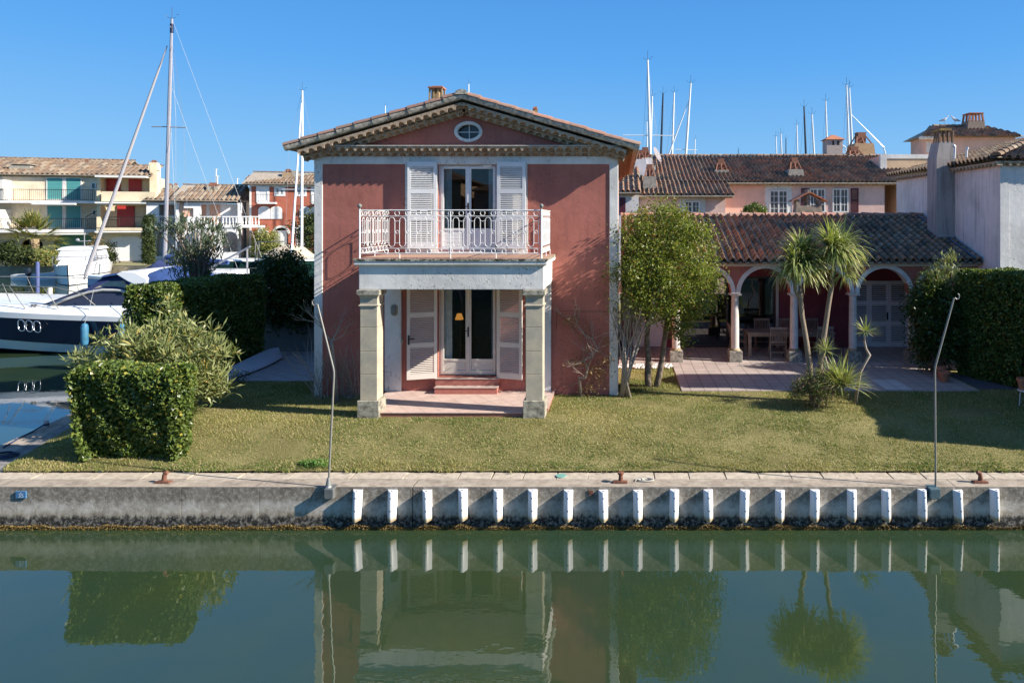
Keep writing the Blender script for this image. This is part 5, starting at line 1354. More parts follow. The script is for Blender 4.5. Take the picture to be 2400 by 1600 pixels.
m = MB(); xc0, xc1 = PX(2265, 47), PX(2312, 47); m.loft([[(xc0, 47, ze), (xc1, 47, ze), (xc1, 48, ze), (xc0, 48, ze)], [(xc0+.15, 47, PZ(283, 47)), (xc1-.13, 47, PZ(283, 47)), (xc1-.13, 48, PZ(283, 47)), (xc0+.15, 48, PZ(283, 47))]])
co = m.build('chimney', simple('taupe chimney', (.30, .23, .18), .95, scale=8, bump=.5), K5); m = MB()
for k in range(5): xx = xc0+.2+k*(xc1-xc0-.4)/4; m.bar((xx, 47.05, PZ(283, 47)-.02), (xc0+.28+k*(xc1-xc0-.55)/4, 47.05, PZ(266, 47)), .10, .12, (0, 1, 0)); m.bar((xx, 47.9, PZ(283, 47)-.02), (xc0+.28+k*(xc1-xc0-.55)/4, 47.9, PZ(266, 47)), .10, .12, (0, 1, 0))
m.box(xc0+.2, xc1-.2, 46.95, 48.0, PZ(266, 47), PZ(264, 47)); m.build('chimney_flues', M['terra'], co)
def gull(px, py, Y, face, label):
    g0 = empty('gull', tuple(P(px, py+17, Y)), label=label, cat='gull', group='gulls on the roof ridge')
    x, y, z = P(px, py+17, Y); S = 1.15; f = face
    m = MB(); secs = []
    for t, r, zz in ((-.34, .012, .17), (-.26, .03, .19), (-.15, .06, .22), (-.02, .085, .26), (.09, .08, .31), (.15, .05, .38), (.17, .042, .43), (.20, .042, .47), (.235, .03, .475), (.25, .015, .47)):
        secs.append([(x+f*t*S, y+r*S*math.cos(a), z+(zz+r*math.sin(a))*S) for a in [2*math.pi*k/10 for k in range(10)]])
    m.loft(secs); m.build('body', simple('white plumage', (.78, .78, .77), .8), g0, smooth=True)
    m = MB()
    for sy in (-1, 1): m.loft([[(x+f*t*S, y+sy*r*S, z+zz*S), (x+f*t*S, y+sy*(r+.012)*S, z+(zz+h)*S), (x+f*t*S, y+sy*(r-.01)*S, z+(zz+h)*S)] for t, r, zz, h in ((-.33, .015, .18, .01), (-.15, .060, .22, .05), (.04, .078, .28, .05), (.08, .065, .31, .02))])
    m.build('wing', simple('grey wing', (.28, .30, .33), .8), g0)
    m = MB(); m.tube([(x+f*.245*S, y, z+.47*S), (x+f*.31*S, y, z+.455*S)], [.012, .005], 6); m.build('beak', simple('yellow beak', (.7, .45, .05), .5), g0)
    for sy in (-.03, .03): m = MB(); m.tube([(x, y+sy, z), (x, y+sy, z+.2)], .008, 5); m.build('leg', simple('pink leg', (.5, .3, .25), .6), g0)
gull(2213, 274, Yg_+1.7, 1, 'left gull on the ridge, standing upright and facing right')
gull(2238, 274, Yg_+1.7, -1, 'right gull on the ridge, facing left with its grey wing showing')

# ================= HOUSES ACROSS THE CANAL, BEHIND THE CAMERA (seen only in panes and water) =================
mb = MB(); mb.box(-60, 60, -40, -13, -2.0, -.3); mb.build('opposite_bank', M['concrete'])['kind'] = 'structure'
for i, (xa, xb, h, mt, nm, lab) in enumerate(((-26, -12, 7.2, TN, 'tan', 'tan house on the opposite bank, mirrored faintly in the panes'), (-11, 1, 6.4, PINK, 'pink', 'pink house on the opposite bank facing the main house'), (2, 15, 7.0, GREYW, 'grey', 'pale grey house on the opposite bank facing the arcade'))):
    r = empty('opposite_house', ((xa+xb)/2, -20, -.3), label=lab, cat='house')
    mb = MB(); mb.box(xa, xb, -26, -18, -.3, h); mb.build('wall', mt, r)
    mb = MB(); ov = .4; mb.add([(xa-ov, -26-ov, h), (xb+ov, -26-ov, h), (xb+ov, -18+ov, h), (xa-ov, -18+ov, h), (xa+3, -22, h+1.5), (xb-3, -22, h+1.5)], [(0, 3, 2, 1), (0, 1, 5, 4), (2, 3, 4, 5), (1, 2, 5), (3, 0, 4)]); mb.build('roof', M['tile_far'], r)
    for k in range(3):
        for z0, z1 in ((.1, 2.2), (3.6, 5.6)):
            x_ = xa+1.8+k*(xb-xa-4.2)/2; mb = MB(); rect_frame(mb, x_, x_+1.3, z0, z1, -18.0, -17.93, .08); o = mb.build('window', M['paint'], r); mb = MB(); mb.box(x_+.07, x_+1.23, -17.97, -17.96, z0+.07, z1-.07); mb.build('pane', M['glass_far'], o)
# ================= FAR BANK ON THE LEFT =================
mb = MB(); mb.box(-160, -6, 64.2, 140, -1.6, -.14)
tag(mb.build('far_bank', simple('far bank soil', (.30, .27, .14), .95, scale=.8, c2=(.16, .17, .07))), kind='structure')
mb = MB(); mb.box(-160, -6, 63.8, 64.2, -1.9, -.09)
mb.box(-160, -6, 64.2, 64.7, -.3, -.11)
tag(mb.build('far_quay', simple('tan far quay stone', (.48, .40, .28), .95, scale=1.5, bump=.4, bscale=5, c2=(.30, .25, .17))), 'long tan stone quay across the canal below the far houses', 'quay')
YF = 70.0
YEL = bleach('cream yellow render', (.80, .66, .48)); CRM = bleach('pale cream render', (.74, .63, .44)); WHT = bleach('bright white render', (.78, .77, .77))
ORR = bleach('orange red render', (.44, .14, .09)); TEAL = simple('teal shutter paint', (.10, .34, .33), .5, var=.03); REDP = simple('red shutter paint', (.50, .045, .04), .5, var=.03)
PEACH = simple('peach shutter paint', (.72, .42, .30), .6, var=.03)
def frail(root, px0, px1, py0, py1, Y, mat, step=.16, r=.018, name='railing', side=None):
    mb = MB(); x0, x1, z1, z0 = PX(px0, Y), PX(px1, Y), PZ(py0, Y), PZ(py1, Y); n = max(2, int((x1-x0)/step))
    mb.tube([(x0, Y, z1), (x1, Y, z1)], r*1.6, 5); mb.tube([(x0, Y, z0+.08), (x1, Y, z0+.08)], r, 4)
    for i in range(n+1): x = x0+(x1-x0)*i/n; mb.tube([(x, Y, z0), (x, Y, z1)], r*.8 if i % 8 else r*1.5, 4)
    return mb.build(name, mat, root)
def fslab(root, px0, px1, py0, py1, mat, dep=1.6, Y=YF, name='balcony'):
    mb = MB(); mb.box(PX(px0, Y-dep), PX(px1, Y-dep), Y-dep, Y+.01, PZ(py1, Y-dep), PZ(py0, Y-dep)); return mb.build(name, mat, root)
def hole_wall(root, px0, px1, pyt, Y, mat, ops, th=.3, dep=8, name='wall', back=M['dark']):
    """front wall with real openings: (px0, px1, py_top, py_bottom, arched)"""
    o = []
    for a, b_, t, bt, ar in ops:
        xa, xb, z0, z1 = PX(a, Y), PX(b_, Y), PZ(bt, Y), PZ(t, Y)
        if ar:
            c = (xa+xb)/2; r = (xb-xa)/2; k = ar
            o.append((xa, xb, z0, (lambda x, c=c, r=r, z1=z1, k=k: z1-r*k+k*math.sqrt(max(0, r*r-(x-c)**2))), 12))
        else: o.append((xa, xb, z0, z1, 1))
    mb = MB(); x0, x1, zt = PX(px0, Y), PX(px1, Y), PZ(pyt, Y); swall(mb, x0, x1, Y, Y+th, -.1, zt, o)
    mb.box(x0, x0+.3, Y+th, Y+dep, -.1, zt); mb.box(x1-.3, x1, Y+th, Y+dep, -.1, zt); mb.box(x0+.3, x1-.3, Y+dep-.3, Y+dep, -.1, zt)
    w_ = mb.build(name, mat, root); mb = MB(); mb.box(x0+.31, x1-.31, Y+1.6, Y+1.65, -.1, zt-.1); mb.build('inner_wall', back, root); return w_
# --- yellow house ---
B1 = empty('yellow_house', (PX(100, YF), YF, 0), label='wide cream yellow house with teal shutters and two black railed balconies, far left', cat='house')
hole_wall(B1, -120, 236, 415, YF, YEL, [(122, 202, 547, 612, .55), (60, 100, 560, 612, .5)])
tiled(B1, PX(-125, YF), PX(238, YF)+.1, YF-.5, 8.85, YF+5.2, mat=M['tile_far'], sp=.40, cl=1.1, rgs=11)
for a, b_, c, d in ((109, 137, 416, 467), (146, 172, 416, 467), (110, 137, 481, 534), (146, 173, 481, 534)):
    m = MB(); m.box(PX(a, YF), PX(b_, YF), YF-.04, YF+.02, PZ(d, YF), PZ(c, YF))
    for k in range(1, 16): z = PZ(d, YF)+(PZ(c, YF)-PZ(d, YF))*k/16; m.box(PX(a+1.5, YF), PX(b_-1.5, YF), YF-.06, YF-.04, z-.05, z+.01)
    m.build('shutter', TEAL, B1)
for c, d in ((415, 469), (480, 536)):
    m = MB(); rect_frame(m, PX(107, YF), PX(175, YF), PZ(d, YF), PZ(c, YF), YF-.07, YF+.01, .09); m.box(PX(138, YF), PX(145, YF), YF-.065, YF+.01, PZ(d, YF)+.09, PZ(c, YF)-.09); m.build('door_frame', M['white'], B1)
fslab(B1, -120, 185, 470, 476, WHT); fslab(B1, -120, 236, 538, 545, WHT, 2.2)
frail(B1, -120, 185, 444, 470, YF-1.55, M['iron']); frail(B1, -120, 192, 512, 538, YF-2.1, M['iron']); frail(B1, 192, 232, 515, 538, YF-2.1, M['iron'])
for px in (26,): m = MB(); m.box(PX(px, YF), PX(px+16, YF), YF-1.5, YF-.01, PZ(470, YF), PZ(424, YF)); m.build('partition', M['white'], B1); m = MB(); m.box(PX(px, YF), PX(px+16, YF), YF-2.0, YF-.01, PZ(536, YF), PZ(492, YF)); m.build('partition', M['white'], B1)
for c in (476.5, 545.5): m = MB(); m.box(PX(102, YF), PX(182 if c < 500 else 208, YF), YF-2.3, YF-1.9, PZ(c+4, YF), PZ(c, YF)); m.build('awning_box', M['paint'], B1)
fwin(B1, 193, 210, 427, 442, YF, 2, 1); fwin(B1, 195, 210, 492, 504, YF, 2, 1)
frect(B1, 'garage_door', 120, 204, 550, 612, YF+.2, simple('green garage paint', (.13, .38, .32), .5), .0, .1)
m = MB(); ring_arc(m, PX(162, YF), PZ(572, YF), 1.75, 1.95, YF-.03, YF+.05, 0, 180, 16); m.build('arch_trim', M['white'], B1)
m = MB(); m.prism([(PX(193, YF), PZ(538, YF)), (PX(236, YF), PZ(538, YF)), (PX(236, YF), PZ(485, YF)), (PX(193, YF), PZ(514, YF))], YF-1.2, YF-1.05); m.build('stair_wall', simple('ribbed stair wall', (.62, .50, .36), .9, scale=8, c2=(.3, .2, .14)), B1)
m = MB(); a = Vector((PX(193, YF), YF-1.2, PZ(509, YF))); b_ = Vector((PX(236, YF), YF-1.2, PZ(480, YF))); m.tube([a, b_], .04, 5); m.build('stair_rail', M['iron'], B1)
m = MB(); m.box(PX(26, YF), PX(66, YF), YF+1, YF+2.4, 9.0, PZ(388, YF)); o = m.build('chimney', stg, B1); m = MB(); m.box(PX(24, YF), PX(68, YF), YF+.9, YF+2.5, PZ(385, YF), PZ(383.5, YF))
for px in (30, 40, 50, 60): m.box(PX(px, YF), PX(px+3, YF), YF+1.1, YF+2.3, PZ(388, YF), PZ(385, YF))
m.build('chimney_hat', stg, o)
for px in (177, 217): fstack(B1, px, 372 if px > 200 else 374, 390, YF+4, .9, stg)
m = MB(); m.box(PX(232, YF), PX(244, YF), YF+3.5, YF+4.7, 9.5, PZ(377, YF)); m.box(PX(230, YF), PX(246, YF), YF+3.4, YF+4.8, PZ(377, YF), PZ(375, YF)); m.build('chimney', stg, B1)
# --- cream house with red shutters ---
B2 = empty('cream_house', (PX(290, YF), YF-.6, 0), label='narrow cream house with red shutters and white garage door, right of the yellow house', cat='house')
Y2 = YF-.6
hole_wall(B2, 237, 350, 415, Y2, CRM, [(244, 338, 418, 470, 0), (244, 338, 482, 534, 0), (258, 325, 553, 614, .35)], back=CRM, dep=3.2)
tiled(B2, PX(236, Y2), PX(346, Y2), Y2-.5, 8.75, Y2+3.0, rear=False, gmat=CRM, mat=M['tile_far'], sp=.40, cl=1.1, rgs=12)
for a, b_, c, d in ((255, 281, 417, 452), (297, 322, 417, 452), (275, 308, 480, 532)):
    m = MB(); m.box(PX(a, YF), PX(b_, YF), YF+.85, YF+.95, PZ(d, YF), PZ(c, YF))
    for k in range(1, 14): z = PZ(d, YF)+(PZ(c, YF)-PZ(d, YF))*k/14; m.box(PX(a+1.5, YF), PX((a+b_)/2-1, YF), YF+.83, YF+.85, z-.05, z+.01); m.box(PX((a+b_)/2+1, YF), PX(b_-1.5, YF), YF+.83, YF+.85, z-.05, z+.01)
    m.build('shutter', REDP, B2)
m = MB(); m.box(PX(238, Y2-.8), PX(342, Y2-.8), Y2-.8, Y2+.02, PZ(472, Y2-.8), PZ(449, Y2-.8)); m.build('parapet', CRM, B2)
frail(B2, 240, 335, 509, 533, Y2-.9, M['iron']); fslab(B2, 238, 342, 534, 540, CRM, 1.0, Y2)
for c in (474, 541, 413.5): m = MB(); m.box(PX(242, Y2), PX(338, Y2), Y2-1.1, Y2-.7 if c != 413.5 else Y2-.01, PZ(c+3.5, Y2), PZ(c, Y2)); m.build('awning_box', M['paint'], B2)
m = MB(); m.box(PX(259, Y2), PX(324, Y2), Y2+.18, Y2+.24, 0, PZ(555, Y2)); 
for k in range(12): m.box(PX(259, Y2), PX(324, Y2), Y2+.165, Y2+.18, .05+k*.21, .05+k*.21+.17)
m.build('garage_door', M['paint'], B2)
m = MB(); m.box(PX(338, Y2), PX(352, Y2), Y2-.02, Y2+1.2, 0, PZ(384, Y2)); m.build('pilaster', CRM, B2)
fstack(B2, 344, 373, 386, Y2, .8, CRM); fstack(B2, 323, 377, 392, Y2+3.6, .9, stg)
# --- white house with grey arch ---
def wh(root, px0, px1, pyt, ops, Y): hole_wall(root, px0, px1, pyt, Y, WHT, ops, back=WHT)
B3 = empty('white_house', (PX(395, YF), YF, 0), label='white house with one peach shutter behind the blue sailboat mast', cat='house')
wh(B3, 352, 440, 475, [(376, 436, 480, 530, 0), (370, 408, 541, 600, 1)], YF)
tiled(B3, PX(350, YF), PX(442, YF), YF-.45, 6.25, YF+3.0, gmat=WHT, mat=M['tile_far'], sp=.40, cl=1.1, rgs=13)
frect(B3, 'shutter', 396, 417, 481, 531, YF+1.5, PEACH, .06); frail(B3, 366, 440, 507, 530, YF-.3, M['paint'], .18, .03)
fslab(B3, 364, 440, 530, 535, WHT, .5)
m = MB(); m.box(PX(357, YF+5), PX(425, YF+5), YF+5, YF+8, 0, PZ(442, YF+5)); m.build('rear_block', M['terra'], B3)
for px in (362, 373, 428): m = MB(); m.box(PX(px-3, YF+5), PX(px+3, YF+5), YF+5, YF+5.3, 7, PZ(434, YF+5)); o = m.build('chimney', WHT, B3); m = MB(); m.lathe((PX(px, YF+5), YF+5.15, PZ(434, YF+5)), [(.14, 0), (.16, .25), (.05, .3)], 8); m.build('chimney_pot', REDP, o)
# --- white house with balustrades ---
B4 = empty('white_house', (PX(520, YF), YF-.5, 0), label='white corner house with balustrades, peach shutters and dark arch, left of the red house', cat='house')
Y4 = YF-.5
wh(B4, 441, 580, 475, [(460, 480, 488, 508, 0), (495, 550, 479, 531, 0)], Y4)
tiled(B4, PX(430, Y4), PX(577, Y4), Y4-.45, 6.2, Y4+4.5, gmat=WHT, mat=M['tile_far'], sp=.40, cl=1.1, rgs=14, cut=lambda a, b_: a > b_*.25)
m = MB(); m.prismx([(Y4-.3, 6.0), (Y4+4.4, 6.0), (Y4+4.4, 7.6), (Y4-.3, 6.1)], PX(431, Y4), PX(441, Y4)); m.build('gable_wall', WHT, B4)
frect(B4, 'shutter', 460, 480, 488, 508, Y4+.25, PEACH, .03); frect(B4, 'shutter', 497, 519, 480, 532, Y4+1.55, PEACH, .03); frect(B4, 'shutter', 527, 549, 480, 532, Y4+1.55, PEACH, .03)
Y5 = Y4-2.2
m = MB(); o_ = []; c = (PX(523, Y5)+PX(557, Y5))/2; r = (PX(557, Y5)-PX(523, Y5))/2; zt = PZ(543, Y5)-r
swall(m, PX(470, Y5), PX(606, Y5), Y5, Y5+.25, -.1, PZ(534, Y5), [(c-r, c+r, 1.0, arch_hi(c, r, zt), 14)]); m.build('porch_wall', WHT, B4); m = MB(); m.box(PX(606, Y5)-.25, PX(606, Y5), Y5+.26, Y4, -.1, PZ(534, Y5)); m.build('porch_wall', WHT, B4)
m = MB(); m.box(PX(470, Y5), PX(608, Y5), Y5-.1, Y4, PZ(534, Y5), PZ(529, Y5)); m.build('balcony', WHT, B4)
def balus(root, px0, px1, zb, h, Y, step=.30, name='balustrade'):
    m = MB(); x0, x1 = PX(px0, Y), PX(px1, Y); m.box(x0, x1, Y-.08, Y+.08, zb+h-.12, zb+h); m.box(x0, x1, Y-.07, Y+.07, zb, zb+.08)
    for i in range(int((x1-x0)/step)+1):
        x = x0+.06+i*step
        if x < x1: m.lathe((x, Y, zb+.08), [(.05, 0), (.085, (h-.2)*.3), (.045, (h-.2)*.6), (.06, h-.2)], 6)
    m.build(name, M['paint'], root)
balus(B4, 524, 606, PZ(529, Y5), .95, Y5+.1); balus(B4, 523, 557, 1.0-.55, .55, Y5+.12)
balus(B4, 470, 520, PZ(529, Y5), .95, Y5+.1)
for px, t in ((536, 428), (544, 428)): fstack(B4, px, t, 446, Y4+2.6, .8, stg)
fstack(B4, 466, 432, 440, Y4+4.6, .5, stg); fstack(B4, 477, 431, 440, Y4+4.6, .5, stg)
m = MB(); m.box(PX(577, YF+2), PX(604, YF+2), YF+2, YF+8, 0, PZ(475, YF+2)); B6 = empty('tan_house', (PX(590, YF+2), YF+2, 0), label='sliver of tan house with dark tiled roof between white and red houses', cat='house'); m.build('wall', YEL, B6)
tiled(B6, PX(566, YF+2), PX(604, YF+2), YF+1.6, 6.2, YF+4.6, mat=M['tile'], sp=.40, cl=1.1, rgs=15)
# --- red house across the water ---
Y6 = 72.0
B5 = empty('far_red_house', (PX(680, Y6), Y6, 0), label='orange red house with white shutters across the canal, left of the main house', cat='house')
hole_wall(B5, 598, 800, 434, Y6, ORR, [(646, 676, 533, 600, 1), (690, 718, 533, 600, 1)])
tiled(B5, PX(583, Y6), PX(815, Y6), Y6-.6, 8.0, Y6+3.8, slp=.32, mat=M['tile_far'], sp=.32, cl=.5, rgs=16, cut=lambda a, b_: a > b_*1.5-.2)
m = MB(); m.box(PX(596, Y6), PX(801, Y6), Y6-.03, Y6+.1, PZ(438, Y6), PZ(433, Y6)); m.box(PX(596, Y6), PX(600, Y6), Y6-.03, Y6+.1, 0, PZ(438, Y6)); m.build('white_band', M['white'], B5)
for a in (610, 724):
    m = MB(); rect_frame(m, PX(a, Y6), PX(a+27, Y6), PZ(475, Y6), PZ(437, Y6), Y6-.06, Y6+.01, .22); m.box(PX(a+4, Y6), PX(a+23, Y6), Y6-.02, Y6+.01, PZ(474, Y6), PZ(440, Y6)); m.build('balcony_door', M['paint'], B5)
    fslab(B5, a-4, a+33, 474, 478, WHT, .9, Y6); frail(B5, a-14 if a == 610 else a-4, a+31, 456, 474, Y6-.85, M['iron'], .2, .014)
for a, b_ in ((647, 670), (692, 715)): fwin(B5, a, b_, 438, 460, Y6, 4, 3, fw=.2)
for a, b_ in ((614, 664), (700, 745)):
    mid = (a+b_)/2
    for p0, p1 in ((a, mid), (mid, b_)):
        m = MB(); xc = (PX(p0, Y6)+PX(p1, Y6))/2; hw = (PX(p1, Y6)-PX(p0, Y6))/2-.02; z0 = PZ(513, Y6); z1 = PZ(492, Y6)
        m.prism([(xc-hw, z0), (xc+hw, z0), (xc+hw, z1)]+[(xc+hw*math.cos(t), z1+.38*math.sin(t)) for t in [math.pi*k/8 for k in range(1, 8)]]+[(xc-hw, z1)], Y6-.08, Y6-.01)
        for k in range(2):
            for j in range(7): zz = z0+.1+k*.62+j*.07; m.box(xc-hw*.6, xc-hw*.1, Y6-.095, Y6-.08, zz, zz+.03); m.box(xc+hw*.1, xc+hw*.6, Y6-.095, Y6-.08, zz, zz+.03)
        m.build('shutter', M['paint'], B5)
for a, b_ in ((646, 676), (690, 718)):
    m = MB(); xc = (PX(a, Y6)+PX(b_, Y6))/2; ring_arc(m, xc, PZ(533, Y6)-.66, .64, .86, Y6-.03, Y6+.02, 0, 180, 14); m.build('arch_trim', M['white'], B5)
    frect(B5, 'arch_door', a+1, b_-1, 540, 600, Y6+.2, M['paint'], .0, .05)
fwin(B5, 613, 635, 540, 557, Y6, 2, 1, fw=.15)
fstack(B5, 686, 396, 414, Y6+2, 1.1, simple('tan chimney', (.42, .30, .18), .9)); m = MB(); m.box(PX(695, Y6+2), PX(705, Y6+2), Y6+2, Y6+3, 8.5, PZ(400, Y6+2)); m.build('chimney', stg, B5); fstack(B5, 611, 412, 424, Y6+2.5, .9, stg)

for r_, th, sx_ in ((B1, 16, 1.04), (B2, 18, 1.05), (B3, 18, 1.04), (B4, 18, 1.04), (B5, 14, 1.03)):
    r_.rotation_euler = (0, 0, math.radians(th)); r_.scale = (sx_, 1, 1)
B4.location.x -= 1.0; B4.scale = (.97, 1, 1)
# ================= BOATS =================
def hull(root, org, head, L, B, rows, nsec=18, full=.45, pw=2.3, names=('topside', 'stripe', 'bottom'), mats=None, deckz=None):
    """rows: [(width factor, z at stern, z at bow)] from gunwale to keel; consecutive rows give bands"""
    c, s_ = math.cos(head), math.sin(head)
    W_ = lambda u, v, z: (org[0]+u*c-v*s_, org[1]+u*s_+v*c, org[2]+z)
    def b(t): return B/2*(1 if t < full else max(.02, 1-((t-full)/(1-full))**pw))*(.88+.12*min(1, t/.25))
    def zz(r, t): return r[1]+(r[2]-r[1])*t**1.6
    def xx(r, t): return L*t*(1 if t < .8 else 1)-(0 if t < .6 else (t-.6)*r[3]*L if len(r) > 3 else 0)
    for i in range(len(rows)-1):
        mb = MB()
        for sd in (-1, 1):
            secs = []
            for k in range(nsec+1):
                t = k/nsec; secs.append([W_(xx(rows[j], t), sd*b(t)*rows[j][0], zz(rows[j], t)) for j in (i, i+1)])
            mb.loft(secs, close=False, caps=False)
        mb.add([W_(0, -b(0)*rows[i][0], zz(rows[i], 0)), W_(0, b(0)*rows[i][0], zz(rows[i], 0)), W_(0, b(0)*rows[i+1][0], zz(rows[i+1], 0)), W_(0, -b(0)*rows[i+1][0], zz(rows[i+1], 0))], [(0, 1, 2, 3)])
        mb.build(names[i], mats[i], root, smooth='auto', recalc=True)
    mb = MB(); secs = []
    for k in range(nsec+1):
        t = k/nsec; r = rows[0]; w_ = b(t)*r[0]; secs.append([W_(xx(r, t), w_*q, zz(r, t)+.06*(1-q*q)) for q in (-1, -.5, 0, .5, 1)])
    mb.loft(secs, close=False, caps=False); mb.build('deck', mats[-1], root, smooth=True)
    return W_, b
def iprism(mb, poly, yc, hw, taper=.35, z0=None):
    """side profile polygon (x,z) given beam hw at its lowest point, tapering upward"""
    z0 = min(p[1] for p in poly) if z0 is None else z0; n = len(poly)
    near = [(p[0], yc-(hw-taper*(p[1]-z0)), p[1]) for p in poly]; far = [(p[0], yc+(hw-taper*(p[1]-z0)), p[1]) for p in poly]
    mb.add(near+far, [tuple(range(n)), tuple(range(2*n-1, n-1, -1))]+[(i, i+n, (i+1) % n+n, (i+1) % n) for i in range(n)])
TG = simple('tinted boat glass', (.035, .04, .07), .08, var=.05)
W0 = -.67   # boats are modelled floating at this level, then scaled about the camera to harbour level
def scale_from_camera(root, x, y, k=1.096, kz=None):
    root.location = (x, y, WATER); root.scale = (k, k, kz or k)
# --- navy motor yacht ---
ym = 26.55
Yt_ = empty('motor_yacht', (-21, ym, W0), label='large motor yacht with navy hull, three chrome portholes and blue canopy, moored at left', cat='yacht')
W1, b1 = hull(Yt_, (-14.6, ym, 0), math.pi, 14.0, 3.95,
     [(.84, .95, 1.42), (1.0, .66, 1.28), (1.0, .50, 1.00), (.90, -.46, .42, .03), (.87, -.50, .36, .04), (.80, -.80, -.05, .12), (.06, -1.1, -.7, .22)], 24, .42, 2.2,
     ('gunwale', 'rub_strip', 'topside', 'boot_stripe', 'lower_hull', 'keel'), (M['gel'], M['gel'], M['navy'], M['navy'], M['gel'], M['navycloth'], M['gel']))
nY = 24.75
def yp(px, py, Y=nY): return (PX(px, Y), PZ(py, Y))
m = MB(); iprism(m, [yp(40, 716), yp(85, 704), yp(150, 700), yp(300, 700), (-15.6, 1.25), (-15.6, .9), yp(300, 742), yp(40, 742)], ym, 1.78, .55, .75); m.build('superstructure', M['gel'], Yt_, bevel=.03)
m = MB(); iprism(m, [yp(112, 717), yp(178, 694), yp(222, 687), yp(300, 693), (-15.8, 1.45), (-15.8, 1.2), yp(300, 716)], ym, 1.62, .5, 1.1); m.build('side_window', TG, Yt_)
m = MB(); iprism(m, [yp(88, 716), yp(108, 717), yp(178, 688), yp(172, 680)], ym, 1.60, .5, 1.1); m.build('windscreen', TG, Yt_)
for sd in (-1,):
    m = MB(); pts = []
    for px, py in ((110, 717), (150, 701), (190, 688), (222, 683), (262, 684), (300, 692), (345, 706)):
        X, Z = yp(px, py); pts.append((X, ym+sd*(1.66-.5*(Z-1.1)), Z))
    m.tube(pts, .055, 8); m.build('window_arch', simple('beige trim', (.58, .56, .52), .3), Yt_, smooth=True)
m = MB(); iprism(m, [yp(176, 684), yp(206, 655), yp(232, 648), yp(258, 645), yp(282, 662), yp(300, 676), yp(300, 690), yp(262, 683), yp(222, 682), yp(190, 687)], ym, 1.42, .6, 1.55); m.build('canopy', M['navycloth'], Yt_)
m = MB(); iprism(m, [yp(197, 680), yp(226, 663), yp(262, 662), yp(283, 680), yp(250, 675), yp(222, 675)], ym, 1.437, .6, 1.55); m.build('canopy_window', simple('clear vinyl', (.42, .38, .28), .3), Yt_)
m = MB(); iprism(m, [yp(206, 655), yp(218, 648), yp(252, 642), yp(262, 646), yp(232, 650)], ym, 1.3, .3, 2.0); m.build('canopy_top', M['bluecloth'], Yt_)
m = MB(); iprism(m, [yp(255, 645), yp(268, 638), yp(300, 640), yp(330, 655), yp(345, 690), yp(325, 690), yp(300, 668), yp(282, 660)], ym, 1.62, .25, 1.6); m.build('radar_arch', M['gel'], Yt_, bevel=.03)
m = MB(); secs = []
for k in range(9):
    t = k/8; X = PX(284, nY)+(PX(415, nY)-PX(284, nY))*t; h = .12+.62*math.sin(math.pi*min(1, .08+t*.9))**.7
    secs.append([(X, ym+1.55*math.cos(a), 1.72-.1*t+h*math.sin(a)**.8 if math.sin(a) > 1e-6 else 1.72-.1*t) for a in [math.pi*q/10 for q in range(11)]])
m.loft(secs); m.build('cockpit_cover', M['bluecloth'], Yt_, smooth='auto')
for k in range(3):
    X = PX(57+18.5*k, 24.62); z = PZ(762+1.5*k, 24.62); m = MB(); y = 24.50
    m.tube([(X+.115*math.cos(t)+.05*(-(math.sin(t))), y-.0+.02*math.sin(t), z+.115*math.sin(t)+(.085 if math.sin(t) >= 0 else -.085)) for t in [2*math.pi*(q+.5)/22 for q in range(23)]], .016, 6)
    po = m.build('porthole', simple('chrome', (.7, .7, .7), .15, .9), Yt_, smooth=True)
# rails
m = MB(); zr_ = 1.62
railp = [(-27.6, ym-.5, 1.95), (-25, ym-1.35, 1.9), (-22.5, 24.85, 1.83), (-20.5, 24.8, 1.76), (-19.6, 24.78, 1.55), (-19.05, 24.75, 1.12)]
m.tube(railp, .016, 6)
for px, py in ((22, 693), (100, 693)): X = PX(px, 24.8); m.tube([(X, 24.8, 1.8), (X+.62, 24.75, 1.0)], .014, 6)
m.tube([(-27.6, ym+.5, 1.95), (-25, ym+1.35, 1.9), (-22.5, 28.2, 1.83), (-20.5, 28.3, 1.76), (-19.2, 28.3, 1.2)], .016, 6); m.tube([(-27.6, ym-.5, 1.95), (-27.9, ym, 1.96), (-27.6, ym+.5, 1.95)], .016, 6)
for X in (-26.5, -24.5, -22.6): m.tube([(X, ym-1.1 if X < -25 else ym-1.6, 1.9), (X+.3, ym-1.0 if X < -25 else ym-1.6, 1.2)], .012, 5); m.tube([(X, ym+1.1 if X < -25 else ym+1.6, 1.9), (X+.3, ym+1.0 if X < -25 else ym+1.6, 1.2)], .012, 5)
m.build('pulpit_rail', M['steel'], Yt_, smooth=True)
m = MB(); m.tube([(PX(66, 24.75), 24.85, 1.13), (PX(82, 24.75), 24.85, 1.13)], .02, 6); m.box(PX(70, 24.75)-.02, PX(70, 24.75)+.02, 24.83, 24.87, 1.04, 1.12); m.box(PX(78, 24.75)-.02, PX(78, 24.75)+.02, 24.83, 24.87, 1.04, 1.12); m.build('cleat', M['steel'], Yt_)
m = MB(); m.tube([(PX(5, 24.9), 25.4, 1.55), (PX(60, 24.9), 25.4, 1.52), (PX(75, 24.9), 25.4, 1.40)], .012, 5); m.build('handrail', M['steel'], Yt_)
for px in (201, 288):
    X = PX(px, 24.5); m = MB(); m.lathe((X, 24.45, 0), [(.02, -.30), (.10, -.25), (.12, -.15), (.12, .38), (.10, .47), (.03, .52)], 12); fo_ = m.build('fender', M['fenderblue'], Yt_, smooth='auto'); m = MB(); m.tube([(X, 24.45, .5), (X+.04, 24.62, 1.0), (X+.06, 24.8, 1.7)], .009, 4); m.build('fender_line', M['cable'], fo_)
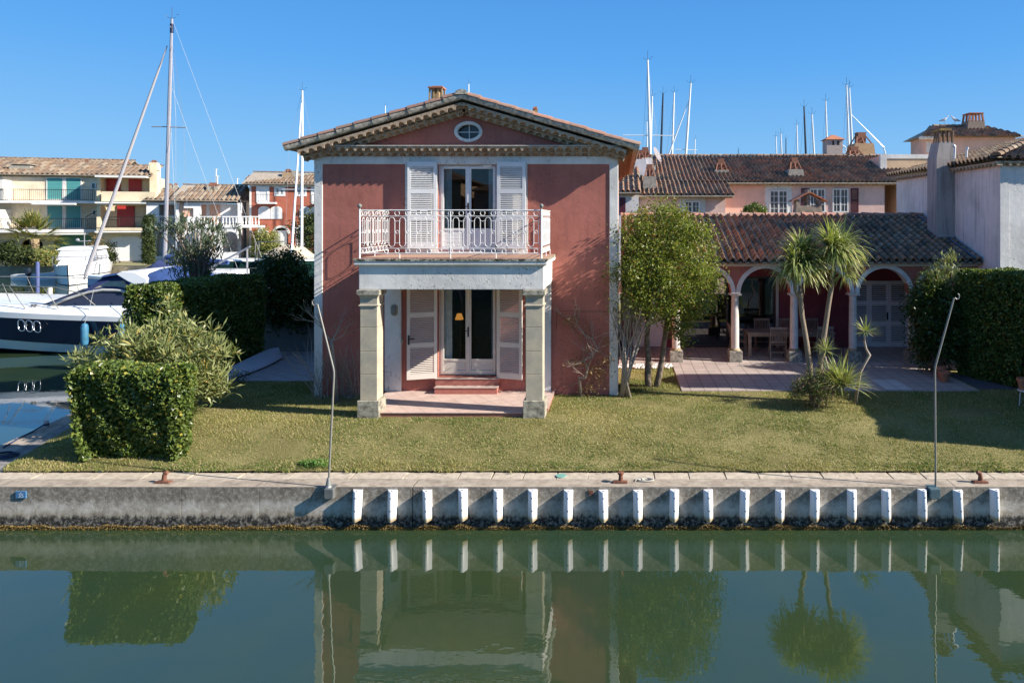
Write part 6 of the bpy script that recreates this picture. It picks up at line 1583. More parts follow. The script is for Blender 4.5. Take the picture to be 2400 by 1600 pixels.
# --- white cabin boat ---
Yb = 47.0; C0 = empty('cabin_boat', (PX(178, Yb), Yb, W0), label='white cabin motorboat seen bow on, beyond the navy yacht', cat='boat')
Wc, bc = hull(C0, (-40.1, 51.4, 0), math.radians(-62), 6.9, 3.3, [(1.0, .95, 1.15), (.98, .82, 1.0), (.93, .10, .25, .05), (.92, .02, .17, .06), (.82, -.7, -.6, .12), (.1, -1, -.9, .2)], 16, .30, 1.9, ('gunwale', 'topside', 'stripe', 'lower_hull', 'keel'), (M['gel'], M['gel'], M['mastdark'], M['gel'], M['navycloth'], M['gel']))
def blk(mb, u0, u1, w0, w1, z0, z1, ins=.2, insb=.1):
    a = [Wc(u0, -w0, z0), Wc(u1, -w1, z0), Wc(u1, w1, z0), Wc(u0, w0, z0)]; b_ = [Wc(u0+insb, -w0+ins, z1), Wc(u1-ins*2.2, -w1+ins, z1), Wc(u1-ins*2.2, w1-ins, z1), Wc(u0+insb, w0-ins, z1)]; mb.loft([a, b_])
m = MB(); blk(m, .7, 5.6, 1.4, .9, 1.0, 1.45, .15); m.build('trunk', M['gel'], C0, bevel=.04)
m = MB(); blk(m, .8, 4.4, 1.35, 1.15, 1.45, 2.35, .18); m.build('wheelhouse', simple('window covers', (.50, .51, .55), .5), C0, bevel=.05)
m = MB(); blk(m, .5, 4.1, 1.32, 1.2, 2.35, 2.62, .22); m.build('cabin_roof', M['gel'], C0, bevel=.05)
m = MB(); m.tube([Wc(1.8, 0, 2.6), Wc(1.8, 0, 3.9)], .03, 6); m.tube([Wc(1.8, -.4, 3.1), Wc(1.8, .4, 3.1)], .03, 6); m.lathe(Wc(1.8, -.4, 3.15), [(.12, 0), (.12, .15), (.04, .22)], 8); m.build('radar_mast', M['alu'], C0)
m = MB()
for sd in (-1, 1):
    m.tube([Wc(3, sd*1.5, 1.75), Wc(4.8, sd*1.25, 1.8), Wc(6.2, sd*.4, 1.85), Wc(6.35, 0, 1.85)], .022, 5)
    for u_, v_ in ((3, 1.5), (3.9, 1.38), (4.8, 1.25), (5.7, .75)): m.tube([Wc(u_, sd*v_, 1.05), Wc(u_, sd*v_, 1.8)], .018, 5)
m.build('rail', M['steel'], C0)
# --- small dinghy with outboard ---
Yd = 57.0; D0 = empty('dinghy', (PX(80, Yd), Yd, W0), label='small white dinghy with tilted dark outboard near the far quay', cat='boat')
hull(D0, (PX(40, Yd), Yd, -.67), .05, 3.1, 1.5, [(1, .42, .58), (1.0, .30, .45), (.9, -.1, .0), (.1, -.4, -.3)], 10, .4, 2.2, ('tube', 'side', 'bottom'), (M['gel'], M['gel'], M['gel'], M['gel']))
m = MB(); x = PX(66, Yd-.8); m.lathe((x, Yd-.8, .2), [(.12, -.45), (.2, -.35), (.22, 0), (.1, .15)], 8); m.tube([(x, Yd-.8, -.25), (x+.1, Yd-.85, -.75)], .07, 6); m.build('outboard', M['mastdark'], D0)
# mooring piles (canal bed to above the water)
for i, (px, Y) in enumerate(((88, 50), (117, 39))):
    m = MB(); m.lathe((PX(px, Y), Y, 0), [(.12, -1.8), (.12, 1.0 if i == 0 else .35), (.10, 1.15 if i == 0 else .4)], 10)
    tag(m.build('mooring_pile', simple('pile paint %d' % i, (.10, .13, .30) if i == 0 else (.62, .60, .58), .6), smooth='auto'), 'tall blue mooring pile right of the small dinghy' if i == 0 else 'short white mooring pile in the canal left of the white cabin boat', 'pile')
# --- sailboats ---
def rig(root, base, top, r, mat, spread=(), stays=(), name='mast', aerial=True):
    b_ = Vector(base); t_ = Vector(top); m = MB(); m.tube([b_, b_.lerp(t_, .75), t_], [r, r*.9, r*.6], 8); o = m.build(name, mat, root, smooth='auto')
    for f, wl_ in spread:
        p = b_.lerp(t_, f); m = MB(); m.tube([p-Vector((wl_, 0, 0)), p, p+Vector((wl_, 0, -.05))], r*.28, 5); m.build('spreader', mat, o)
    if stays:
        m = MB()
        for s_ in stays: m.tube([Vector(q) for q in s_], max(.008, r*.07), 4)
        m.build('rigging', M['cable'], root)
    if aerial:
        m = MB(); m.tube([t_, t_+Vector((0, 0, r*6))], r*.12, 4); m.tube([t_+Vector((0, 0, .02)), t_+Vector((-r*2.6, 0, r*1)), t_+Vector((-r*2.9, 0, r*2.4))], r*.09, 4); m.tube([t_, t_+Vector((r*2.2, 0, r*.8)), t_+Vector((r*2.2, 0, r*2)), t_+Vector((r*3.5, 0, r*2.2))], r*.09, 4); m.build('wind_vane', M['mastdark'], o)
    return o
Ys = 38.0
S1 = empty('sailboat', (PX(400, Ys), Ys, W0), label='blue sailboat with the tallest silver mast and rolled jib, moored behind the navy yacht', cat='sailboat')
Ws, bs = hull(S1, (PX(640, Ys), Ys, 0), math.pi, 10.3, 3.7, [(.97, 1.0, 1.12), (1.0, .86, .98), (.99, .45, .6), (.88, -.45, -.3, .02), (.1, -1, -.9, .2)], 16, .4, 2.2, ('gunwale', 'topside', 'band', 'bottom'), (M['gel'], simple('grey blue hull', (.20, .30, .48), .25), M['bluecloth'], M['navycloth'], M['gel']))
X0 = PX(385, Ys)
top = Vector((PX(403, Ys), Ys, PZ(45, Ys))); base = Vector((X0, Ys, 1.1))
bow = (PX(197, Ys), Ys, PZ(655, Ys)); hd = Vector((PX(392, Ys), Ys, PZ(108, Ys)))
rig(S1, base, top, .11, M['alu'], ((.58, .95),), (
    ((PX(404, Ys), Ys-.05, PZ(110, Ys)), (PX(445, Ys), Ys-1.2, PZ(283, Ys)), (PX(456, Ys), Ys-1.6, 1.1)), ((PX(404, Ys), Ys+.05, PZ(110, Ys)), (PX(398, Ys), Ys+1.2, PZ(283, Ys)), (PX(402, Ys), Ys+1.6, 1.1)),
    (top, (PX(628, Ys), Ys, 1.2)), ((PX(401, Ys), Ys, PZ(300, Ys)), (PX(450, Ys), Ys-1.2, 1.2)), ((PX(401, Ys), Ys, PZ(200, Ys)), (PX(560, Ys), Ys, 1.3))))
m = MB(); m.tube([hd, hd.lerp(Vector(bow), .12), hd.lerp(Vector(bow), .6), hd.lerp(Vector(bow), .97), bow], [.025, .055, .09, .10, .04], 8); m.build('rolled_jib', M['sailroll'], S1, smooth='auto')
mk = simple('dark mast badge', (.01, .015, .06), .5)
m = MB(); m.lathe((PX(402.5, Ys), Ys, PZ(78, Ys)), [(.092, 0), (.090, .5)], 12); bo_ = m.build('mast_badge', mk, S1, smooth='auto')
text_mesh('A', .16, (PX(402.5, Ys), Ys-.096, PZ(60, Ys)-.12), M['paint'], S1, 'badge_letter')
m = MB(); m.box(PX(400, Ys), PX(560, Ys), Ys-1.1, Ys+1.1, 1.05, 1.42); m.build('coachroof', M['gel'], S1, bevel=.05)
m = MB(); secs = []
for px, h, w_ in ((300, .15, .3), (330, .45, .9), (352, .75, 1.1), (372, .5, 1.0)): secs.append([(PX(px, Ys-1), Ys+w_*math.cos(a), 1.25+h*math.sin(a)) for a in [math.pi*q/8 for q in range(9)]])
m.loft(secs); m.build('sprayhood', M['navycloth'], S1, smooth='auto')
m = MB(); m.tube([(PX(392, Ys), Ys, 2.15), (PX(470, Ys), Ys-.1, 1.95), (PX(540, Ys), Ys-.2, 1.85)], [.16, .2, .12], 8); m.build('sail_cover', M['bluecloth'], S1, smooth='auto')
m = MB(); m.bar((PX(505, Ys), Ys-.6, 1.55), (PX(600, Ys), Ys-.6, 2.75), .12, .08); m.tube([(PX(593, Ys), Ys-.6, 1.2), (PX(593, Ys), Ys-.6, 2.7)], .05, 6); m.build('gangway', M['alu'], S1)
m = MB(); m.box(PX(335, Ys-1.95), PX(520, Ys-1.95), Ys-1.97, Ys-1.9, .55, 1.3); m.build('side_cloth', M['bluecloth'], S1)
m = MB(); m.box(PX(360, Ys-2), PX(368, Ys-2), Ys-2.02, Ys-1.98, .75, 1.30); m.build('name_board', M['gel'], S1)
m = MB()
for k, px in enumerate(range(300, 620, 40)): m.tube([(PX(px, Ys-1.8), Ys-1.75, 1.0), (PX(px, Ys-1.8), Ys-1.75, 1.65)], .016, 5)
m.tube([(PX(300, Ys-1.8), Ys-1.75, 1.65), (PX(600, Ys-1.8), Ys-1.75, 1.65)], .014, 5); m.build('guard_rail', M['steel'], S1)
m = MB(); m.lathe((PX(352, Ys), Ys-1.75, 1.35), [(.16, 0), (.20, .05), (.16, .10)], 14, 'y'); m.build('life_ring', simple('orange ring', (.7, .16, .06), .6), S1)
m = MB(); q = Vector((PX(337, Ys-2), Ys-2.0, 1.0))
for k, c_ in enumerate(((.62, .05, .06), (.75, .60, .08), (.62, .05, .06))): mm = MB(); mm.box(q.x, q.x+.28, q.y, q.y+.02, q.z-.18*k-.18, q.z-.18*k); mm.build('flag_stripe', simple('flag %d' % k, c_, .8), S1)
# green sailboat
Yg2 = 50.0; S2 = empty('sailboat', (PX(690, Yg2), Yg2, W0), label='dark green sailboat with beige sprayhood beside the main house left corner', cat='sailboat')
Wg, bg_ = hull(S2, (PX(745, Yg2), Yg2+3.5, 0), -math.pi*.80, 9.5, 3.4, [(.97, 1.25, 1.45), (1, 1.15, 1.35), (.95, .0, .1, .03), (.85, -.6, -.5, .1), (.1, -1, -.9, .2)], 14, .4, 2.2, ('gunwale', 'topside', 'lower_hull', 'keel'), (M['gel'], simple('bottle green hull', (.012, .04, .035), .15), simple('bottle green hull low', (.012, .04, .035), .15), M['navycloth'], M['gel']))
base = Vector((PX(707, Yg2), Yg2, 1.2)); top = Vector((PX(708.5, Yg2), Yg2, PZ(213, Yg2)))
rig(S2, base, top, .105, M['gel'], ((.42, 1.5),), ((top, (PX(676, Yg2), Yg2, PZ(350, Yg2)), (PX(668, Yg2), Yg2, 1.3)), (top, (PX(724, Yg2), Yg2+.5, PZ(330, Yg2)), (PX(740, Yg2), Yg2+1, 1.3)), (top+Vector((0, 0, -3)), (PX(690, Yg2), Yg2, 1.3))))
m = MB(); m.tube([(PX(711, Yg2), Yg2-.3, PZ(245, Yg2)), (PX(729, Yg2), Yg2-3, PZ(600, Yg2-3))], [.05, .085], 7); m.build('rolled_jib', M['gel'], S2)
m = MB(); secs = []
for u_, h, w_ in ((0, .5, 1.3), (1.0, .95, 1.25), (2.2, .8, 1.2), (2.9, .1, 1.1)): secs.append([(PX(652, Yg2)+u_, Yg2-1+w_*math.cos(a), 1.5+h*math.sin(a)) for a in [math.pi*q/8 for q in range(9)]])
m.loft(secs); m.build('sprayhood', simple('beige canvas', (.62, .52, .38), .8), S2, smooth='auto')
m = MB()
for x_ in (632, 640): m.tube([(PX(x_, Yg2), Yg2-2, 1.2), (PX(x_+1, Yg2), Yg2-2, PZ(566, Yg2))], .035, 6)
m.tube([(PX(630, Yg2), Yg2-2, PZ(566, Yg2)), (PX(700, Yg2), Yg2-2, PZ(564, Yg2))], .035, 6); m.tube([(PX(628, Yg2), Yg2-2.2, 1.9), (PX(735, Yg2), Yg2-2.2, 1.95)], .02, 5)
for x_ in range(640, 736, 24): m.tube([(PX(x_, Yg2), Yg2-2.2, 1.25), (PX(x_, Yg2), Yg2-2.2, 1.95)], .018, 5)
m.build('rail_frame', M['steel'], S2)
for px in (672, 692): m = MB(); m.lathe((PX(px, Yg2-2.6), Yg2-2.75, PZ(616, Yg2)), [(.07, -.02), (.10, -.03), (.10, .02)], 12, 'y'); m.build('porthole', M['steel'], S2)
scale_from_camera(Yt_, -23.02, 29.10); scale_from_camera(C0, -45.5, 57.2, 1.20, .92); scale_from_camera(D0, PX(80, 61.2), 61.2, 1.07)
scale_from_camera(S1, PX(400, 41.65), 41.65); scale_from_camera(S2, PX(690, 54.8), 54.8)
# --- distant masts behind the pink houses and over the roof ---
Ym = 66.0
RIGS = [ # px top, py top, px bottom, radius, dark, label
 (1518, 141, 1524, .15, 0, 'tallest white mast of the left cluster behind the pink houses, with long crosstrees'),
 (1528.5, 226, 1524, .12, 0, 'white mast touching the tallest mast on its right'),
 (1554, 219, 1549, .12, 1, 'black mast in the left cluster, between two white masts'),
 (1580, 217, 1575, .12, 0, 'white mast just right of the black mast in the left cluster'),
 (1619, 195, 1607, .13, 0, 'leaning white mast with a rolled jib, rightmost tall one of the left cluster'),
 (1629.5, 326, 1628, .07, 0, 'short thin white mast right of the leaning mast'),
 (1731, 350, 1730, .05, 1, 'tiny dark mast tip alone above the middle of the ridge'),
 (1516, 285, 1517, .08, 0, 'short white mast just left of the tallest mast'),
 (1818.5, 320, 1820, .09, 0, 'short white mast, leftmost of the right cluster'),
 (1830, 314, 1832, .10, 0, 'short white mast, second from the left in the right cluster'),
 (1842, 325, 1842, .07, 1, 'short dark mast, third from the left in the right cluster'),
 (1867.5, 293, 1869, .10, 0, 'white mast left of the black mast in the right cluster'),
 (1884.5, 250, 1889, .12, 1, 'black mast of the right cluster'),
 (1903, 268, 1908, .12, 0, 'white mast just right of the black mast in the right cluster'),
 (1935, 237, 1939, .12, 0, 'tall white mast rising behind the little roofed chimney'),
 (1984, 200, 1990, .14, 0, 'left one of the two tallest paired white masts, right cluster'),
 (1990.5, 206, 1998, .13, 0, 'right one of the two tallest paired white masts, right cluster'),
 (1098.5, 197, 1098.5, .09, 0, 'white mast tip just right of the main roof apex'),
 (903, 248, 903, .07, 0, 'small mast tip above the left slope of the main roof'),
]
for i, (pt, yt, pb, r, dk, lab) in enumerate(RIGS):
    Y = Ym+(i % 4)*1.5; zt = PZ(yt, Y); xt = PX(pt, Y); xb = xt+(PX(pb, Y)-xt)*(zt-.6)/(zt-PZ(366, Y)) if yt < 360 else xt
    r0 = empty('sailboat', (xb, Y, WATER), label=lab, cat='sailboat', group='sailboats whose masts rise behind the houses')
    mt = M['mastdark'] if dk else M['gel']
    st = [((xt, Y, zt-.3), (xb-1.6, Y+.2, .7)), ((xt, Y, zt-.3), (xb+1.9, Y, .7))] if r > .09 else []
    if i == 4: st = []
    rig(r0, (xb, Y, .5), (xt, Y, zt), r, mt, ((.62, 1.1 if i else 2.6),) if r > .08 else (), st)
    hull(r0, (xb+4, Y, -.46), math.pi, 9.5, 3.0, [(1, .8, 1.0), (1, .7, .9), (.9, -.5, -.4), (.1, -1, -1)], 8, .4, 2.2, ('gunwale', 'topside', 'bottom'), (M['gel'], M['gel'], M['navycloth'], M['gel']))
    if i == 4: m = MB(); m.tube([(xt-.1, Y, zt-1.5), (PX(1566, Y), Y, PZ(366, Y)), (PX(1540, Y), Y, .9)], [.04, .09, .09], 6); m.build('rolled_jib', M['gel'], r0)
    if i in (14, 16): dxx = 2.0 if i == 14 else 3.3; m = MB(); m.tube([(xt+.1, Y, zt-(3.5 if i == 14 else 2.5)), (xt+dxx, Y, PZ(345, Y)), (xt+dxx*1.9, Y, .9)], [.03, .07, .07], 6); m.build('rolled_jib', M['gel'], r0)
for k, (px, yt) in enumerate(((506.5, 396), (509.5, 412), (556, 418), (586, 416))):
    Y = 100.0; mm = MB(); mm.tube([(PX(px, Y), Y, .0), (PX(px, Y), Y, PZ(yt, Y))], .08, 5); mm.tube([(PX(px, Y)-.3, Y, PZ(yt, Y)-.1), (PX(px, Y)+.3, Y, PZ(yt, Y)-.1)], .04, 4)
    tag(mm.build('flagpole', M['gel'], origin=(PX(px, Y), Y, 0)), ['thin pale pole above the white house roof, taller of a close pair', 'thin pale pole, shorter of the close pair above the white house', 'thin pale pole above the white corner house chimneys', 'thin pale pole over the gap left of the red house'][k], 'pole', 'thin poles far behind the left houses')
# ================= PLANTS =================
def poly_hedge(name, poly, z1, mat, dens, L, W, seed, label, cat='hedge', z0=0.02, dome=.06, depth=.13, core=.13, wob=.05, inset_bottom=0.0):
    """clipped hedge on a polygon footprint: leaf shell, dark solid core"""
    g = np.random.default_rng(seed); pts = []; nrm = []; n = len(poly)
    cx = sum(p[0] for p in poly)/n; cy = sum(p[1] for p in poly)/n
    A = 0.5*sum(poly[i][0]*poly[(i+1) % n][1]-poly[(i+1) % n][0]*poly[i][1] for i in range(n))
    if A < 0: poly = poly[::-1]
    for i in range(n):
        a = np.array(poly[i]); b_ = np.array(poly[(i+1) % n]); d = b_-a; L_ = np.linalg.norm(d); d = d/L_; nn = np.array([d[1], -d[0]])
        m = int(L_*(z1-z0)*dens); u = g.random(m)*L_; z = z0+g.random(m)*(z1-z0); rd = .11*np.clip((z-(z1-.22))/.22, 0, 1)**2
        off = -depth*g.random(m)**1.3+.03+wob*np.sin(u*5+seed+z*2)*np.cos(z*4+u*3)-inset_bottom*(1-(z-z0)/(z1-z0))-rd
        pts.append(np.stack([a[0]+d[0]*u+nn[0]*off, a[1]+d[1]*u+nn[1]*off, z], axis=1)); nrm.append(np.tile([nn[0], nn[1], 0], (m, 1)))
    xs = [p[0] for p in poly]; ys = [p[1] for p in poly]; m = int((max(xs)-min(xs))*(max(ys)-min(ys))*dens)
    x = g.uniform(min(xs), max(xs), m); y = g.uniform(min(ys), max(ys), m); k = inpoly(x, y, poly); x = x[k]; y = y[k]; m = len(x)
    de = np.full(m, 9.0)
    for i in range(n):
        a = np.array(poly[i]); d = np.array(poly[(i+1) % n])-a; L_ = np.linalg.norm(d); d = d/L_; de = np.minimum(de, np.abs((x-a[0])*-d[1]+(y-a[1])*d[0]))
    pts.append(np.stack([x, y, z1-.12*np.exp(-de/.12)-depth*g.random(m)**1.3+.04+wob*np.sin(x*4)*np.cos(y*5+seed)+dome*np.cos(x*1.3)*.5], axis=1)); nrm.append(np.tile([0, 0, 1.0], (m, 1)))
    C = np.concatenate(pts); D = np.concatenate(nrm)
    r = empty(name, (cx, cy, 0), label=label, cat=cat)
    leaf_mesh('foliage', C, mat, L, W, seed, r, D=D, spread=.75, updir=.15)
    pl = []; k_ = core*1.15+inset_bottom*.8
    for i in range(n):      # true polygon inset
        p0, p1, p2 = (np.array(poly[(i+j) % n], float) for j in (-1, 0, 1))
        d1 = (p1-p0)/np.linalg.norm(p1-p0); d2 = (p2-p1)/np.linalg.norm(p2-p1); n1 = np.array([-d1[1], d1[0]]); n2 = np.array([-d2[1], d2[0]])
        bis = n1+n2; pl.append(tuple(p1+bis*k_/max(.3, bis.dot(n1))))
    mb = MB(); mb.slab(pl, 0, z1-core); mb.build('stems', simple('dark hedge core', (.035, .045, .018), .95, scale=12, c2=(.02, .02, .012)), r)  # solid dark block, its colour standing in for shade inside the hedge
    return r
# hedge at the left, between side canal and side paving
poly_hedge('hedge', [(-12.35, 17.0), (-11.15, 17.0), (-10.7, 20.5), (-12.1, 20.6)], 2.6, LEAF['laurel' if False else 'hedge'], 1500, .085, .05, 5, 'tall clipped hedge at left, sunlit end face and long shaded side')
# hedge on the right edge of the garden
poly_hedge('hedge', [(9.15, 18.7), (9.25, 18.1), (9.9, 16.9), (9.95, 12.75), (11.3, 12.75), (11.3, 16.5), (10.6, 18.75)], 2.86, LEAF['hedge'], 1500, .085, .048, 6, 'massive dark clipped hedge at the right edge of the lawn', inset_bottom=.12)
# clipped block in front
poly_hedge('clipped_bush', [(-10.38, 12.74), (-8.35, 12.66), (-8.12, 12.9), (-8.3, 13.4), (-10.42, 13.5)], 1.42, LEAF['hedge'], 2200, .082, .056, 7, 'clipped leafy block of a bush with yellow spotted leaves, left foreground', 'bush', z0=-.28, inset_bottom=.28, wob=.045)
def shrub(name, label, cat, centers, per, sig, mat, L, W, seed, base, stems=5, sr=.02, squash=1.0, D=None, spread=1.0, updir=0.0, lvar=.4, sname='stem', nst=None, surf=0.0):
    r = empty(name, base, label=label, cat=cat)
    C = clump_pts(centers, per, sig, seed, squash, surf); C = C[C[:, 2] > .02]
    if D == 'tuft':
        cc = np.repeat(np.asarray(centers), per, axis=0); C0_ = clump_pts(centers, per, sig, seed, squash, surf); k_ = C0_[:, 2] > .02; Dv = (C0_-cc)[k_]; Dv /= np.linalg.norm(Dv, axis=1)[:, None]; Dv[:, 2] += .35
    elif D == 'out':
        c = np.mean(centers, axis=0); c[2] -= .6; Dv = C-c; Dv /= np.linalg.norm(Dv, axis=1)[:, None]
    else: Dv = None
    leaf_mesh('foliage', C, mat, L, W, seed, r, D=Dv, spread=spread, updir=updir, lvar=lvar)
    rg = random.Random(seed); mb = MB()
    cs = [centers[rg.randrange(len(centers))] for _ in range(stems)]
    for c in cs:
        limb(mb, wiggle((base[0]+rg.uniform(-.08, .08), base[1]+rg.uniform(-.08, .08), 0), tuple(c), 4, .06, rg), sr, sr*.35, 5)
    mb.build(sname, M['bark'], r, smooth=True); return r
# oleander behind the clipped block
C = ell_centers((-10.0, 14.75, 1.0), (1.48, .85, 1.0), 300, 3, .45, -1.0, .18)
C = np.concatenate([C, np.array([(PX(x, 15), 15+.1*math.sin(x), PZ(y, 15)) for x, y in ((445, 752), (452, 775), (385, 705), (386, 725), (500, 770), (515, 800), (250, 790), (230, 800), (340, 778), (300, 790))])])
shrub('oleander', 'broad sunlit oleander bush with narrow leaves behind the clipped block', 'bush', C, 34, .10, LEAF['oleander'], .20, .034, 8, (-10.05, 15.15, 0), 26, .018, 1.0, 'tuft', .3, .2)
# dark oleander tree rising behind the left hedge
Yo = 20.3; C = []
g = np.random.default_rng(12)
for k in range(60):
    a = g.uniform(-1, 1); h = g.uniform(0, 1)
    C.append((PX(465+a*78*(.35+.65*h), Yo), Yo+g.uniform(-.7, .7), PZ(640-128*h**.8+abs(a)*18*h, Yo)))
C = np.array(C); r = empty('oleander_tree', (PX(465, Yo), Yo, 0), label='dark spiky oleander tree standing behind the left hedge against the white houses', cat='tree')
P_ = clump_pts(C, 40, .11, 5); Dv = P_-np.array([PX(465, Yo), Yo, 2.0]); Dv /= np.linalg.norm(Dv, axis=1)[:, None]
leaf_mesh('crown', P_, LEAF['darkole'], .20, .032, 4, r, D=Dv, spread=.6, updir=.4)
mb = MB(); rg = random.Random(5)
for c in C[::2]:
    b0 = Vector((PX(462+rg.uniform(-8, 8), Yo), Yo, 0)); m1 = Vector((PX(465, Yo), Yo, 2.5)).lerp(Vector(c), .35)
    mb.tube([b0, b0.lerp(m1, .6)+Vector((rg.uniform(-.05, .05), 0, 0)), m1, Vector(c)], [.045, .035, .025, .01], 5)
mb.build('trunk', M['bark'], r, smooth=True)
# dark shrubs on the garden wall left of the house
mb = MB(); mb.box(-12.8, -7.42, 21.95, 22.15, -.1, 1.75); mb.box(-12.8, -7.42, 21.92, 22.18, 1.75, 1.82)
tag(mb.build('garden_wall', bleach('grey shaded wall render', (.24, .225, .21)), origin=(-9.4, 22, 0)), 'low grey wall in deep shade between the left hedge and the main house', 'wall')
C = ell_centers((PX(650, 21.6), 21.7, 2.05), (.66, .55, 1.15), 130, 9, .4)
shrub('evergreen_shrub', 'tall dark evergreen shrub above the shaded wall beside the left hedge', 'bush', C, 90, .14, LEAF['laurel'], .11, .055, 9, (PX(648, 22.7), 22.8, 0), 6, .03)
C = ell_centers((PX(704, 21.7), 21.7, 1.75), (.52, .45, .85), 110, 10, .4)
shrub('evergreen_shrub', 'dark evergreen shrub touching the white corner of the main house', 'bush', C, 80, .14, LEAF['laurel'], .11, .055, 10, (PX(706, 22.6), 22.9, 0), 6, .03)
# garden tree right of the house
Yt = 17.3; r = empty('garden_tree', (PX(1532, Yt), Yt, 0), label='round bushy yellow green tree with forked trunk, between main house and arcade', cat='tree')
C = ell_centers((PX(1553, 16.75), 16.75, 3.13), (1.34, 1.12, 1.32), 340, 14, .42, -.85, .24)
ex = [(PX(x, 16.8), 16.75+.2*math.sin(x), PZ(y, 16.8)) for x, y in ((1505, 500), (1530, 490), (1560, 492), (1470, 520), (1620, 560), (1665, 600), (1672, 640), (1680, 680), (1655, 700), (1620, 735), (1600, 760), (1585, 775), (1602, 745), (1480, 690), (1465, 640), (1640, 640), (1640, 540), (1500, 520), (1460, 600), (1610, 520), (1595, 505), (1470, 725), (1495, 745), (1520, 735), (1548, 750), (1570, 765), (1590, 785), (1612, 765), (1560, 730), (1630, 720), (1600, 800))]
low = np.array([P(x, y, 16.0) for x, y in ((1490, 705), (1505, 725), (1520, 700), (1535, 735), (1550, 715), (1500, 680), (1528, 668), (1560, 690), (1475, 715), (1570, 735), (1545, 660))])
C = np.concatenate([C, np.array(ex), np.array(ex)+[.05, .3, .05], low, low+[.1, -.12, .1]])
P_ = clump_pts(C, 82, .135, 15); P_ = P_[(P_[:, 0] > .02) | (P_[:, 1] < 16.4)]
leaf_mesh('crown', P_, LEAF['tree'], .068, .036, 15, r, updir=.1)
mb = MB(); rg = random.Random(3)
for px in (1520, 1538):
    top = (PX(1518 if px == 1520 else 1566, Yt), Yt, PZ(745, Yt))
    limb(mb, wiggle((PX(px, Yt), Yt, -.02), top, 5, .03, rg), .095 if px == 1520 else .085, .06, 9)
    for k in range(9):
        c = C[rg.randrange(len(C))]; limb(mb, wiggle(top, tuple(c), 4, .08, rg), .04, .010, 6)
mb.build('trunk', M['bark'], r, smooth=True)
# bare multi-stemmed shrub at the house corner
r = empty('bare_shrub', (PX(1465, 16.3), 16.3, 0), label='leafless many stemmed shrub at the right corner of the main house', cat='shrub')
mb = MB(); rg = random.Random(22)
for px, py in ((1445, 720), (1460, 700), (1478, 715), (1498, 705), (1515, 720), (1530, 735), (1488, 740), (1452, 745), (1470, 690), (1507, 740)):
    b0 = Vector((PX(1464+rg.uniform(-10, 14), 16.3), 16.3+rg.uniform(-.08, .08), 0)); e = Vector(P(px, py, 16.2)); mid_ = b0.lerp(e, .6)+Vector((rg.uniform(-.07, .07), rg.uniform(-.1, .1), 0))
    mb.tube([b0, b0.lerp(mid_, .5)+Vector((rg.uniform(-.03, .03), 0, 0)), mid_], [.032, .026, .02], 7)
    for k in range(4): twigs(mb, mid_, (e-mid_).normalized()+Vector((rg.uniform(-.5, .5), rg.uniform(-.5, .5), 0)), rg.uniform(.35, .6), .013, 3, rng=rg, spread=.45)
mb.build('stems', M['twig'], r, smooth=True)
# climbing rose on the right wall
r = empty('climbing_rose', (PX(1362, 16.25), 16.25, 0), label='sparse climbing rose with a crooked stem against the sunlit red wall', cat='climber')
pth = [(1362, 928), (1358, 885), (1372, 885), (1378, 862), (1368, 845), (1390, 832), (1400, 815), (1388, 795), (1370, 783), (1352, 760), (1330, 748)]
mb = MB(); pts = [Vector(P(x, y, 16.3))+Vector((0, .03*math.sin(i*2), 0)) for i, (x, y) in enumerate(pth)]; pts[0].z = 0
mb.tube(pts, [.036, .033, .027, .025, .022, .020, .018, .016, .013, .010, .006], 6); rg = random.Random(7)
for p in pts[2:]:
    for k in range(3): twigs(mb, p, (rg.uniform(-1, 1), rg.uniform(-.3, .2), rg.uniform(-.4, 1)), rg.uniform(.25, .5), .008, 2, rg, .6, 4)
mb.build('stem', M['twig'], r, smooth=True)
C = np.array([P(x, y, 16.3) for x, y in ((1330, 752), (1345, 748), (1355, 765), (1372, 790), (1420, 800), (1410, 842), (1395, 862), (1380, 872), (1400, 880), (1425, 845), (1368, 915), (1385, 905), (1360, 845), (1415, 870), (1430, 820), (1405, 900), (1345, 850))])
leaf_mesh('foliage', clump_pts(C, 42, .11, 3), LEAF['dry'], .055, .028, 5, r)
# leafless little tree and twigs left of the porch
r = empty('bare_tree', (PX(783, 16.0), 16.0, 0), label='small pruned leafless tree in front of the shaded left wall', cat='tree')
mb = MB(); rg = random.Random(17)
t0 = [Vector(P(x, y, 16.0)) for x, y in ((790, 940), (786, 880), (780, 820), (777, 800))]; t0[0].z = 0
mb.tube(t0, [.05, .042, .036, .034], 8)
for tx, ty in ((792, 765), (742, 745), (810, 780), (795, 760), (735, 760)): d = Vector(P(tx, ty, 16.0))-t0[-1]; twigs(mb, t0[-1], d+Vector((0, rg.uniform(-.1, .1), 0)), d.length*.9, .016, 3, rg, .55)
mb.build('trunk', M['twig'], r, smooth=True)
r = empty('bare_shrub', (PX(800, 16.2), 16.2, 0), label='tangle of leafless twigs between the left house corner and the left pillar', cat='shrub')
mb = MB()
for i in range(34):
    px = rg.choice([rg.uniform(800, 838), rg.uniform(800, 838), rg.uniform(735, 770)]); twigs(mb, P(px, 936, 16.2), (rg.uniform(-.6, .35), rg.uniform(-.2, .2), 1), rg.uniform(.35, .8), .012, 2, rg, .4, 4)
mb.build('stems', M['twig'], r, smooth=True)
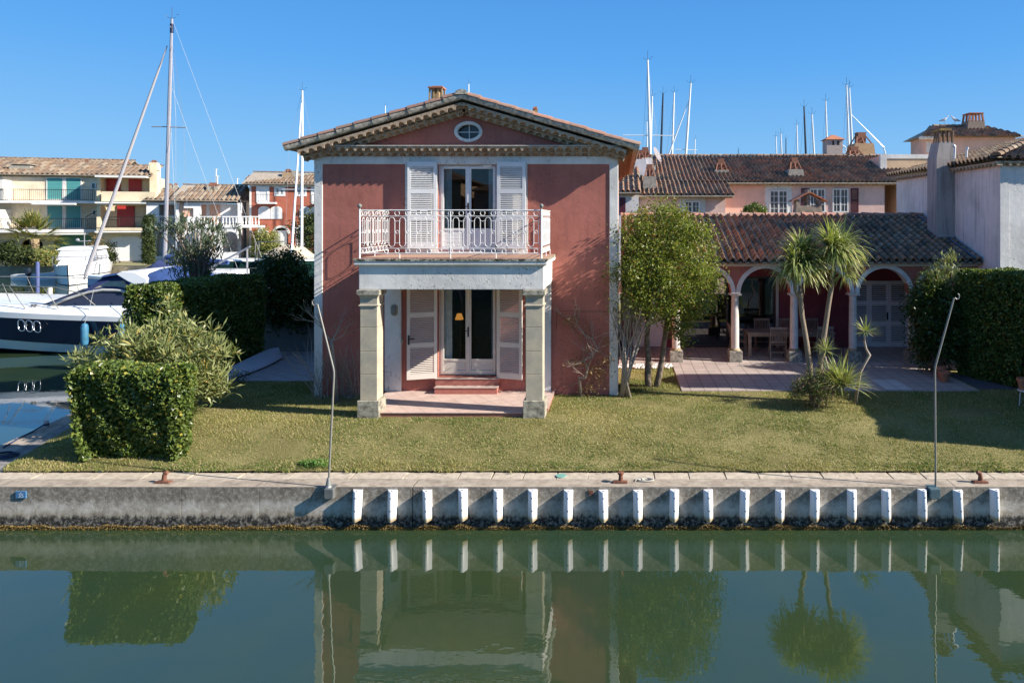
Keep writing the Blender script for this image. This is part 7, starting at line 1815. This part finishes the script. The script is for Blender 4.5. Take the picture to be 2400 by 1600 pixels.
# cordylines
def head(root, c, R, n, seed, width=.038, droop=1.1, lo=-.5, L=None):
    g = np.random.default_rng(seed); d = g.normal(size=(n*3, 3)); d /= np.linalg.norm(d, axis=1)[:, None]; d = d[d[:, 2] > lo][:n]; n = len(d)
    roots = np.array(c)+d*.05; lens = (L or R)*(.75+.4*g.random(n))
    return blade_mesh('leaf_head', roots, d, lens, LEAF['cordy'], width, droop, seed, root, segs=5)
Yc = 15.9
def cord(name, label, path, radii, heads, Y=Yc, tm=M['bark']):
    r = empty(name, (PX(path[0][0], Y), Y, 0), label=label, cat='palm')
    mb = MB(); pts = [Vector(P(x, y, Y)) for x, y in path]; pts[0].z = -.02; mb.tube(pts, radii, 10); mb.build('trunk', tm, r, smooth=True)
    for i, (x, y, dy, R, n, dr, lo) in enumerate(heads): head(r, (PX(x, Y), Y+dy, PZ(y, Y)), R, n, i*7+int(x), .046 if R > .5 else .026, dr, lo)
    return r
TM = simple('ringed cordyline bark', (.27, .215, .16), .95, scale=22, bump=.8, bscale=30, c2=(.20, .15, .10))
c1 = cord('cordyline', 'left tall cordyline palm with drooping strap leaves before the arcade', [(1906, 915), (1898, 860), (1890, 800), (1880, 740), (1876, 700), (1877, 670)], [.085, .070, .060, .055, .062, .045],
     [(1877, 628, 0, .78, 260, 1.9, -.5), (1856, 618, -.15, .72, 160, 2.0, -.45), (1880, 588, .1, .58, 170, 1.0, -.1), (1896, 610, .1, .70, 180, 1.8, -.4)], tm=TM)
mb = MB(); mb.tube([P(1876, 700, Yc), P(1864, 680, Yc), P(1862, 650, Yc)], [.06, .045, .04], 8); mb.build('limb', TM, c1, smooth=True)
c2 = cord('cordyline', 'right taller cordyline palm with arching strap leaves and one small side head', [(1918, 910), (1922, 860), (1931, 790), (1941, 720), (1950, 660), (1955, 620)], [.075, .066, .060, .055, .058, .045],
     [(1956, 590, 0, .78, 270, 1.5, -.45), (1978, 584, .1, .76, 160, 1.5, -.3), (1944, 576, -.1, .64, 150, 1.0, -.1), (1980, 640, -.05, .46, 130, 1.9, -.5)], tm=TM)
cord('cordyline', 'small crooked cordyline with one spiky tuft before the louvred doors', [(2004, 895), (2016, 872), (2028, 850), (2038, 832), (2030, 818), (2026, 800), (2028, 786)], [.035, .033, .028, .036, .026, .024, .026],
     [(2029, 778, 0, .34, 60, .35, -.2)], Y=15.7, tm=M['twig'])
cord('cordyline', 'small spiky cordyline tuft on a thin stem between the two tall cordylines', [(1936, 890), (1940, 860), (1934, 835)], [.022, .02, .018], [(1936, 822, 0, .30, 60, .4, -.2)], Y=15.5, tm=M['twig'])
r = empty('yucca_clump', (PX(1972, 15.3), 15.3, 0), label='stemless clump of long strap leaves at the foot of the cordylines', cat='plant')
for k, (x, y, R, n) in enumerate(((1970, 905, .72, 190), (1985, 900, .55, 90), (1955, 895, .5, 70))): head(r, (PX(x, 15.3), 15.3+.05*k, PZ(y, 15.3)), R, n, 50+k, .03, .75, .05)
C = ell_centers((PX(1918, 15.4), 15.4, .33), (.62, .45, .48), 170, 20, .5, -.2, .25)
shrub('flowering_bush', 'low bush with tiny pink flowers at the foot of the cordylines', 'bush', C, 50, .07, LEAF['flower'], .038, .018, 21, (PX(1912, 15.4), 15.4, 0), 10, .008)
# laurel and oleander beside the right hedge
C = ell_centers((PX(2192, 18.6), 18.7, 1.45), (.66, .55, 1.30), 170, 23, .5, -.9, .16)
shrub('laurel_bush', 'tall dark laurel bush partly hiding the last arcade column', 'bush', C, 75, .12, LEAF['laurel'], .10, .048, 24, (PX(2200, 18.6), 18.7, 0), 8, .03)
C = np.array([P(x, y, 18.5) for x, y in ((2180, 640), (2195, 625), (2210, 615), (2222, 608), (2232, 600), (2236, 630), (2216, 640), (2198, 655), (2180, 665), (2168, 680), (2176, 655), (2238, 650), (2225, 655), (2206, 668), (2190, 645))])
shrub('oleander', 'sunlit oleander sprays above the dark laurel bush at right', 'bush', C, 60, .11, LEAF['oleander'], .13, .022, 25, (PX(2215, 18.5), 18.5, 0), 12, .012, 1.2, 'out', .6, .5)
# pots and side table
def pot(px, Y, r_, h, label, z=0.03):
    x = PX(px, Y); o = empty('flower_pot', (x, Y, z), label=label, cat='pot', group='terracotta pots by the right hedge'); mb = MB()
    mb.lathe((x, Y, z), [(r_*.66, 0), (r_*.92, h*.78), (r_*1.08, h*.79), (r_*1.1, h), (r_*.95, h), (r_*.9, h*.86)], 20); mb.build('pot', M['terra'], o, smooth='auto'); return o
pot(2213, 17.75, .15, .27, 'terracotta pot standing on the terrace corner'); pot(2206, 18.15, .12, .30, 'taller terracotta pot behind, half hidden by the laurel', .03)
tb = empty('side_table', (9.16, 15.4, 0), label='small round white garden table at the right frame edge', cat='table')
mb = MB(); mb.lathe((9.16, 15.4, 0), [(.17, .37), (.19, .375), (.19, .39), (.17, .395)], 20); mb.build('table_top', M['paint'], tb)
for a in (0, 2.1, 4.2): mb = MB(); mb.tube([(9.16+.14*math.cos(a), 15.4+.14*math.sin(a), .37), (9.16+.17*math.cos(a), 15.4+.17*math.sin(a), 0)], .012, 6); mb.build('leg', M['paint'], tb)
pot(2396, 15.42, .11, .26, 'terracotta pot standing on the small white garden table', .395)
# upturned windsurf board
r = empty('surfboard', (-10.6, 19.6, .03), label='long white board lying on the side paving beside the shaded hedge', cat='board')
mb = MB(); a = Vector((-10.45, 20.9, .06)); b_ = Vector((-10.25, 17.85, .04)); d = (b_-a).normalized(); s_ = Vector((d.y, -d.x, 0)); secs = []
for k in range(15):
    t = k/14; w_ = .30*math.sin(math.pi*min(1, .06+.94*t)**.75)**.55*(1 if t < .98 else .5) if 0 < t < 1 else .05
    w_ = max(.05, w_*.95); c = a.lerp(b_, t)+Vector((0, 0, .05*abs(t-.5)))
    secs.append([c+s_*(w_*math.cos(q))+Vector((0, 0, .12+.08*math.sin(q)+.10*math.cos(q))) for q in [2*math.pi*j/12 for j in range(12)]])
mb.loft(secs); mb.build('board', simple('pale blue white gelcoat', (.62, .68, .76), .3, var=.05), r, smooth='auto')
# low dark plant by the board
C = np.array([P(x, y, 17.7) for x, y in ((545, 885), (560, 888), (575, 880), (555, 880))])
shrub('ground_plant', 'small dark plant at the near end of the white board', 'plant', C, 40, .08, LEAF['laurel'], .05, .03, 31, (PX(558, 17.7), 17.7, 0), 4, .006)
# far bank plants
def far_palm(px, Y, py, R, label):
    r = empty('palm_tree', (PX(px, Y), Y, 0), label=label, cat='palm'); g = np.random.default_rng(4)
    c = np.array([PX(px, Y), Y, PZ(py, Y)]); m = MB(); m.tube([(c[0], Y, 0), (c[0]+.1, Y, c[2]*.5), tuple(c)], [.42, .34, .40], 10); m.build('trunk', simple('shaggy palm trunk', (.40, .30, .18), .95, scale=5, bump=.9, bscale=12, bdist=.1, c2=(.16, .11, .06)), r)
    roots = []; dirs = []; lens = []
    for k in range(72):
        d = g.normal(size=3); d /= np.linalg.norm(d)
        if d[2] < -.8: d[2] *= -1
        tip = c+d*R*(.45+.2*g.random()); tip[2] -= .15*R*(1-d[2])
        for j in range(17):
            a = (j-8)/8*1.25; s_ = np.cross(d, [0, 0, 1.0]); s_ /= np.linalg.norm(s_)+1e-6
            q = d*math.cos(a)+s_*math.sin(a)+np.array([0, 0, .1*g.normal()]); roots.append(tip); dirs.append(q); lens.append(R*.55*(.7+.3*math.cos(a))*(.85+.3*g.random()))
    blade_mesh('crown', np.array(roots), np.array(dirs), np.array(lens), LEAF['palm'], .13, .7, 3, r, segs=3)
far_palm(80, 65.2, 560, 2.6, 'fan palm with yellowing lower leaves in front of the yellow house')
C = np.array([(PX(349, 64)+.30*math.sin(i*2.4)*(1-.6*abs(i/44-.35)), 64+.3*math.cos(i*2.4), .3+i*.093) for i in range(46)])
shrub('cypress', 'slim dark cypress right of the white garage door', 'tree', C, 300, .15, LEAF['cypress'], .15, .08, 40, (PX(349, 64), 64, 0), 3, .08)
C = ell_centers((PX(247, 64), 64, 1.0), (.75, .7, 1.15), 60, 41, .5)
shrub('bush', 'rounded green bush between green and white garage doors', 'bush', C, 60, .2, LEAF['cypress'], .16, .09, 42, (PX(247, 64), 64, 0), 4, .05)
for i, (px, w_, h, lab) in enumerate(((15, 1.3, 1.3, 'dark shrub mass at the left edge below the yellow house'), (55, 1.1, .9, 'low green shrub left of the fan palm foot'), (108, 1.0, .75, 'low pale green shrub right of the fan palm foot'))):
    C = ell_centers((PX(px, 63), 63, h*.7), (w_, .8, h), 60, 50+i, .5, -.4)
    shrub('bush', lab, 'bush', C, 60, .22, LEAF['palm'] if i == 2 else LEAF['cypress'], .22, .08, 50+i, (PX(px, 63), 63, 0), 4, .05)
C = ell_centers((PX(625, 64), 64, 1.5), (1.3, 1.0, 1.9), 90, 61, .5, -.5)
shrub('bush', 'yellow green feathery bush in front of the far red house', 'bush', C, 60, .25, LEAF['palm'], .30, .06, 62, (PX(625, 64), 64, 0), 4, .05)
C = ell_centers((PX(738, 66), 66, 2.4), (1.6, 1.0, 2.6), 100, 63, .5, -.5)
shrub('bush', 'dark green tree against the far red house, cut by the main house corner', 'tree', C, 60, .25, LEAF['cypress'], .25, .10, 64, (PX(738, 66), 66, 0), 4, .08)
C = np.array([(PX(x, 67.2), 67.2, PZ(y, 67.2)) for x, y in ((678, 530), (690, 524), (700, 530), (712, 524), (722, 532), (690, 534))])
shrub('vine', 'dark climbing vine over the arches of the far red house', 'climber', C, 50, .35, LEAF['cypress'], .22, .12, 65, (PX(700, 67.2), 67.2, 0), 5, .05)
C = ell_centers((PX(225, 63), 63, 1.3), (.5, .5, 1.5), 40, 66, .4)
shrub('bush', 'reddish scrubby bush beside the green garage door', 'bush', C, 50, .2, LEAF['dry'], .16, .09, 66, (PX(225, 63), 63, 0), 4, .05)
